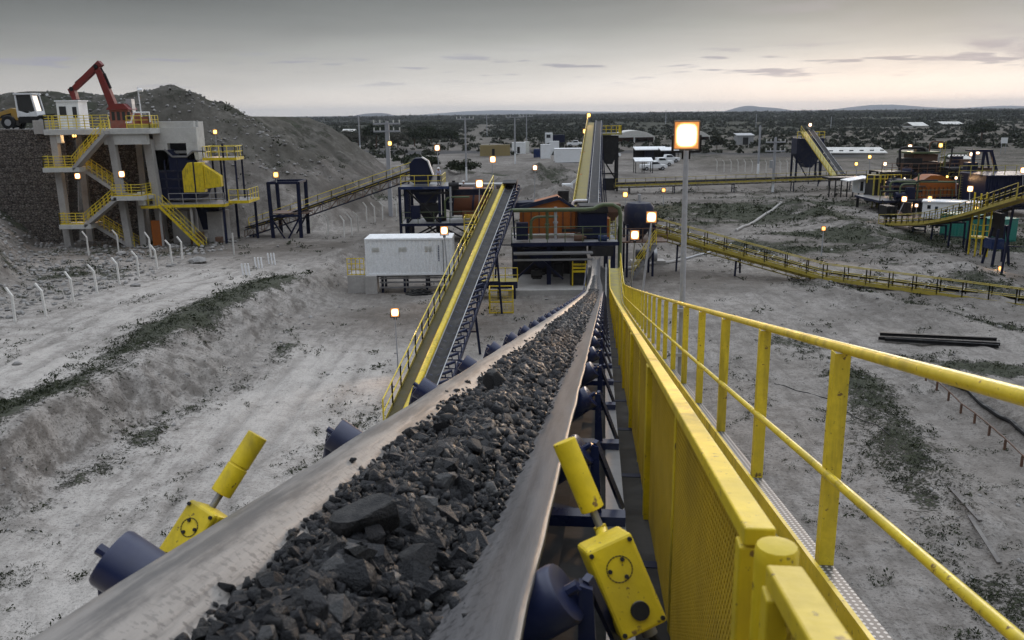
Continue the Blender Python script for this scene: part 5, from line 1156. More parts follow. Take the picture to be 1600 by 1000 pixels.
# green pipe bent over the deck
gp = MB(); zz = D(820, 329).z
gp.tube([V(xa-.5, DY+.2, zz), V(D(915, 329).x, DY+.2, zz), V(D(928, 329).x, DY+.2, zz+.05), V(D(937, 322).x, DY+.2, D(937, 322).z), V(D(943, 321).x, DY+.2, D(943, 321).z+.03), V(D(958, 321).x, DY+.2, D(958, 321).z+.03), V(D(968, 324).x, DY+.2, D(968, 326).z), V(D(970, 332).x, DY+.2, D(970, 336).z), V(D(970, 350).x, DY+.2, 1.0)], .145, 12)
tag(gp.build('bent_pipe', M['green_pipe'], None, smooth=True, loc=(xb, DY+.2, 1.0)), 'dark green pipe running above the deck rail and bending down beside the ore belt', 'pipe')
# below the deck
mb = MB(); mb.bx(xa+.1, D(925, 385).x, DY-.9, DY-.15, 2.72, 2.84); mb.bx(xa+.1, D(925, 385).x, DY-.92, DY-.8, 2.3, 2.42); mb.build('shelf_beam', M['steel'], sc)
mb = MB(); mb.prism([V(D(818, 392).x, DY+.6, 2.9), V(D(872, 392).x, DY+.6, 2.9), V(D(850, 410).x, DY+.6, 1.5), V(D(843, 410).x, DY+.6, 1.5)], V(0, 3, 0)); mb.build('hopper', M['navy'], sc)
mb = MB(); mb.bx(D(923, 385).x, D(958, 385).x, DY-.2, DY+2, 2.45, 3.18); mb.build('loading_chute', M['dark_steel'], sc)
mb = MB(); mb.bx(xa, D(925, 400).x, DY+4.4, DY+4.6, .2, 3.1); mb.build('back_panel', M['dark_steel'], sc)
mb = MB(); mb.bx(xa-.3, D(928, 436).x, DY-1.6, DY+5.3, -.3, .35); tag(mb.build('concrete_pad', M['concrete'], None, loc=(3, DY+2, 0), bevel=.03), 'long grey concrete pad under the orange screen deck', 'pad')
sk = thing('small_feeder', 'small yellow barred feeder standing in the dark under the screen deck', 'feeder', tuple(D(903, 425, 59.5)))
B0 = D(894, 428, 59.5); mb = MB(); [mb.bx(B0.x, B0.x+1.0, 59.5, 59.6, z, z+.14) for z in (B0.z+.1, B0.z+.35, B0.z+.6)]; [mb.bx(B0.x+x, B0.x+x+.08, 59.62, 59.7, .3, B0.z+.9) for x in (0, .92)]; mb.build('bar', M['yellow'], sk)
mb = MB(); mb.bx(B0.x-.1, B0.x+1.1, 59.8, 60.6, .4, B0.z+1.2); mb.build('body', M['dark_steel'], sk)
# ---- far conveyor up the middle to its bin
r0, r1 = at(926, 340, 70), at(935.5, 189, 135)
c3, L3, T3 = conveyor('tall conveyor with yellow walkway climbing to a dark bin in the middle distance', [r0, r1], bw=.8, walk=-1, ww=1.0, idler_step=2, mats=('belt_dark', 'navy', 'navy_roller'), legs=((.3, 0, .3), (.55, 0, .5), (.75, 0, .7)), skirt='galv', floor_mat='olive_floor')
bn = thing('storage_bin', 'dark steel bin with yellow railing on legs under the head of the tall conveyor', 'bin', (15.5, 137, 0))
bx0, bx1 = at(938, 220, 136).x, at(966, 220, 136).x; zt, zb = at(950, 212, 136).z, at(950, 236, 136).z
mb = MB(); mb.bx(bx0, bx1, 135.5, 138.5, zb, zt); mb.prism([V(bx0, 135.6, zb-.004), V(bx1, 135.6, zb-.004), V((bx0+bx1)/2+.5, 135.6, zb-2), V((bx0+bx1)/2-.5, 135.6, zb-2)], V(0, 2.8, 0)); mb.build('hopper', M['dark_steel'], bn)
for x in (bx0+.1, bx1-.1):
    for y in (135.7, 138.3): column(bn, x, y, -.3, zb-.01, .3, 'dark_steel')
brace(bn, V(bx0, 135.6, zb-.5), V(bx1, 135.6, 1.5), .2, 'dark_steel'); brace(bn, V(bx0, 135.6, 3), V(bx1, 135.6, 3), .2, 'dark_steel')
deck(bn, bx0, bx1+.4, 135.3, 138.6, zt+.4, 'steel', 'yellow_dirty'); rail_run(bn, [V(bx0, 135.3, zt+.4), V(bx1+.4, 135.3, zt+.4), V(bx1+.4, 138.6, zt+.4)], 1.1, 'yellow', .8, .05)
mb = MB(); mb.bx(bx0+.6, bx1-.4, 136, 137.5, .2, 2.2); mb.build('feeder', M['dark_steel'], bn)
mb = MB(); q = at(917, 222, 133); mb.bx(q.x-.6, q.x+.35, 133, 134.4, q.z-.9, q.z+.8); tag(mb.build('drive_cabinet', M['navy'], None, loc=q, bevel=.03), 'small dark cabinet fixed left of the tall conveyor near its head', 'cabinet')
# ---- right truss conveyor
u0, u1, u2 = at(1022, 352, 68.5), at(1290, 425, 62), at(1640, 472, 52.0)
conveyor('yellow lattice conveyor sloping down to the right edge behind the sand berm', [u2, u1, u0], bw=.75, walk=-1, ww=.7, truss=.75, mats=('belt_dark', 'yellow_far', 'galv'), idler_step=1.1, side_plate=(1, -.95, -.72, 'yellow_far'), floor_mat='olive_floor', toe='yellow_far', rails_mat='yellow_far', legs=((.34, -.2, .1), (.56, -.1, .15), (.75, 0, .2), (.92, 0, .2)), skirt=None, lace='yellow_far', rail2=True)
# ---- long flat conveyor in the middle distance
v0, v1 = at(960, 287, 134), at(1425, 271, 134)
conveyor('long level conveyor with yellow rails crossing the middle distance to the right hand plant', [v0, v1], bw=.8, walk=1, ww=.8, idler_step=2.4, mats=('belt_dark', 'dark_steel', 'dark_steel'), floor_mat='dark_steel', toe='yellow_far', legs=((.05, 0, .1), (.2, 0, .1), (.4, 0, .1), (.6, 0, .1), (.8, 0, .1), (.95, 0, .1)), truss=.5, rails_mat='yellow_far', lace='olive_floor')
# ---- far right climbing conveyor and its bin
x0_, x1_ = at(1316, 272, 134), at(1267, 204, 151)
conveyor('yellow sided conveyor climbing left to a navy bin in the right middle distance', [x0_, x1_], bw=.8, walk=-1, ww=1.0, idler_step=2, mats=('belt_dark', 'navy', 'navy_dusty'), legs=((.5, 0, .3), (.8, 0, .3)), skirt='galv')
b2 = thing('storage_bin', 'navy steel bin on legs with yellow railing at the head of the far right conveyor', 'bin', (51, 153, 0))
c0, c1 = at(1243, 240, 152).x, at(1285, 240, 152).x; zt, zb = at(1255, 216, 152).z, at(1255, 240, 152).z
mb = MB(); mb.bx(c0, c1, 151.5, 154.5, zb, zt); mb.prism([V(c0, 151.6, zb-.004), V(c1, 151.6, zb-.004), V((c0+c1)/2+.5, 151.6, zb-2.4), V((c0+c1)/2-.5, 151.6, zb-2.4)], V(0, 2.8, 0)); mb.build('hopper', M['navy_dusty'], b2)
for x in (c0+.2, c1-.2):
    for y in (151.7, 154.3): column(b2, x, y, -.3, zb-.01, .32)
for y in (151.7,): brace(b2, V(c0+.2, y, zb-1), V(c0+2, y, 1), .16); brace(b2, V(c0+.2, y, 3.4), V(c1-.2, y, 3.4), .18)
rail_run(b2, [V(c0, 151.6, zt), V(c1, 151.6, zt)], 1.1, 'yellow', .9, .05)
# ---- right curved conveyor
w_ = [at(1393, 347, 93), at(1430, 347, 87), at(1462, 346, 82), at(1500, 339.5, 76), at(1535, 331, 71), at(1570, 321, 66), at(1625, 305, 58)]
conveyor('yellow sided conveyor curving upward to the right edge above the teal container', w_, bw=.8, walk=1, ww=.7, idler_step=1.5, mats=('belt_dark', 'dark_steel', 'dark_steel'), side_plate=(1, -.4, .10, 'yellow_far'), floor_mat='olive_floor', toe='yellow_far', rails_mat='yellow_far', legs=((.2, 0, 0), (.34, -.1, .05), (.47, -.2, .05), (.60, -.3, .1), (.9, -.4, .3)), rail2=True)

# ================================================================ right hand plant
rp = thing('screening_plant', 'dark right hand screening plant with orange screen boxes on a navy railed deck', 'plant', (52, 108, 0))
PY = 104.0
def Q(px, py, Y=PY): return at(px, py, Y)
def qbox(name, px0, px1, py0, py1, Y, dy, mat, parent=rp, bevel=.03):
    a, b_ = at(px0, py1, Y), at(px1, py0, Y); mb = MB(); mb.bx(a.x, b_.x, Y, Y+dy, a.z, b_.z); return mb.build(name, M[mat], parent, bevel=bevel)
z1 = Q(1450, 312).z; xl, xr = Q(1372, 312).x, Q(1540, 312).x
deck(rp, xl, xr, PY-.5, PY+7, z1, 'steel', 'navy_dusty')
for k in range(6):
    x = xl+.2+(xr-xl-.4)*k/5
    for y in (PY-.3, PY+6.5): column(rp, x, y, -.4, z1-.08, .3, 'dark_steel')
rail_run(rp, [V(xl, PY-.5, z1), V(xr, PY-.5, z1)], 1.2, 'green_pipe', 1.4, .04)
qbox('screen_box', 1436, 1494, 284, 310, PY+1, 2.6, 'orange_screen'); qbox('screen_box', 1496, 1536, 288, 312, PY+1.5, 2.2, 'trommel_brown'); qbox('feed_box', 1395, 1432, 284, 308, PY+1.2, 2, 'navy')
for k in range(9):
    a = Q(1440+6.5*k, 308, PY+.9); mb = MB(); mb.bar(V(a.x, PY+.9, a.z), V(a.x, PY+.9, a.z+1.2), .10, .10, up=(0, 1, 0)); mb.build('rib', M['trommel_brown'], rp)
mb = MB(); a, b_, c_ = Q(1438, 284, PY+1), Q(1495, 284, PY+1), Q(1455, 274, PY+1); mb.prism([a, b_, c_+V(1.2, 0, 0), c_], V(0, 2.4, 0)); mb.build('screen_roof', M['orange_screen'], rp)
mb = MB(); mb.tube([Q(1391, 312), Q(1391, 288), Q(1394, 284), Q(1400, 283.5), Q(1500, 284.5)], .13, 8); mb.build('header_pipe', M['green_pipe'], rp, smooth=True)
for z in (316, 320, 324, 328):
    a = Q(1500, z, PY-1); mb = MB(); mb.bx(a.x-3.5, a.x+3.8, PY-1, PY-.8, a.z, a.z+.12); mb.build('cable_rack', M['steel'], rp)
qbox('back_wall', 1390, 1440, 316, 338, PY+2, .3, 'dark_steel')
tw = thing('screen_tower', 'dark upper screen tower with a pipe arch above the orange screens', 'tower', (51, 116, 0))
TY_ = 116.0
def qb2(name, px0, px1, py0, py1, dy, mat, Y=TY_): return qbox(name, px0, px1, py0, py1, Y, dy, mat, tw)
qb2('roof', 1423, 1470, 237, 240.5, 4.2, 'green_pipe', TY_-.4); qb2('upper_box', 1427, 1466, 240.8, 252, 3, 'brown_rust'); qb2('lower_box', 1432, 1468, 252.4, 266, 3, 'dark_steel'); qb2('hopper', 1440, 1462, 266.4, 281, 2, 'navy_dusty'); qb2('side_machine', 1412, 1428, 262, 276, 2, 'navy_dusty'); qb2('side_machine', 1472, 1492, 254, 275, 2, 'dark_steel')
mb = MB(); a, b_ = at(1402, 270, TY_).x, at(1512, 270, TY_).x; zz = at(1450, 269, TY_).z; mb.bx(a, b_, TY_-1, TY_-.8, zz-.3, zz); mb.bx(a, b_, TY_+4, TY_+4.2, zz-.3, zz); mb.build('edge_beam', M['navy_dusty'], tw)
for px in (1404, 1426, 1448, 1472, 1496, 1511): 
    x = at(px, 270, TY_).x; column(tw, x, TY_-.9, -.3, zz-.305, .3, 'dark_steel')
rail_run(tw, [V(a, TY_-.95, zz), V(b_, TY_-.95, zz)], 1.2, 'brown_rust', 1.2, .04)
mb = MB(); mb.tube([at(1406, 268, TY_), at(1406, 235, TY_), at(1408.5, 231.5, TY_), at(1414, 231, TY_), at(1440, 231, TY_), at(1445, 233, TY_), at(1445.5, 239, TY_)], .17, 10); mb.build('pipe_arch', M['dark_steel'], tw, smooth=True)
gy = thing('hoist_gantry', 'navy A-frame hoist gantry standing on the right hand plant', 'gantry', tuple(at(1540, 275, 106)))
def gq(px, py, Y): return at(px, py, Y)
for Y in (105.5, 107.5):
    mb = MB(); mb.bar(gq(1519, 275, Y), gq(1522, 237, Y), .3, .3, up=(0, 1, 0)); mb.bar(gq(1533, 272, Y), gq(1538, 237, Y), .26, .26, up=(0, 1, 0)); mb.bar(gq(1559, 276, Y), gq(1549, 237, Y), .3, .3, up=(0, 1, 0)); mb.bar(gq(1545, 262, Y), gq(1541, 237, Y), .2, .2, up=(0, 1, 0)); mb.build('leg_frame', M['navy'], gy)
    mb = MB(); mb.bar(gq(1520, 235.5, Y), gq(1551, 235.5, Y), .3, .3); mb.build('top_beam', M['navy'], gy)
mb = MB(); a, b_ = gq(1521, 235.5, 105.65), gq(1550, 235.5, 105.65); [mb.bar(q, q+V(0, 1.7, 0), .2, .2) for q in (a, b_)]; mb.build('cross_beam', M['navy'], gy)
mb = MB(); a = gq(1511, 271, 106); b_ = gq(1529, 254, 106); mb.bx(a.x, b_.x, 106, 107.2, a.z, b_.z); mb.build('winch', M['navy_dusty'], gy, bevel=.06); mb = MB(); a = gq(1533, 271, 106); b_ = gq(1551, 262, 106); mb.bx(a.x, b_.x, 106, 107.0, a.z, b_.z); mb.build('motor', M['brown_rust'], gy, bevel=.06)
nb = thing('tank_house', 'big navy corrugated box building at the right edge of the plant', 'building', tuple(at(1565, 320, 98)))
a, b_ = at(1536, 322, 98), at(1640, 275, 98); mb = MB(); n = 26; pts = []
for i in range(n):
    x = a.x+(b_.x-a.x)*i/n; w2_ = (b_.x-a.x)/n; pts += [(x, 98), (x+w2_*.4, 98), (x+w2_*.5, 98.09), (x+w2_*.9, 98.09)]
pts += [(b_.x, 98), (b_.x, 104), (a.x, 104)]; mb.prism([V(x, y, .9) for x, y in pts], V(0, 0, b_.z-.9)); mb.build('wall', M['navy'], nb)
mb = MB(); mb.bx(a.x-.1, b_.x, 97.85, 104.1, b_.z+.002, b_.z+.16); mb.build('roof', M['navy'], nb)
for k in range(4): column(nb, a.x+.4+2.6*k, 98.3, -.4, .88, .35, 'dark_steel')
rail_run(nb, [V(a.x-3.2, 97.95, b_.z+.17), V(b_.x, 97.95, b_.z+.17)], 1.1, 'yellow_dirty', 1.3, .03)
# containers etc. beside it
wc_ = thing('site_office', 'white site cabin with small dark windows beside the right hand plant', 'cabin', tuple(at(1440, 338, 98)))
a, b_, c_, d_ = at(1440, 336, 97), at(1462, 337, 97), at(1440, 316, 97), at(1462, 316, 97)
A1 = V(a.x, 97, .2); B1 = V(a.x+5.2, 94.2, .2); U = (B1-A1).normalized(); Wd = V(-U.y, U.x, 0)*2.6; hh = c_.z-.2
mb = MB(); mb.prism([A1, B1, B1+Wd, A1+Wd], V(0, 0, hh)); mb.build('wall', M['white_paint'], wc_); mb = MB(); A2 = A1-U*.1-Wd*.04; B2_ = B1+U*.1-Wd*.04; mb.prism([A2+V(0, 0, hh+.003), B2_+V(0, 0, hh+.003), B2_+Wd*1.08+V(0, 0, hh+.003), A2+Wd*1.08+V(0, 0, hh+.003)], V(0, 0, .14)); mb.build('roof', M['white_paint'], wc_)
for u_, z_, w_i in ((.5, 1.3, .35), (1.3, 1.15, .3), (2.3, .9, .25), (3.6, 1.2, .5)):
    mb = MB(); q = A1+U*u_-Wd*.006+V(0, 0, z_-.2); mb.prism([q, q+U*w_i, q+U*w_i+V(0, 0, .42), q+V(0, 0, .42)], -Wd*.008); mb.build('window', M['glass'], wc_)
tq = at(1487, 375, 82); te = thing('teal_container', 'teal green corrugated container under the curved yellow conveyor', 'container', (tq.x, 82, 0))
A1 = V(tq.x, 84.5, -.05); B1 = V(tq.x+2.55, 78.6, -.05); U = (B1-A1).normalized(); Wd = V(-U.y, U.x, 0)*-2.45; Wd = V(abs(U.y), U.x, 0)*2.45; L_ = (B1-A1).length
pts = []
for i in range(18): u_ = L_*i/18; w2_ = L_/18; pts += [A1+U*u_, A1+U*(u_+w2_*.4), A1+U*(u_+w2_*.5)+Wd*.015, A1+U*(u_+w2_*.9)+Wd*.015]
pts += [B1, B1+Wd, A1+Wd]; mb = MB(); mb.prism([p+V(0, 0, .15) for p in pts], V(0, 0, 2.05)); mb.build('wall', M['teal'], te)
mb = MB(); k1 = V(0, 0, 2.203); mb.prism([A1-U*.05-Wd*.02+k1, B1+U*.05-Wd*.02+k1, B1+U*.05+Wd*1.02+k1, A1-U*.05+Wd*1.02+k1], V(0, 0, .12)); mb.build('roof', M['teal'], te)
mb = MB(); mb.prism([B1+U*.01+Wd*.1+V(0, 0, .3), B1+U*.01+Wd*.9+V(0, 0, .3), B1+U*.01+Wd*.9+V(0, 0, 2.1), B1+U*.01+Wd*.1+V(0, 0, 2.1)], U*.05); mb.build('door', M['teal'], te)
yp = thing('stair_platform', 'yellow railed access platform hung beside the curved conveyor, right of the teal container', 'platform', tuple(at(1540, 372, 70)))
a, b_ = at(1527, 371, 70), at(1546, 371, 70); mb = MB(); mb.bx(a.x, b_.x, 70, 71.2, a.z-.12, a.z); mb.build('deck', M['yellow'], yp)
for dz in (0, 2.2): rail_run(yp, [V(a.x, 71.1, a.z+dz), V(a.x, 70.05, a.z+dz), V(b_.x, 70.05, a.z+dz)], 1.0, 'yellow_rail', .5, .03)
mb = MB(); [mb.bar(V(x, y, -.1), V(x, y, a.z+3.6), .1, .1) for x in (a.x, b_.x) for y in (70.1, 71.1)]; mb.build('post', M['yellow'], yp)
st_ = thing('surge_bin', 'small navy bin on four leaning legs at the far right under the conveyor', 'bin', tuple(GP(1562, 425)))
for (p, q) in (((1533, 415), (1551, 355)), ((1549, 421), (1560, 358)), ((1576, 416), (1574, 352)), ((1565, 412), (1570, 352))):
    g_ = GP(*p); mb = MB(); t_ = at(*q, g_.y); mb.bar(g_-V(0, 0, .1), t_, .16, .16, up=(0, 1, 0)); mb.build('leg', M['navy'], st_)
qbox('body', 1549, 1570, 374, 390, 66.5, 1.2, 'blue', st_); qbox('chute', 1560, 1572, 334, 372, 67, 1.2, 'dark_steel', st_)
for k, (px0, px1, py0, py1, Y, dy, mt, lab) in enumerate(((1340, 1356, 280, 302, 118, 2, 'white_paint', 'small white cabin with lean-to roof left of the right hand plant'), (1296, 1352, 277, 281, 124, 3, 'dark_steel', 'dark pipe rack with thin legs below the long level conveyor'), (1362, 1382, 274, 316, 110, 2.5, 'dark_steel', 'dark steel chute tower at the right end of the long level conveyor'), (1384, 1400, 322, 340, 92, 2, 'dark_steel', 'dark tail box of the curved yellow conveyor'))):
    t_ = thing(('cabin', 'pipe_rack', 'chute_tower', 'tail_box')[k], lab, ('cabin', 'rack', 'tower', 'box')[k], tuple(at((px0+px1)/2, py1, Y)))
    qbox('body', px0, px1, py0, py1, Y, dy, mt, t_)
    a, b_ = at(px0, py1, Y), at(px1, py0, Y); gz = hz(a.x, Y)
    if k == 0: mb = MB(); mb.prism([V(a.x-1.6, Y-.6, b_.z-.25), V(b_.x+.2, Y-.6, b_.z+.25), V(b_.x+.2, Y-.6, b_.z+.35), V(a.x-1.6, Y-.6, b_.z-.15)], V(0, 3, 0)); mb.build('roof', M['white_paint'], t_); mb = MB(); mb.bx(a.x+.3, a.x+.7, Y-.03, Y-.003, a.z+.3, a.z+1.6); mb.build('door', M['dark_steel'], t_)
    if k in (1, 2, 3):
        for i in range(7 if k == 1 else 3):
            x = a.x+(b_.x-a.x)*i/(6 if k == 1 else 2); mb = MB(); mb.bar(V(x, Y-.2, gz-.2), V(x, Y-.2, a.z+.1 if k == 1 else b_.z), .15, .15); mb.build('column', M['dark_steel' if k != 2 else 'yellow_dirty'], t_)
    if k == 2: rail_run(t_, [V(a.x-1, Y-.4, a.z+2.5), V(b_.x+2, Y-.4, a.z+2.5)], 1, 'yellow', .8, .04); brace(t_, V(b_.x, Y-.3, a.z), V(b_.x+3.5, Y-.3, a.z+2.8), .16, 'yellow_dirty')

# pipes, motors, ladders and decks that crowd the two screen decks
def clutter(parent, rows, rng):
    for kind, px, py, Y, a_, mt in rows:
        p = at(px, py, Y); mb = MB()
        if kind == 'motor': mb.tube([p, p+V(a_, 0, 0)], a_*.36, 12); mb.box(p+V(a_*.5, 0, -a_*.38), (a_*.8, a_*.6, a_*.12)); mb.box(p+V(a_*.5, 0, a_*.42), (a_*.3, a_*.3, a_*.14)); mb.tube([p+V(a_, 0, 0), p+V(a_*1.25, 0, 0)], a_*.12, 8)
        elif kind == 'pipe': mb.tube([p, p+V(0, 0, a_*.8), p+V(a_*.12, 0, a_*.95), p+V(a_*.3, 0, a_), p+V(a_*1.2, 0, a_)], .10, 8)
        elif kind == 'vertical_pipe': mb.tube([p, p+V(0, 0, a_)], .11, 8); mb.tube([p+V(0, 0, a_*.5), p+V(0, 0, a_*.5+.12)], .18, 8)
        elif kind == 'hopper': mb.loft([[p+V(x*a_*k, y*a_*k, z) for x, y in ((-.5, -.5), (.5, -.5), (.5, .5), (-.5, .5))] for k, z in ((.3, -a_*.6), (1, 0), (1, a_*.4))], closed=True, cap=True)
        elif kind == 'cabinet': mb.box(p+V(0, 0, a_*.5), (a_*.7, a_*.5, a_)); mb.box(p+V(0, -a_*.26, a_*.5), (a_*.55, .02, a_*.8))
        elif kind == 'ladder':
            for s_ in (-.2, .2): mb.bar(p+V(s_, 0, 0), p+V(s_, 0, a_), .05, .05)
            for i in range(int(a_/.3)): mb.bar(p+V(-.2, 0, .3*i+.1), p+V(.2, 0, .3*i+.1), .035, .035)
        elif kind == 'beam': mb.bar(p, p+V(a_, 0, 0), .16, .22)
        elif kind == 'slanted_brace': mb.bar(p, p+V(a_, 0, abs(a_)*.9), .14, .14)
        elif kind == 'tank': mb.tube([p, p+V(0, 0, .04), p+V(0, 0, a_), p+V(0, 0, a_*1.12)], a_*.42, 18)
        mb.build(kind, M[mt], parent, smooth=kind in ('motor', 'pipe', 'tank', 'vertical_pipe'))
clutter(rp, [('motor', 1398, 306, 103.2, 1.2, 'navy'), ('pipe', 1405, 311, 103.0, 1.8, 'green_pipe'), ('pipe', 1428, 311, 103.0, 2.2, 'dark_steel'), ('vertical_pipe', 1432, 311, 103.1, 3.0, 'green_pipe'), ('ladder', 1500, 312, 103.0, 3, 'yellow_dirty'), ('cabinet', 1421, 311, 103.2, 1.4, 'navy'),
 ('motor', 1505, 309, 103, 1.0, 'brown_rust'), ('hopper', 1412, 290, 106, 1.9, 'navy_dusty'), ('beam', 1376, 300, 103.5, 5.0, 'dark_steel'), ('beam', 1376, 292, 105, 5.5, 'brown_rust'), ('slanted_brace', 1380, 338, 103.4, 2.2, 'dark_steel'), ('slanted_brace', 1404, 338, 103.4, -2.2, 'dark_steel'), ('slanted_brace', 1440, 338, 103.4, 2.2, 'dark_steel'), ('hopper', 1420, 322, 105, 2.2, 'dark_steel'), ('hopper', 1470, 318, 106, 2.4, 'navy'), ('tank', 1415, 338, 101, 1.5, 'dark_steel'), ('motor', 1395, 336, 101, 1.1, 'brown_rust'),
 ('vertical_pipe', 1515, 312, 103.2, 3.4, 'navy'), ('pipe', 1521, 312, 103.2, 2.6, 'brown_rust'), ('cabinet', 1530, 311, 103, 1.6, 'orange_screen'), ('beam', 1500, 300, 103.2, 4.0, 'dark_steel'), ('motor', 1388, 285, 108, 1.4, 'dark_steel')], RNG)
clutter(tw, [('hopper', 1420, 258, 117, 2.4, 'dark_steel'), ('motor', 1408, 268, 115.2, 1.3, 'navy'), ('pipe', 1475, 268, 115, 2.4, 'green_pipe'), ('vertical_pipe', 1484, 268, 115, 3.2, 'dark_steel'), ('tank', 1492, 270, 116, 2.0, 'navy_dusty'), ('cabinet', 1503, 269, 115.2, 1.7, 'brown_rust'), ('beam', 1404, 256, 116, 6.5, 'brown_rust'), ('beam', 1474, 254, 116, 4.0, 'dark_steel'), ('slanted_brace', 1405, 296, 115, 2.6, 'dark_steel'), ('slanted_brace', 1450, 296, 115, -2.6, 'dark_steel'), ('slanted_brace', 1475, 296, 115, 2.6, 'dark_steel'), ('ladder', 1471, 268, 115, 4, 'yellow_dirty'), ('motor', 1430, 238, 116.5, 1.5, 'dark_steel'), ('pipe', 1452, 238, 116.5, 1.4, 'brown_rust'), ('hopper', 1470, 285, 117, 2.6, 'navy'), ('hopper', 1415, 285, 117, 2.6, 'dark_steel')], RNG)
clutter(sc, [('motor', 897, 371, 60.6, .7, 'brown_rust'), ('pipe', 830, 374, 60.5, 1.6, 'green_pipe'), ('vertical_pipe', 855, 374, 60.4, 2.0, 'green_pipe'), ('vertical_pipe', 868, 374, 60.3, 2.3, 'galv'), ('cabinet', 816, 374, 60.6, 1.2, 'navy'), ('beam', 878, 360, 60.9, 2.2, 'dark_steel'), ('hopper', 897, 396, 61, 1.6, 'dark_steel'), ('slanted_brace', 806, 436, 60.1, 1.6, 'navy'), ('slanted_brace', 880, 436, 60.1, -1.6, 'navy'), ('tank', 872, 432, 61, .9, 'dark_steel'), ('motor', 830, 428, 60.6, .8, 'dark_steel'), ('ladder', 957, 375, 59.9, 1.6, 'yellow_dirty'), ('hopper', 952, 330, 64, 1.5, 'brown_rust'), ('pipe', 895, 332, 64, .9, 'white_paint'), ('beam', 870, 318, 66, 2.4, 'dark_steel'), ('cabinet', 880, 322, 67, 1.2, 'dark_steel'), ('motor', 935, 372, 60.4, .6, 'blue')], RNG)
clutter(sh, [('motor', 701, 290, 84.3, 1.0, 'dark_steel'), ('pipe', 696, 340, 84.0, 2.0, 'green_pipe'), ('vertical_pipe', 705, 341, 84.0, 3.1, 'galv'), ('hopper', 672, 330, 85.5, 1.9, 'dark_steel'), ('cabinet', 650, 342, 84.2, 1.3, 'navy'), ('slanted_brace', 668, 380, 84.1, 2.0, 'dark_steel'), ('slanted_brace', 700, 380, 84.1, -2.0, 'dark_steel'), ('motor', 735, 340, 84.1, 1.0, 'brown_rust'), ('tank', 690, 362, 86, 1.3, 'dark_steel'), ('slanted_brace', 725, 378, 84.1, 1.8, 'navy'), ('beam', 655, 302, 84.1, 3.2, 'dark_steel')], RNG)

def steel_frame(label, px0, px1, py0, py1, Y, dy, nx, levels, mats):
    a, b_ = at(px0, py1, Y), at(px1, py0, Y); g0 = hz(a.x, Y); t = thing('support_frame', label, 'frame', ((a.x+b_.x)/2, Y, g0)); rr = random.Random(px0)
    for i in range(nx+1):
        x = a.x+(b_.x-a.x)*i/nx
        for y in (Y, Y+dy): column(t, x, y, g0-.3, b_.z, .26, mats[0])
    zs = [g0+(b_.z-g0)*(k+1)/levels for k in range(levels)]
    for k, z in enumerate(zs):
        for y in (Y-.01, Y+dy+.01): brace(t, V(a.x, y, z-.14), V(b_.x, y, z-.14), .24, mats[0], 'beam')
        mb = MB(); mb.bx(a.x+.2, b_.x-.2, Y+.2, Y+dy-.2, z-.08, z-.02); mb.build('deck', M['dark_steel'], t)
        rail_run(t, [V(a.x, Y-.02, z), V(b_.x, Y-.02, z)], 1.05, 'yellow_dirty' if k % 2 else 'brown_rust', 1.3, .035)
    zz = [g0]+zs
    for i in range(nx):
        x0, x1 = a.x+(b_.x-a.x)*i/nx, a.x+(b_.x-a.x)*(i+1)/nx; k = rr.randrange(levels)
        brace(t, V(x0, Y-.03, zz[k]), V(x1, Y-.03, zz[k+1]-.2), .14, mats[0])
        for k in range(levels):
            q = V((x0+x1)/2+rr.uniform(-.4, .4), Y+dy*.5, zz[k]+.5); kind = rr.choice(['tank', 'box', 'motor'])
            mb = MB(); w_ = abs(x1-x0)*rr.uniform(.3, .42); h_ = (zz[k+1]-zz[k])*rr.uniform(.35, .6)
            if kind == 'tank': mb.tube([q-V(0, 0, .4), q+V(0, 0, h_)], w_, 16)
            elif kind == 'box': mb.box(q+V(0, 0, h_*.4), (w_*2, dy*.6, h_)); mb.box(q+V(0, -dy*.31, h_*.4), (w_*1.4, .05, h_*.7))
            else: mb.tube([q-V(w_, 0, 0), q+V(w_, 0, 0)], h_*.4, 14); mb.box(q-V(0, 0, h_*.45), (w_*1.6, dy*.4, h_*.15))
            mb.build({'tank': 'tank', 'box': 'machine_box', 'motor': 'motor'}[kind], M[rr.choice(mats)], t)
steel_frame('dark steel frame packed with machinery between the screen tower and the navy building', 1476, 1535, 262, 330, 112, 3.5, 4, 3, ['dark_steel', 'navy_dusty', 'brown_rust'])
steel_frame('dark steel frame with motors at the left side of the right hand plant', 1372, 1424, 268, 330, 112, 3.5, 4, 3, ['dark_steel', 'navy_dusty', 'brown_rust'])

# ================================================================ floodlights
pole_lamp('largest glowing floodlight on a tall grey pole clamped to the yellow hand rail', W(1.19, 12.8, -1.2), at(1073, 211, 12.7), .36, tilt=.12, power=170, r=.052)
for h in (.25, .95): mb = MB(); mb.bar(W(1.03, 12.75, h), W(1.26, 12.75, h), .05, .05); mb.build('pole_clamp', M['galv'], main)
pole_lamp('middle-sized floodlight on a leaning pole where the ore belt walkway bends', at(1003, 462, 37), at(1018, 339, 37), .44, tilt=.1, power=280, r=.055)
pole_lamp('floodlight on a thin pole just left of the middle-sized one, near the bent green pipe', ground(985, 470), at(992, 367, 42), .42, tilt=.1, power=260, r=.055)
g_ = ground(622, 578); pole_lamp('small floodlight on a thin pole on the open sand left of the yellow conveyor', g_, at(617, 488, g_.y), .40, tilt=.15, power=150, r=.035)
g_ = ground(699, 470); pole_lamp('floodlight on a pole in front of the right end of the white container', V(g_.x, 58.5, hz(g_.x, 58.5)), at(694, 360, 58.5), .52, tilt=.1, power=300, r=.045)
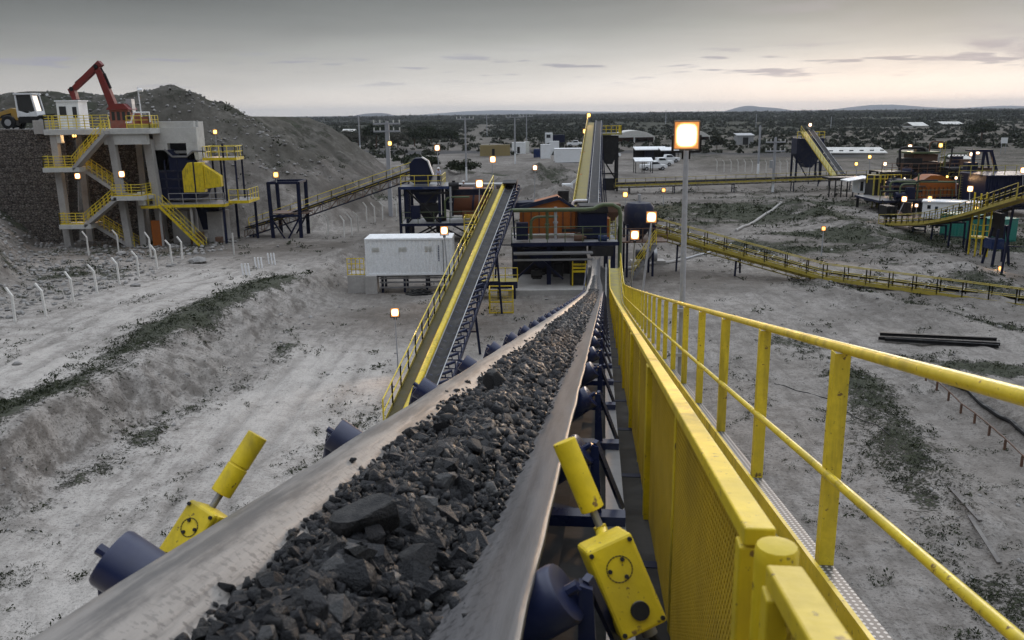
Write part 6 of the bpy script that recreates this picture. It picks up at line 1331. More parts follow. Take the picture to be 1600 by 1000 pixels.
LAMPS = [(749, 287, 78, (748, 345), .60, 'lamp_glass', 60, 'floodlight on a pole over the brown rotary drum'), (770, 249, 118, (768, 286), .72, 'lamp_glass', 0, 'floodlight on a thin pole behind the roof of the screen house'),
 (683, 231, 87, (690, 300), .5, 'lamp_cool', 0, 'floodlight on the pole beside the standing worker'), (836, 262, 112, (835, 312), .55, 'lamp_cool', 0, 'floodlight on a thin pole behind the head of the left conveyor'),
 (977, 304, 112, (977, 330), .62, 'lamp_yellow', 0, 'floodlight on a low pole on the bare sand behind the central screen'), (1037, 297, 116, (1036, 330), .5, 'lamp_dim', 0, 'dim orange floodlight low on the bare sand left of the large floodlight pole'),
 (1287, 357, 72, (1283, 400), .34, 'lamp_dim', 0, 'floodlight on a leaning pole in the weedy field behind the lattice conveyor'), (1413, 311, 96, (1402, 338), .52, 'lamp_glass', 40, 'orange floodlight on a pole in front of the orange screen deck'),
 (1516, 295, 96, (1514, 328), .55, 'lamp_glass', 40, 'floodlight on a pole just right of the white site cabin'), (1453, 310, 99, (1450, 330), .46, 'lamp_yellow', 0, 'floodlight above the roof of the white site cabin'),
 (1432, 321, 101, (1431, 336), .36, 'lamp_cool', 0, 'small pale lamp left of the white site cabin'), (1372, 292, 112, (1372, 312), .55, 'lamp_yellow', 25, 'floodlight on the chute tower at the end of the level conveyor'),
 (1385, 276, 118, (1385, 300), .5, 'lamp_yellow', 0, 'floodlight above the end of the level conveyor'), (1413, 279, 112, (1413, 300), .26, 'lamp_cool', 0, 'tiny lamp over the orange screen deck'), (1383, 256, 125, (1383, 275), .46, 'lamp_cool', 0, 'lamp on a pole left of the dark upper screen tower'),
 (1338, 256, 132, (1338, 275), .46, 'lamp_yellow', 0, 'yellow lamp on a pole above the middle of the level conveyor'), (1359, 245, 140, (1359, 272), .5, 'lamp_yellow', 0, 'yellow lamp on a pole in front of the long white roof'),
 (1266, 195, 151, (1267, 210), .5, 'lamp_cool', 0, 'lamp on top of the far right climbing conveyor'), (1422, 229, 118, (1422, 262), .5, 'lamp_cool', 0, 'lamp on the pipe arch of the dark screen tower'), (1470, 227, 122, (1464, 262), .55, 'lamp_yellow', 0, 'lamp on a thin pole right of the pipe arch'),
 (1518, 241, 110, (1519, 270), .44, 'lamp_cool', 0, 'left one of the two lamps at the top of the hoist gantry'), (1528, 238, 110, (1529, 262), .44, 'lamp_cool', 0, 'right one of the two lamps at the top of the hoist gantry'),
 (1599, 266, 92, (1598, 305), .5, 'lamp_glass', 0, 'floodlight on a pole at the right picture edge before the navy building'), (1526, 325, 73, (1526, 336), .28, 'lamp_yellow', 0, 'small lamp on the rail of the curved yellow conveyor'), (1563, 419, 64, (1563, 428), .28, 'lamp_dim', 0, 'small orange lamp at the feet of the navy surge bin'),
 (1395, 286, 110, (1395, 306), .3, 'lamp_yellow', 0, 'small lamp over the left end of the orange screen deck'), (1480, 276, 112, (1480, 300), .28, 'lamp_yellow', 0, 'small lamp above the orange screen box'), (1494, 278, 103, (1494, 306), .30, 'lamp_cool', 0, 'small pale lamp at the right end of the orange screen box'), (1535, 283, 103, (1535, 306), .26, 'lamp_dim', 0, 'dim orange lamp at the left corner of the big navy building'),
 (920, 180, 133, (919, 205), .55, 'lamp_yellow', 0, 'topmost lamp on the walkway of the tall conveyor'), (914, 205, 127, (918, 224), .58, 'lamp_yellow', 0, 'second lamp from the top of the tall conveyor'), (911, 241, 106, (913, 262), .5, 'lamp_yellow', 0, 'third lamp from the top of the tall conveyor'), (906, 276, 91, (908, 298), .46, 'lamp_cool', 0, 'lowest lamp on the walkway of the tall conveyor'),
 (116, 211, 83, (116, 204), .40, 'lamp_yellow', 60, 'lamp under the top slab of the concrete stair building'), (121, 275, 84.5, (123, 330), .46, 'lamp_glass', 60, 'glowing lamp on a stand inside the lower storey of the stair building'), (190, 272, 80, (191, 300), .48, 'lamp_glass', 50, 'lamp on the middle stair landing of the concrete building'),
 (336, 206, 92, (339, 240), .42, 'lamp_yellow', 0, 'lamp on a pole behind the crusher platform against the spoil heap'), (431, 273, 86, (432, 285), .5, 'lamp_yellow', 0, 'yellow lamp on top of the navy transfer tower'), (609, 224, 104, (610, 232), .48, 'lamp_yellow', 0, 'yellow lamp fixed to the twin-armed concrete pole behind the screen house'),
 (1005, 211, 128, (1003, 215), .01, 'lamp_cool', 0, '')]
for (px, py, Y, b_, sz, mt, pw, lab) in LAMPS:
    if not lab: continue
    pole_lamp(lab, at(*b_, Y), at(px, py, Y), sz*1.1, tilt=.08, mat=mt, power=pw*6 or 90, r=.05, fork=Y < 90)

# ================================================================ people
def person(name, label, foot, facing, arms, shirt='shirt', crouch=0.0):
    t = thing(name, label, 'person', tuple(foot), None, facing)
    J = {}; E = []
    def j(n, p, r, par=None):
        J[n] = (Vector(p), r); 
        if par: E.append((par, n))
    z0 = -crouch
    j('pel', (0, 0, .95+z0), .125); j('bel', (0, .01, 1.10+z0), .12, 'pel'); j('che', (0, 0, 1.30+z0), .145, 'bel'); j('nck', (0, .01, 1.47+z0), .06, 'che'); j('hd', (0, .03, 1.58+z0), .085, 'nck'); j('hd2', (0, .035, 1.68+z0), .088, 'hd'); j('nose', (0, .125, 1.60+z0), .016, 'hd')
    for sg, n in ((-1, 'L'), (1, 'R')):
        j('hip'+n, (sg*.10, 0, .90+z0), .10, 'pel'); j('kne'+n, (sg*.11, .03+crouch*.7, .50-crouch*.15), .066, 'hip'+n); j('ank'+n, (sg*.12, -.02, .09), .045, 'kne'+n); j('toe'+n, (sg*.13, .16, .04), .038, 'ank'+n)
        j('sho'+n, (sg*.19, 0, 1.41+z0), .068, 'che'); el_, wr = arms[0 if sg < 0 else 1]
        el_ = Vector(el_)+V(0, 0, z0); wr = Vector(wr)+V(0, 0, z0); j('elb'+n, el_, .046, 'sho'+n); j('wri'+n, wr, .03, 'elb'+n)
        d = (wr-el_).normalized(); sd = d.cross(V(0, 1, .2)).normalized(); j('pal'+n, wr+d*.06, .034, 'wri'+n)
        for k in range(4): a = wr+d*.10+sd*(k-1.5)*.02; j('f%d%s' % (k, n), a, .011, 'pal'+n); j('g%d%s' % (k, n), a+d*(.05 if k in (1, 2) else .04)+V(0, .015, -.01), .009, 'f%d%s' % (k, n))
        a = wr+d*.05-sd*.05; j('t%s' % n, a, .012, 'pal'+n)
    ks = list(J); me = bpy.data.meshes.new('body'); me.from_pydata([J[k][0] for k in ks], [(ks.index(a), ks.index(b_)) for a, b_ in E], [])
    o = bpy.data.objects.new('body', me); C.objects.link(o); o.parent = t; me.materials.append(M['skin'])
    sk_ = o.modifiers.new('skin', 'SKIN'); sv = me.skin_vertices[0].data
    for i, k in enumerate(ks): sv[i].radius = (J[k][1], J[k][1])
    sv[0].use_root = True; s2 = o.modifiers.new('sub', 'SUBSURF'); s2.levels = 1; s2.render_levels = 2
    def cloth(nm, chain, mat, k=1.14):
        me2 = bpy.data.meshes.new(nm); names = []; ed = []
        for c_ in chain:
            for a, b_ in zip(c_[:-1], c_[1:]):
                for q in (a, b_):
                    if q not in names: names.append(q)
                ed.append((names.index(a), names.index(b_)))
        me2.from_pydata([J[q][0] for q in names], ed, []); me2.materials.append(M[mat]); o2 = bpy.data.objects.new(nm, me2); C.objects.link(o2); o2.parent = t
        o2.modifiers.new('skin', 'SKIN'); sv2 = me2.skin_vertices[0].data
        for i, q in enumerate(names): sv2[i].radius = (J[q][1]*k+.008,)*2
        sv2[0].use_root = True; s3 = o2.modifiers.new('sub', 'SUBSURF'); s3.levels = 1; s3.render_levels = 2
    cloth('shirt', [('bel', 'che'), ('che', 'shoL', 'elbL', 'wriL'), ('che', 'shoR', 'elbR', 'wriR')], shirt, 1.12)
    cloth('trousers', [('pel', 'hipL', 'kneL', 'ankL'), ('pel', 'hipR', 'kneR', 'ankR'), ('pel', 'bel')], 'trousers', 1.15)
    mb = MB(); c0 = J['hd2'][0]
    secs = []
    for k in range(6): a = k/5*math.pi/2*.98; secs.append([c0+V(math.cos(u)*.125*math.cos(a), math.sin(u)*.14*math.cos(a), .0+.115*math.sin(a)) for u in [2*math.pi*i/16 for i in range(16)]])
    mb.loft([[c0+V(math.cos(u)*.145, math.sin(u)*.175+.02, -.008) for u in [2*math.pi*i/16 for i in range(16)]]]+secs, closed=True, cap=True); mb.v = [v+parent_world(t) for v in mb.v]; mb.build('helmet', M['helmet'], t, smooth=True)
    mb = MB()
    for n in ('ankL', 'ankR'): p = J[n][0]; mb.tube([p+V(0, -.05, -.045), p+V(0, .06, -.045), p+V(0, .20, -.055)], .052, 8)
    mb.v = [v+parent_world(t) for v in mb.v]; mb.build('boot', M['rubber_black'], t, smooth=True)
    return t
pf = at(686, 284, 84.9); person('person', 'worker in pale lilac shirt, dark trousers and white helmet standing by the blue hood', (pf.x, 84.9, Z1), R(150), (((-.28, .06, 1.16), (-.16, .26, 1.06)), ((.27, .02, 1.14), (.24, .20, .98))))
pf = at(724, 300, 87.2); person('person', 'worker in white helmet, half hidden behind the brown rotary drum', (pf.x, 88.3, at(724, 283, 88.3).z-1.72), R(100), (((-.27, .08, 1.16), (-.2, .28, 1.05)), ((.27, .08, 1.16), (.2, .28, 1.05))), shirt='navy_dusty')
mb = MB(); mb.bx(pf.x-1, pf.x+1.2, 87.9, 88.75, at(724, 283, 88.3).z-1.80, at(724, 283, 88.3).z-1.72); mb.build('walkway', M['galv'], sh)

# ================================================================ fence posts
ROW = [(24, 503, 8), (72, 494, 8), (115, 472, 8), (152, 458, 7), (187, 444, 7), (217, 432, 7), (246, 420, 7), (269, 411, 7), (285, 405, 7)]
ordn = ['first', 'second', 'third', 'fourth', 'fifth', 'sixth', 'seventh', 'eighth', 'ninth', 'tenth', 'eleventh']
pm = None
def post_mesh():
    mb = MB(); mb.bar(V(0, 0, -.3), V(0, 0, 1.45), .11, .11, up=(0, 1, 0)); mb.bar(V(0, 0, 1.42), V(-.36, .08, 1.86), .09, .10, up=(0, 1, 0)); return mb
for i, (px, py, l) in enumerate(ROW):
    g_ = ground(px, py, 1.5); o = post_mesh().build('fence_post', M['post_white'], None, loc=V(0, 0, 0)) if pm is None else bpy.data.objects.new('fence_post', pm)
    if pm is None: pm = o.data
    else: C.objects.link(o)
    o.location = g_; o.rotation_euler = (random.uniform(-.03, .03), random.uniform(-.05, .03), random.uniform(-.15, .15)); tag(o, 'bent-topped pale fence post, %s from the left picture edge in the track-side row' % ordn[i], 'fence post', 'bent posts of the track-side row')
for i, (px, py, lab) in enumerate(((236, 402, 'bent-topped post standing apart behind the track-side row, left of the tall orange panel'), (139, 399, 'bent-topped post at the foot of the left concrete column'), (186, 396, 'bent-topped post below the lowest stair flight of the concrete building'))):
    o = bpy.data.objects.new('fence_post', pm); C.objects.link(o); o.location = ground(px, py, .5); o.scale = (1, 1, 1.15); o.rotation_euler = (0, 0, .1*i); tag(o, lab, 'fence post', 'bent posts near the stair building')
o = MB(); g_ = ground(366, 399); o.bar(g_-V(0, 0, .2), g_+V(0, 0, 1.9), .1, .1); tag(o.build('fence_post', M['concrete_white'], None, loc=g_), 'straight pale post standing alone before the crusher stairs', 'fence post')
for i, (px, py) in enumerate(((513, 368), (538, 371), (550, 368), (560, 362), (573, 346), (586, 347), (598, 344), (620, 338))):
    o = bpy.data.objects.new('fence_post', pm); C.objects.link(o); o.location = ground(px, py); o.scale = (1.1, 1, 1.2); o.rotation_euler = (0, random.uniform(-.04, .04), .2); tag(o, 'bent-topped grey fence post, %s from the left in the row under the crusher conveyor' % ordn[i], 'fence post', 'bent posts under the crusher conveyor')
for i, (px, py, lab) in enumerate(((385, 430, 'nearest'), (405, 420, 'middle'), (425, 412, 'farthest'))):
    g_ = ground(px, py); t = thing('pipe_marker', 'cluster of three short white pipes on the track, the %s of three clusters' % lab, 'pipes', tuple(g_), 'white pipe clusters on the track')
    for k in (-.22, .02, .24): mb = MB(); p = g_+V(k, .1*k, -.1); mb.tube([p, p+V(-.06, 0, .95)], .055, 8); mb.build('pipe', M['white_paint'], t)

# ================================================================ power poles
def power_pole(label, bx_, by_, top_, arms, w0=.3, armw=2.0, white=True, double=False):
    g_ = ground(bx_, by_); h_ = at(bx_, top_, g_.y).z; t = thing('power_pole', label, 'power pole', tuple(g_), 'concrete power poles')
    mb = MB(); mb.bar(g_-V(0, 0, .3), V(g_.x, g_.y, h_*.98), w0, w0*.8); mb.bar(V(g_.x, g_.y, h_*.5), V(g_.x, g_.y, h_), w0*.7, w0*.7); mb.build('pole', M['pole_grey'], t)
    if white: mb = MB(); mb.bar(g_, g_+V(0, 0, min(2.6, h_*.22)), w0*1.06, w0*.86); mb.build('painted_foot', M['white_paint'], t)
    for a in arms:
        mb = MB(); z = at(bx_, a, g_.y).z; mb.bar(V(g_.x-armw, g_.y-.2, z), V(g_.x+armw, g_.y-.2, z), .16, .2)
        mb.build('cross_arm', M['pole_grey'], t)
        mb = MB()
        for k in (-.95, -.5, .5, .95): mb.tube([V(g_.x+armw*k, g_.y-.2, z+.1), V(g_.x+armw*k, g_.y-.2, z+.45)], .08, 6)
        mb.build('insulator', M['cream_paint'], t)
    return t, g_, h_
power_pole('thick concrete pole with two long cross arms behind the crusher conveyor', 611, 338, 189, (193, 205), .5, 1.65, False)
power_pole('slim white-footed concrete pole standing by the road left of the twin-armed pole', 563, 239, 181, (), .42, 1)
power_pole('concrete pole with one cross arm standing behind the screen house', 729, 283, 183, (186,), .3, 1.6)
power_pole('white-footed concrete pole in front of the tan container', 805, 256, 184, (183,), .36, 2.2)
power_pole('distant concrete pole with wide cross arm right behind the white-footed one', 823, 234, 178, (182,), .34, 2.2, False)
power_pole('faint distant pole on the scrub edge by the dirt track', 761, 214, 178, (184,), .5, 2.5, False)
power_pole('concrete pole right of the large floodlight, by the yard fence', 1184, 272, 196, (), .34, 1.4)
t, g_, h_ = power_pole('stout concrete pole carrying a grey transformer, before the level conveyor', 1207, 300, 214, (222, 236), .34, 1.5)
mb = MB(); z = at(1207, 262, g_.y).z; mb.tube([V(g_.x-.5, g_.y-.35, z), V(g_.x-.5, g_.y-.35, z+1.1)], .32, 12); mb.build('transformer', M['galv'], t, smooth=True)
power_pole('thin pole standing in the scrub left of the large floodlight', 1040, 196, 172, (), .6, 1.0, False)
power_pole('thin distant pole on the plain between the large floodlight and the climbing conveyor', 1181, 200, 178, (), .45, 1.0, False)
power_pole('thin distant pole right of the climbing conveyor head', 1298, 200, 182, (), .5, 1.0, False)

# ================================================================ sheds, containers, cars in the middle distance
def ctn(label, px, py, Lx, Hz, mat, W_=2.5, **k):
    g_ = ground(px, py); return container(label, g_.x, g_.y, g_.z, Lx, W_, Hz, mat, group='containers and cabins in the far yard', **k)
ctn('tan cargo container with a dark opening behind the road', 750, 244, 9.0, 3.2, 'tan_paint', doors=(3.6,))
ctn('small white cabin right of the tan container', 800, 240.5, 4.2, 3.4, 'white_paint', doors=(1.6,)); ctn('narrow white cabin touching the right side of the small white cabin', 819, 239, 1.6, 3.4, 'cream_paint')
ctn('bright blue box left of the tall white cabins', 834, 246.5, 2.1, 2.3, 'blue'); ctn('tall narrow white cabin beside the blue box', 845, 248, 2.6, 3.7, 'white_paint'); ctn('white cabin behind the tall narrow one', 859, 242, 2.8, 4.0, 'white_paint')
ctn('long white container with plain side left of the tall conveyor', 867, 254, 7.1, 3.3, 'white_paint', W_=5)
ww_ = thing('site_truck', 'white and blue box truck standing above the white cabins', 'truck', tuple(ground(858, 232)))
g_ = ground(852, 232); mb = MB(); mb.bx(g_.x, g_.x+2.6, g_.y, g_.y+2.5, g_.z+1.6, g_.z+5.3); mb.build('cab', M['white_paint'], ww_, bevel=.1); mb = MB(); mb.bx(g_.x+2.7, g_.x+6.8, g_.y, g_.y+2.5, g_.z+2.0, g_.z+4.6); mb.build('cargo_box', M['navy'], ww_); mb = MB(); mb.bx(g_.x+.4, g_.x+1.8, g_.y-.06, g_.y-.01, g_.z+3.6, g_.z+4.7); mb.build('window', M['glass'], ww_)
for x in (1.2, 4.2, 5.8): mb = MB(); mb.tube([V(g_.x+x, g_.y-.1, g_.z+1.0), V(g_.x+x, g_.y+.4, g_.z+1.0)], .9, 14); mb.build('wheel', M['rubber_black'], ww_)
# white fabric shed
for lab, x0, x1, yb, yt, Y in (('large white fabric shed with an arched roof and open dark front', 960, 1022, 224, 204, 352), ('second white fabric roof half hidden behind the large floodlight', 1062, 1108, 222, 204, 360)):
    t = thing('fabric_shed', lab, 'shed', tuple(at((x0+x1)/2, yb, Y))); a, b_ = at(x0, yb, Y), at(x1, yb, Y); zt = at((x0+x1)/2, yt, Y).z; z0 = a.z; ze = z0+(zt-z0)*.52; n = 14
    arc = [V(a.x+(b_.x-a.x)*i/n, Y, ze+(zt-ze)*math.sin(math.pi*i/n)**.8) for i in range(n+1)]
    mb = MB(); mb.loft([arc, [p+V(0, 16, 0) for p in arc]]); o = mb.build('roof', M['fabric_white'], t, smooth=True); o.modifiers.new('thick', 'SOLIDIFY').thickness = .4
    mb = MB(); mb.prism([V(a.x+.3, Y-.15, ze-.3), *[p+V(0, -.15, -.1) for p in arc[1:-1]], V(b_.x-.3, Y-.15, ze-.3)], V(0, .1, 0)); mb.build('gable', M['fabric_white'], t)
    mb = MB(); mb.bx(a.x, b_.x, Y+15.5, Y+15.7, z0, ze); mb.bx(b_.x-.3, b_.x, Y+.1, Y+15.4, z0, ze); mb.build('rear_wall', M['trommel_brown'], t)
    for i in range(3): x = a.x+(b_.x-a.x)*i/2; mb = MB(); mb.bar(V(x, Y+.2, z0), V(x, Y+.2, ze), .5, .5); mb.build('post', M['fabric_white'], t)
def canopy(label, px, py, Lx, W_, H, mat='white_paint', walls=False):
    g_ = ground(px, py); t = thing('car_shelter', label, 'shelter', tuple(g_)); mb = MB(); mb.prism([g_+V(0, 0, H-.3), g_+V(Lx, 0, H-.3), g_+V(Lx, W_, H+.3), g_+V(0, W_, H+.3)], V(0, 0, .18)); mb.build('roof', M[mat], t)
    for x in (.15, Lx*.5, Lx-.15):
        for y in (.15, W_-.15): mb = MB(); mb.bar(g_+V(x, y, 0), g_+V(x, y, H-.3+.6*y/W_), .14, .14); mb.build('post', M['dark_steel'], t)
    if walls: mb = MB(); mb.bx(g_.x+.1, g_.x+Lx-.1, g_.y+W_-.1, g_.y+W_, g_.z, g_.z+H); mb.build('back_wall', M['dark_steel'], t); mb = MB(); mb.bx(g_.x+Lx*.35, g_.x+Lx*.6, g_.y+1, g_.y+W_-.2, g_.z, g_.z+H*.9); mb.build('store_room', M['navy_dusty'], t)
canopy('small white roofed shelter in front of the parked white pickups', 992, 271, 3.8, 3, 2.6); canopy('wide flat roofed shelter with dark stores behind the parked pickups', 992, 252, 8.2, 4, 3.0, walls=True); canopy('second flat roofed shelter just left of the large floodlight pole', 1032, 252, 4.5, 4, 2.8, walls=True)
def pickup(label, px, py, rz, sc=1.0):
    g_ = ground(px, py); t = thing('pickup_truck', label, 'pickup', tuple(g_), 'white pickups in the yard', rz)
    o = parent_world(t)
    def q(x, y, z): return o+V(x, y, z)*sc
    def pr(pts, y0, y1): mb = MB(); mb.prism([q(x, y0, z) for x, z in pts], V(0, (y1-y0)*sc, 0)); return mb
    pr([(-2.6, .45), (2.5, .45), (2.6, .8), (2.5, 1.05), (1.35, 1.12), (1.3, 1.16), (-2.6, 1.12)], -.9, .9).build('body', M['white_paint'], t, bevel=.05)
    pr([(-.75, 1.165), (1.3, 1.165), (.65, 1.72), (-.55, 1.74)], -.78, .78).build('cab', M['white_paint'], t, bevel=.05)
    for y0 in (-.80, .785): pr([(-.6, 1.2), (1.1, 1.2), (.6, 1.62), (-.5, 1.64)], y0, y0+.015).build('window', M['glass'], t)
    mb = MB(); mb.prism([q(1.28, -.68, 1.19), q(1.28, .68, 1.19), q(.72, .68, 1.67), q(.72, -.68, 1.67)], V(.03, 0, .02)); mb.build('windscreen', M['glass'], t)
    for x in (-1.65, 1.6):
        for y in (-.92, .72): mb = MB(); mb.tube([q(x, y, .38), q(x, y+.2, .38)], .38*sc, 14); w2 = mb.build('wheel', M['rubber_black'], t); mb = MB(); mb.tube([q(x, y-.01, .38), q(x, y+.21, .38)], .2*sc, 10); mb.build('rim', M['galv'], w2)
    for y in (-.75, .55): mb = MB(); mb.bx(*(lambda a, b_: (a.x, b_.x, a.y, b_.y, a.z, b_.z))(q(2.5, y, .78), q(2.62, y+.2, .95))); mb.build('headlight', M['cream_paint'], t)
pickup('white pickup nearest the small white roofed shelter', 1021, 266, R(8), 1.1); pickup('white pickup parked just behind the nearest one', 1032, 259.5, R(5), 1.1); pickup('white pickup parked farthest back under the flat roofed shelter', 1043, 254, R(12), 1.1)
pickup('white pickup parked at the right end of the long white container', 901, 254, R(185)); pickup('white pickup on the high ground above the long white container', 900, 229, R(175), 1.3); pickup('white pickup seen right of the legs of the dark bin', 953, 247, R(20), 1.1)
# long white roofs and far sheds
def long_roof(label, px0, px1, py, Y, H, D_=10, ridge=1.2):
    a, b_ = at(px0, py, Y), at(px1, py, Y); z0 = hz(a.x, Y); t = thing('long_shed', label, 'shed', ((a.x+b_.x)/2, Y, z0)); z = a.z
    mb = MB(); mb.prism([V(a.x, Y, z-H), V(a.x, Y+D_/2, z), V(a.x, Y+D_, z-H), V(a.x, Y+D_, z-H-.2), V(a.x, Y+D_/2, z-.25), V(a.x, Y, z-H-.2)], V(b_.x-a.x, 0, b_.z-a.z)); mb.build('roof', M['fabric_white'], t)
    mb = MB(); mb.bx(a.x+.4, b_.x-.4, Y+.6, Y+D_-.6, z0-.3, min(a.z, b_.z)-H-.22); mb.build('wall', M['cream_paint'], t)
    mb = MB(); n = 6; [mb.bx(a.x+(b_.x-a.x)*(i+.3)/n, a.x+(b_.x-a.x)*(i+.7)/n, Y+.55, Y+.597, z0+.9, max(z0+1.2, min(a.z, b_.z)-H-.6)) for i in range(n)]; mb.build('window', M['glass'], t)
long_roof('long low white roofed building behind the right hand plant', 1292, 1388, 231, 236, 1.3); long_roof('white roof beyond the road on the left, among the scrub', 532, 552, 202, 620, 2.2, 20); long_roof('far white shed roof on the plain at right', 1427, 1452, 191, 640, 2.5, 20); long_roof('far pale shed roof right of the white one', 1474, 1508, 190, 700, 2, 20); long_roof('pale low roof behind the hoist gantry', 1490, 1522, 243, 215, .8, 8)
t = thing('plant_shed', 'small weathered shed with open dark door on the bare ground right of the fabric sheds', 'shed', tuple(ground(1160, 226))); g_ = ground(1152, 226); mb = MB(); mb.bx(g_.x, g_.x+6, g_.y, g_.y+5, g_.z-.2, g_.z+3.2); mb.build('wall', M['galv'], t); mb = MB(); mb.bx(g_.x+2, g_.x+4, g_.y-.06, g_.y-.01, g_.z, g_.z+2.6); mb.build('door', M['dark_steel'], t); mb = MB(); mb.prism([g_+V(-.3, -.3, 3.21), g_+V(6.3, -.3, 3.21), g_+V(6.3, 5.3, 3.9), g_+V(-.3, 5.3, 3.9)], V(0, 0, .15)); mb.build('roof', M['galv'], t)
s_ = thing('road_sign', 'small white board on posts at far right beyond the plant', 'sign', tuple(ground(1567, 240))); g_ = ground(1567, 240); zt = at(1567, 215, g_.y).z; mb = MB(); mb.bx(g_.x-.9, g_.x+.9, g_.y, g_.y+.08, zt-1.5, zt); mb.build('board', M['white_paint'], s_)
for k in (-.6, .6): mb = MB(); mb.bar(g_+V(k, .1, -.2), V(g_.x+k, g_.y+.1, zt-.2), .12, .12); mb.build('post', M['galv'], s_)
t = thing('dump_wagon', 'white machine with a sloping boom standing on the yard behind the central screen', 'machine', tuple(ground(887, 304))); g_ = ground(887, 304); mb = MB(); mb.bx(g_.x-.8, g_.x+.8, g_.y, g_.y+1.6, g_.z+.5, g_.z+1.5); mb.build('body', M['white_paint'], t, bevel=.08); mb = MB(); mb.bar(g_+V(.3, .4, 1.3), g_+V(1.5, .4, 2.2), .2, .3); mb.bar(g_+V(1.5, .4, 2.2), g_+V(2.2, .4, 1.0), .16, .22); mb.build('boom', M['white_paint'], t)
for k in (-.5, .5): mb = MB(); mb.tube([g_+V(k, -.1, .4), g_+V(k, .3, .4)], .4, 12); mb.build('wheel', M['rubber_black'], t)
mb = MB(); q = at(998, 335, 62); 
# tank and pump gear right of the screen deck
tk = thing('mill_hopper', 'dark rounded hopper at the head of the lattice conveyor, under the middle-sized floodlight', 'hopper', tuple(GP(1000, 425))); a = at(998, 348, 66); mb = MB(); prof = [(.2, 1.65), (.9, 1.55), (1.15, 1.2), (1.15, 0), (.7, -.7), (.35, -1.2)]
mb.loft([[a+V(r_*math.cos(u), r_*math.sin(u), z) for u in [2*math.pi*i/20 for i in range(20)]] for r_, z in prof], closed=True, cap=True); mb.build('drum', M['navy_dusty'], tk, smooth=True); mb = MB(); mb.tube([a+V(0, 0, 1.6), a+V(0, 0, 2.2)], .14, 10); mb.build('vent', M['galv'], tk)
for x in (-1, 1):
    for y in (-1, 1): mb = MB(); mb.bar(V(a.x+x, a.y+y, -.1), V(a.x+x, a.y+y, a.z), .16, .16); mb.build('leg', M['navy'], tk)
mb = MB(); mb.bx(a.x-1.8, a.x+2.0, a.y-1.5, a.y+1.5, a.z-1.35, a.z-1.25); mb.build('deck', M['brown_rust'], tk); rail_run(tk, [V(a.x-1.8, a.y-1.5, a.z-1.25), V(a.x+2, a.y-1.5, a.z-1.25)], 1.0, 'brown_rust', .9, .03)
stairs(tk, (a.x-.7, a.y-2.4, .1), (a.x+1.0, a.y-2.4, a.z-1.35), .7, (0, 1, 0), 'steel')
pu = thing('slurry_pump', 'grey pump set with dark motor on the ground under the lattice conveyor', 'pump', tuple(ground(1010, 412))); g_ = ground(1012, 412); mb = MB(); mb.bx(g_.x-1.4, g_.x+1.4, g_.y-.5, g_.y+.7, g_.z-.1, g_.z+.3); mb.build('base', M['concrete'], pu); mb = MB(); mb.tube([g_+V(-1, 0, .8), g_+V(.2, 0, .8)], .42, 14); mb.build('motor', M['dark_steel'], pu, smooth=True); mb = MB(); mb.tube([g_+V(.3, 0, .7), g_+V(.7, 0, .7)], .6, 16); mb.tube([g_+V(.5, 0, 1.2), g_+V(.5, 0, 2.0), g_+V(1.4, 0, 2.2)], .16, 8); mb.build('casing', M['galv'], pu, smooth=True)
for k, (px0, py0, px1, py1, r_, mt, lab) in enumerate(((975, 422, 1065, 408, .14, 'concrete', 'grey pipe lying on the sand behind the floodlight poles'), (1062, 408, 1130, 388, .10, 'galv', 'thin grey pipe running from the pump towards the lattice conveyor'), (1150, 362, 1220, 318, .15, 'concrete', 'pale pipe lying across the weedy field behind the lattice conveyor'))):
    a, b_ = ground(px0, py0), ground(px1, py1); mb = MB(); n = 8; mb.tube([V(*(a.lerp(b_, i/n))[:2], hz(*(a.lerp(b_, i/n))[:2])+r_*.8) for i in range(n+1)], r_, 8); tag(mb.build('ground_pipe', M[mt], None, smooth=True, loc=a), lab, 'pipe')
# ================================================================ things on the sand at right
for k, (px0, py0, px1, py1, off) in enumerate(((1372, 533, 1562, 543, 0), (1382, 535, 1560, 546, .0), (1374, 532, 1556, 541, .2))):
    a, b_ = ground(px0, py0), ground(px1, py1); mb = MB(); z = V(0, 0, .1+off); mb.bar(a+z, b_+z, .18, .02); mb.bar(a+z+V(0, 0, .16), b_+z+V(0, 0, .16), .18, .02); mb.bar(a+z+V(0, 0, .08), b_+z+V(0, 0, .08), .02, .14)
    tag(mb.build('steel_beam', M['dark_steel'], None, loc=a), 'dark steel beam lying in a stack on the sand beyond the hand rail', 'beam', 'stacked dark steel beams')
a, b_ = ground(1415, 574), ground(1625, 752); t = thing('pipe_line', 'thin dark pipe on short supports crossing the sand at the right edge', 'pipe', tuple(a)); mb = MB(); pts = [V(*(a.lerp(b_, i/10))[:2], hz(*(a.lerp(b_, i/10))[:2])+.42) for i in range(11)]; mb.tube(pts, .03, 8); mb.build('pipe', M['brown_rust'], t, smooth=True)
for i in range(0, 11, 1): mb = MB(); p = pts[i]; mb.bar(V(p.x, p.y, p.z-.6), p-V(0, 0, .03), .07, .07); mb.build('support', M['brown_rust'], t)
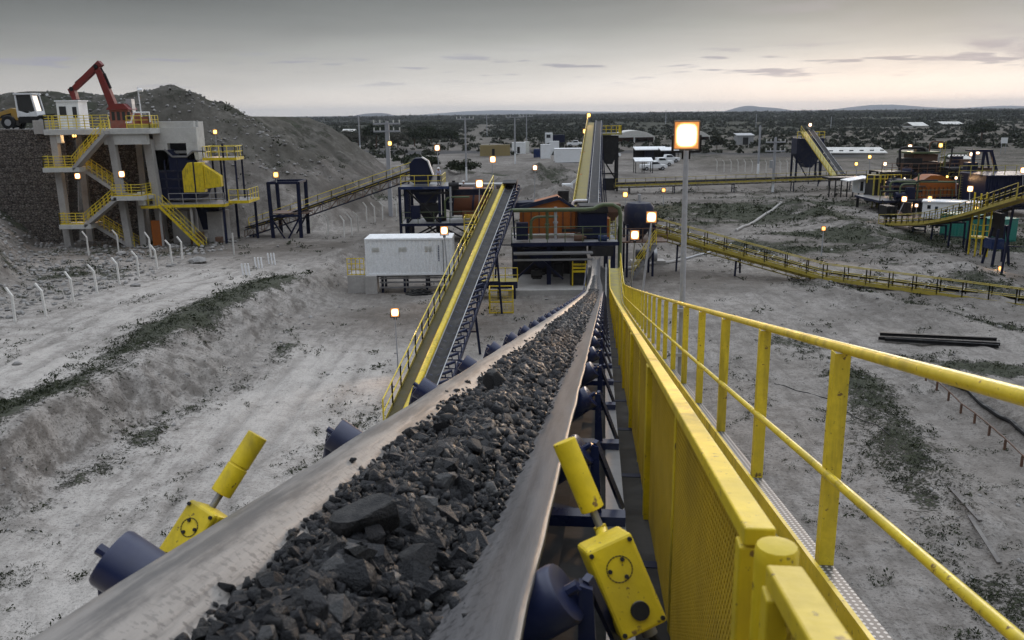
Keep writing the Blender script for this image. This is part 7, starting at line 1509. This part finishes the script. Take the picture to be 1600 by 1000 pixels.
for (pts_, r_, lab) in (([(1480, 592), (1512, 612), (1535, 636), (1580, 662), (1630, 705)], .10, 'thick dark hose lying in the shallow trench at the right edge'), ([(1210, 600), (1300, 625), (1390, 680)], .02, 'thin dark cable lying on the sand behind the hand rail')):
    ps = [ground(*p)+V(0, 0, r_) for p in pts_]; q = []
    for i in range(len(ps)-1): q += [ps[i].lerp(ps[i+1], k/5) for k in range(5)]
    q.append(ps[-1]); q = [V(p.x, p.y, hz(p.x, p.y)+r_*.9) for i, p in enumerate(q)]; mb = MB(); mb.tube(q, r_, 8); tag(mb.build('hose', M['rubber_black'], None, smooth=True, loc=ps[0]), lab, 'hose')
for (p, q, lab) in (((1484, 764), (1531, 816), 'upper one of two thin grey planks lying in the weeds at lower right'), ((1514, 808), (1561, 882), 'lower one of two thin grey planks lying in the weeds at lower right'), ((1560, 608), (1640, 618), 'grey plank lying beside the trench at the right edge')):
    a, b_ = ground(*p), ground(*q); mb = MB(); mb.bar(a+V(0, 0, .06), b_+V(0, 0, .06), .12, .035); tag(mb.build('plank', M['wood'], None, loc=a), lab, 'plank')
for (px, py, r_, lab) in ((309, 411, .62, 'pale flat boulder beside the fence posts'), (212, 448, .3, 'small dark stone on the sandy track by the fence posts'), (190, 398, .4, 'grey boulder under the stair building'), (703, 408, .2, 'small rock right of the container')):
    g_ = ground(px, py, 1); bm = bmesh.new(); bmesh.ops.create_icosphere(bm, subdivisions=2, radius=1); rg = np.random.default_rng(px)
    for v in bm.verts: v.co = Vector((v.co.x*1.2, v.co.y, v.co.z*.55))*r_*float(rg.uniform(.86, 1.1))
    me = bpy.data.meshes.new('boulder'); bm.to_mesh(me); bm.free(); me.materials.append(M['stone']); o = bpy.data.objects.new('boulder', me); C.objects.link(o); o.location = g_+V(0, 0, r_*.3); tag(o, lab, 'boulder')
# yard fence posts behind the parked cars and around the far yard
ym = None
for i in range(14):
    px = 1120+i*11; py = 268+random.uniform(-1, 1)+i*.25; g_ = ground(px, py); o = bpy.data.objects.new('yard_post', pm); C.objects.link(o); o.location = g_; o.scale = (1, 1, 1.4); tag(o, 'pale concrete post in the far yard fence, %s from the left' % (ordn+['twelfth', 'thirteenth', 'fourteenth'])[i], 'fence post', 'posts of the far yard fence')
# ================================================================ trees
def tree(label, px, py, h, rad, Y=None, mat='tree_mat', seed=0):
    g_ = ground(px, py); rng = np.random.default_rng(seed+px); t = thing('tree', label, 'tree', tuple(g_), 'trees beyond the road')
    mb = MB(); top = g_+V(rng.uniform(-.2, .2)*h*.2, 0, h*.7); mb.tube([g_-V(0, 0, .2), g_.lerp(top, .5), top], h*.035, 7, r2=h*.012)
    for k in range(5): a = g_.lerp(top, .35+.12*k); u = rng.uniform(0, 6.28); mb.tube([a, a+V(math.cos(u)*rad*.5, math.sin(u)*rad*.5, h*.18)], h*.014, 5, r2=h*.006)
    mb.build('trunk', M['brown_rust'], t)
    n = 16; c = np.stack([g_.x+rng.normal(0, rad*.42, n), g_.y+rng.normal(0, rad*.42, n), g_.z+h*.42+np.abs(rng.normal(0, .2, n))*h], 1); c[:, 2] = np.minimum(c[:, 2], g_.z+h*.82)
    q, f = cards(c, np.full(n, rad*.42)*rng.uniform(.7, 1.3, n), 110, .14, rng, zs=.9)
    o = npmesh('crown', q-np.array(g_[:]), f, M[mat]); o.parent = t
TREES = [(588, 232, 9.5, 5.2, 'big round dark tree behind the road near the twin-armed pole', 'tree_mat'), (560, 231, 6.5, 4.2, 'grey-green bushy tree left of the big round dark tree', 'bush_pale'), (536, 230, 6.0, 4.5, 'pale dry bushy tree at the foot of the spoil slope by the road', 'bush_pale'), (622, 231, 6.8, 4.0, 'pale tree right of the big round dark tree', 'bush_pale'), (648, 229, 7.5, 4.6, 'dark tree behind the lamp pole left of the track', 'tree_mat'), (675, 229, 7.0, 5, 'dark spreading tree left of the dirt track', 'tree_mat'), (705, 226, 6.0, 5, 'low dark tree touching the dirt track', 'tree_mat'), (1533, 225, 9.0, 4.8, 'lone spreading tree on the bare ground above the hoist gantry', 'tree_mat'), (1120, 236, 4.5, 3.5, 'bushy tree right of the second fabric shed', 'bush_mat'), (640, 262, 2.4, 3.2, 'low dark bush on the bank left of the standing worker', 'tree_mat'), (668, 266, 2.2, 3.4, 'low dark bush on the bank behind the blue hood', 'tree_mat'), (720, 271, 1.8, 3.0, 'low dark bush on the bank behind the rotary drum', 'tree_mat')]
for (px, py, h, r_, lab, mt) in TREES: tree(lab, px, py, h, r_, mat=mt)
# ================================================================ air
hb = MB(); hb.bx(-13500, 13500, -60, 16500, -60, 130)
m, nt_, b, g = newmat('haze'); nt_.nodes.remove(b); pv = N(nt_, 'ShaderNodeVolumePrincipled'); pv.inputs['Color'].default_value = (.80, .86, .95, 1); pv.inputs['Density'].default_value = 7e-5; pv.inputs['Anisotropy'].default_value = .2
nt_.links.new(pv.outputs[0], nt_.nodes['Material Output'].inputs['Volume'])
HAZE = True
if HAZE:
    o = hb.build('haze', m); o['kind'] = 'stuff'
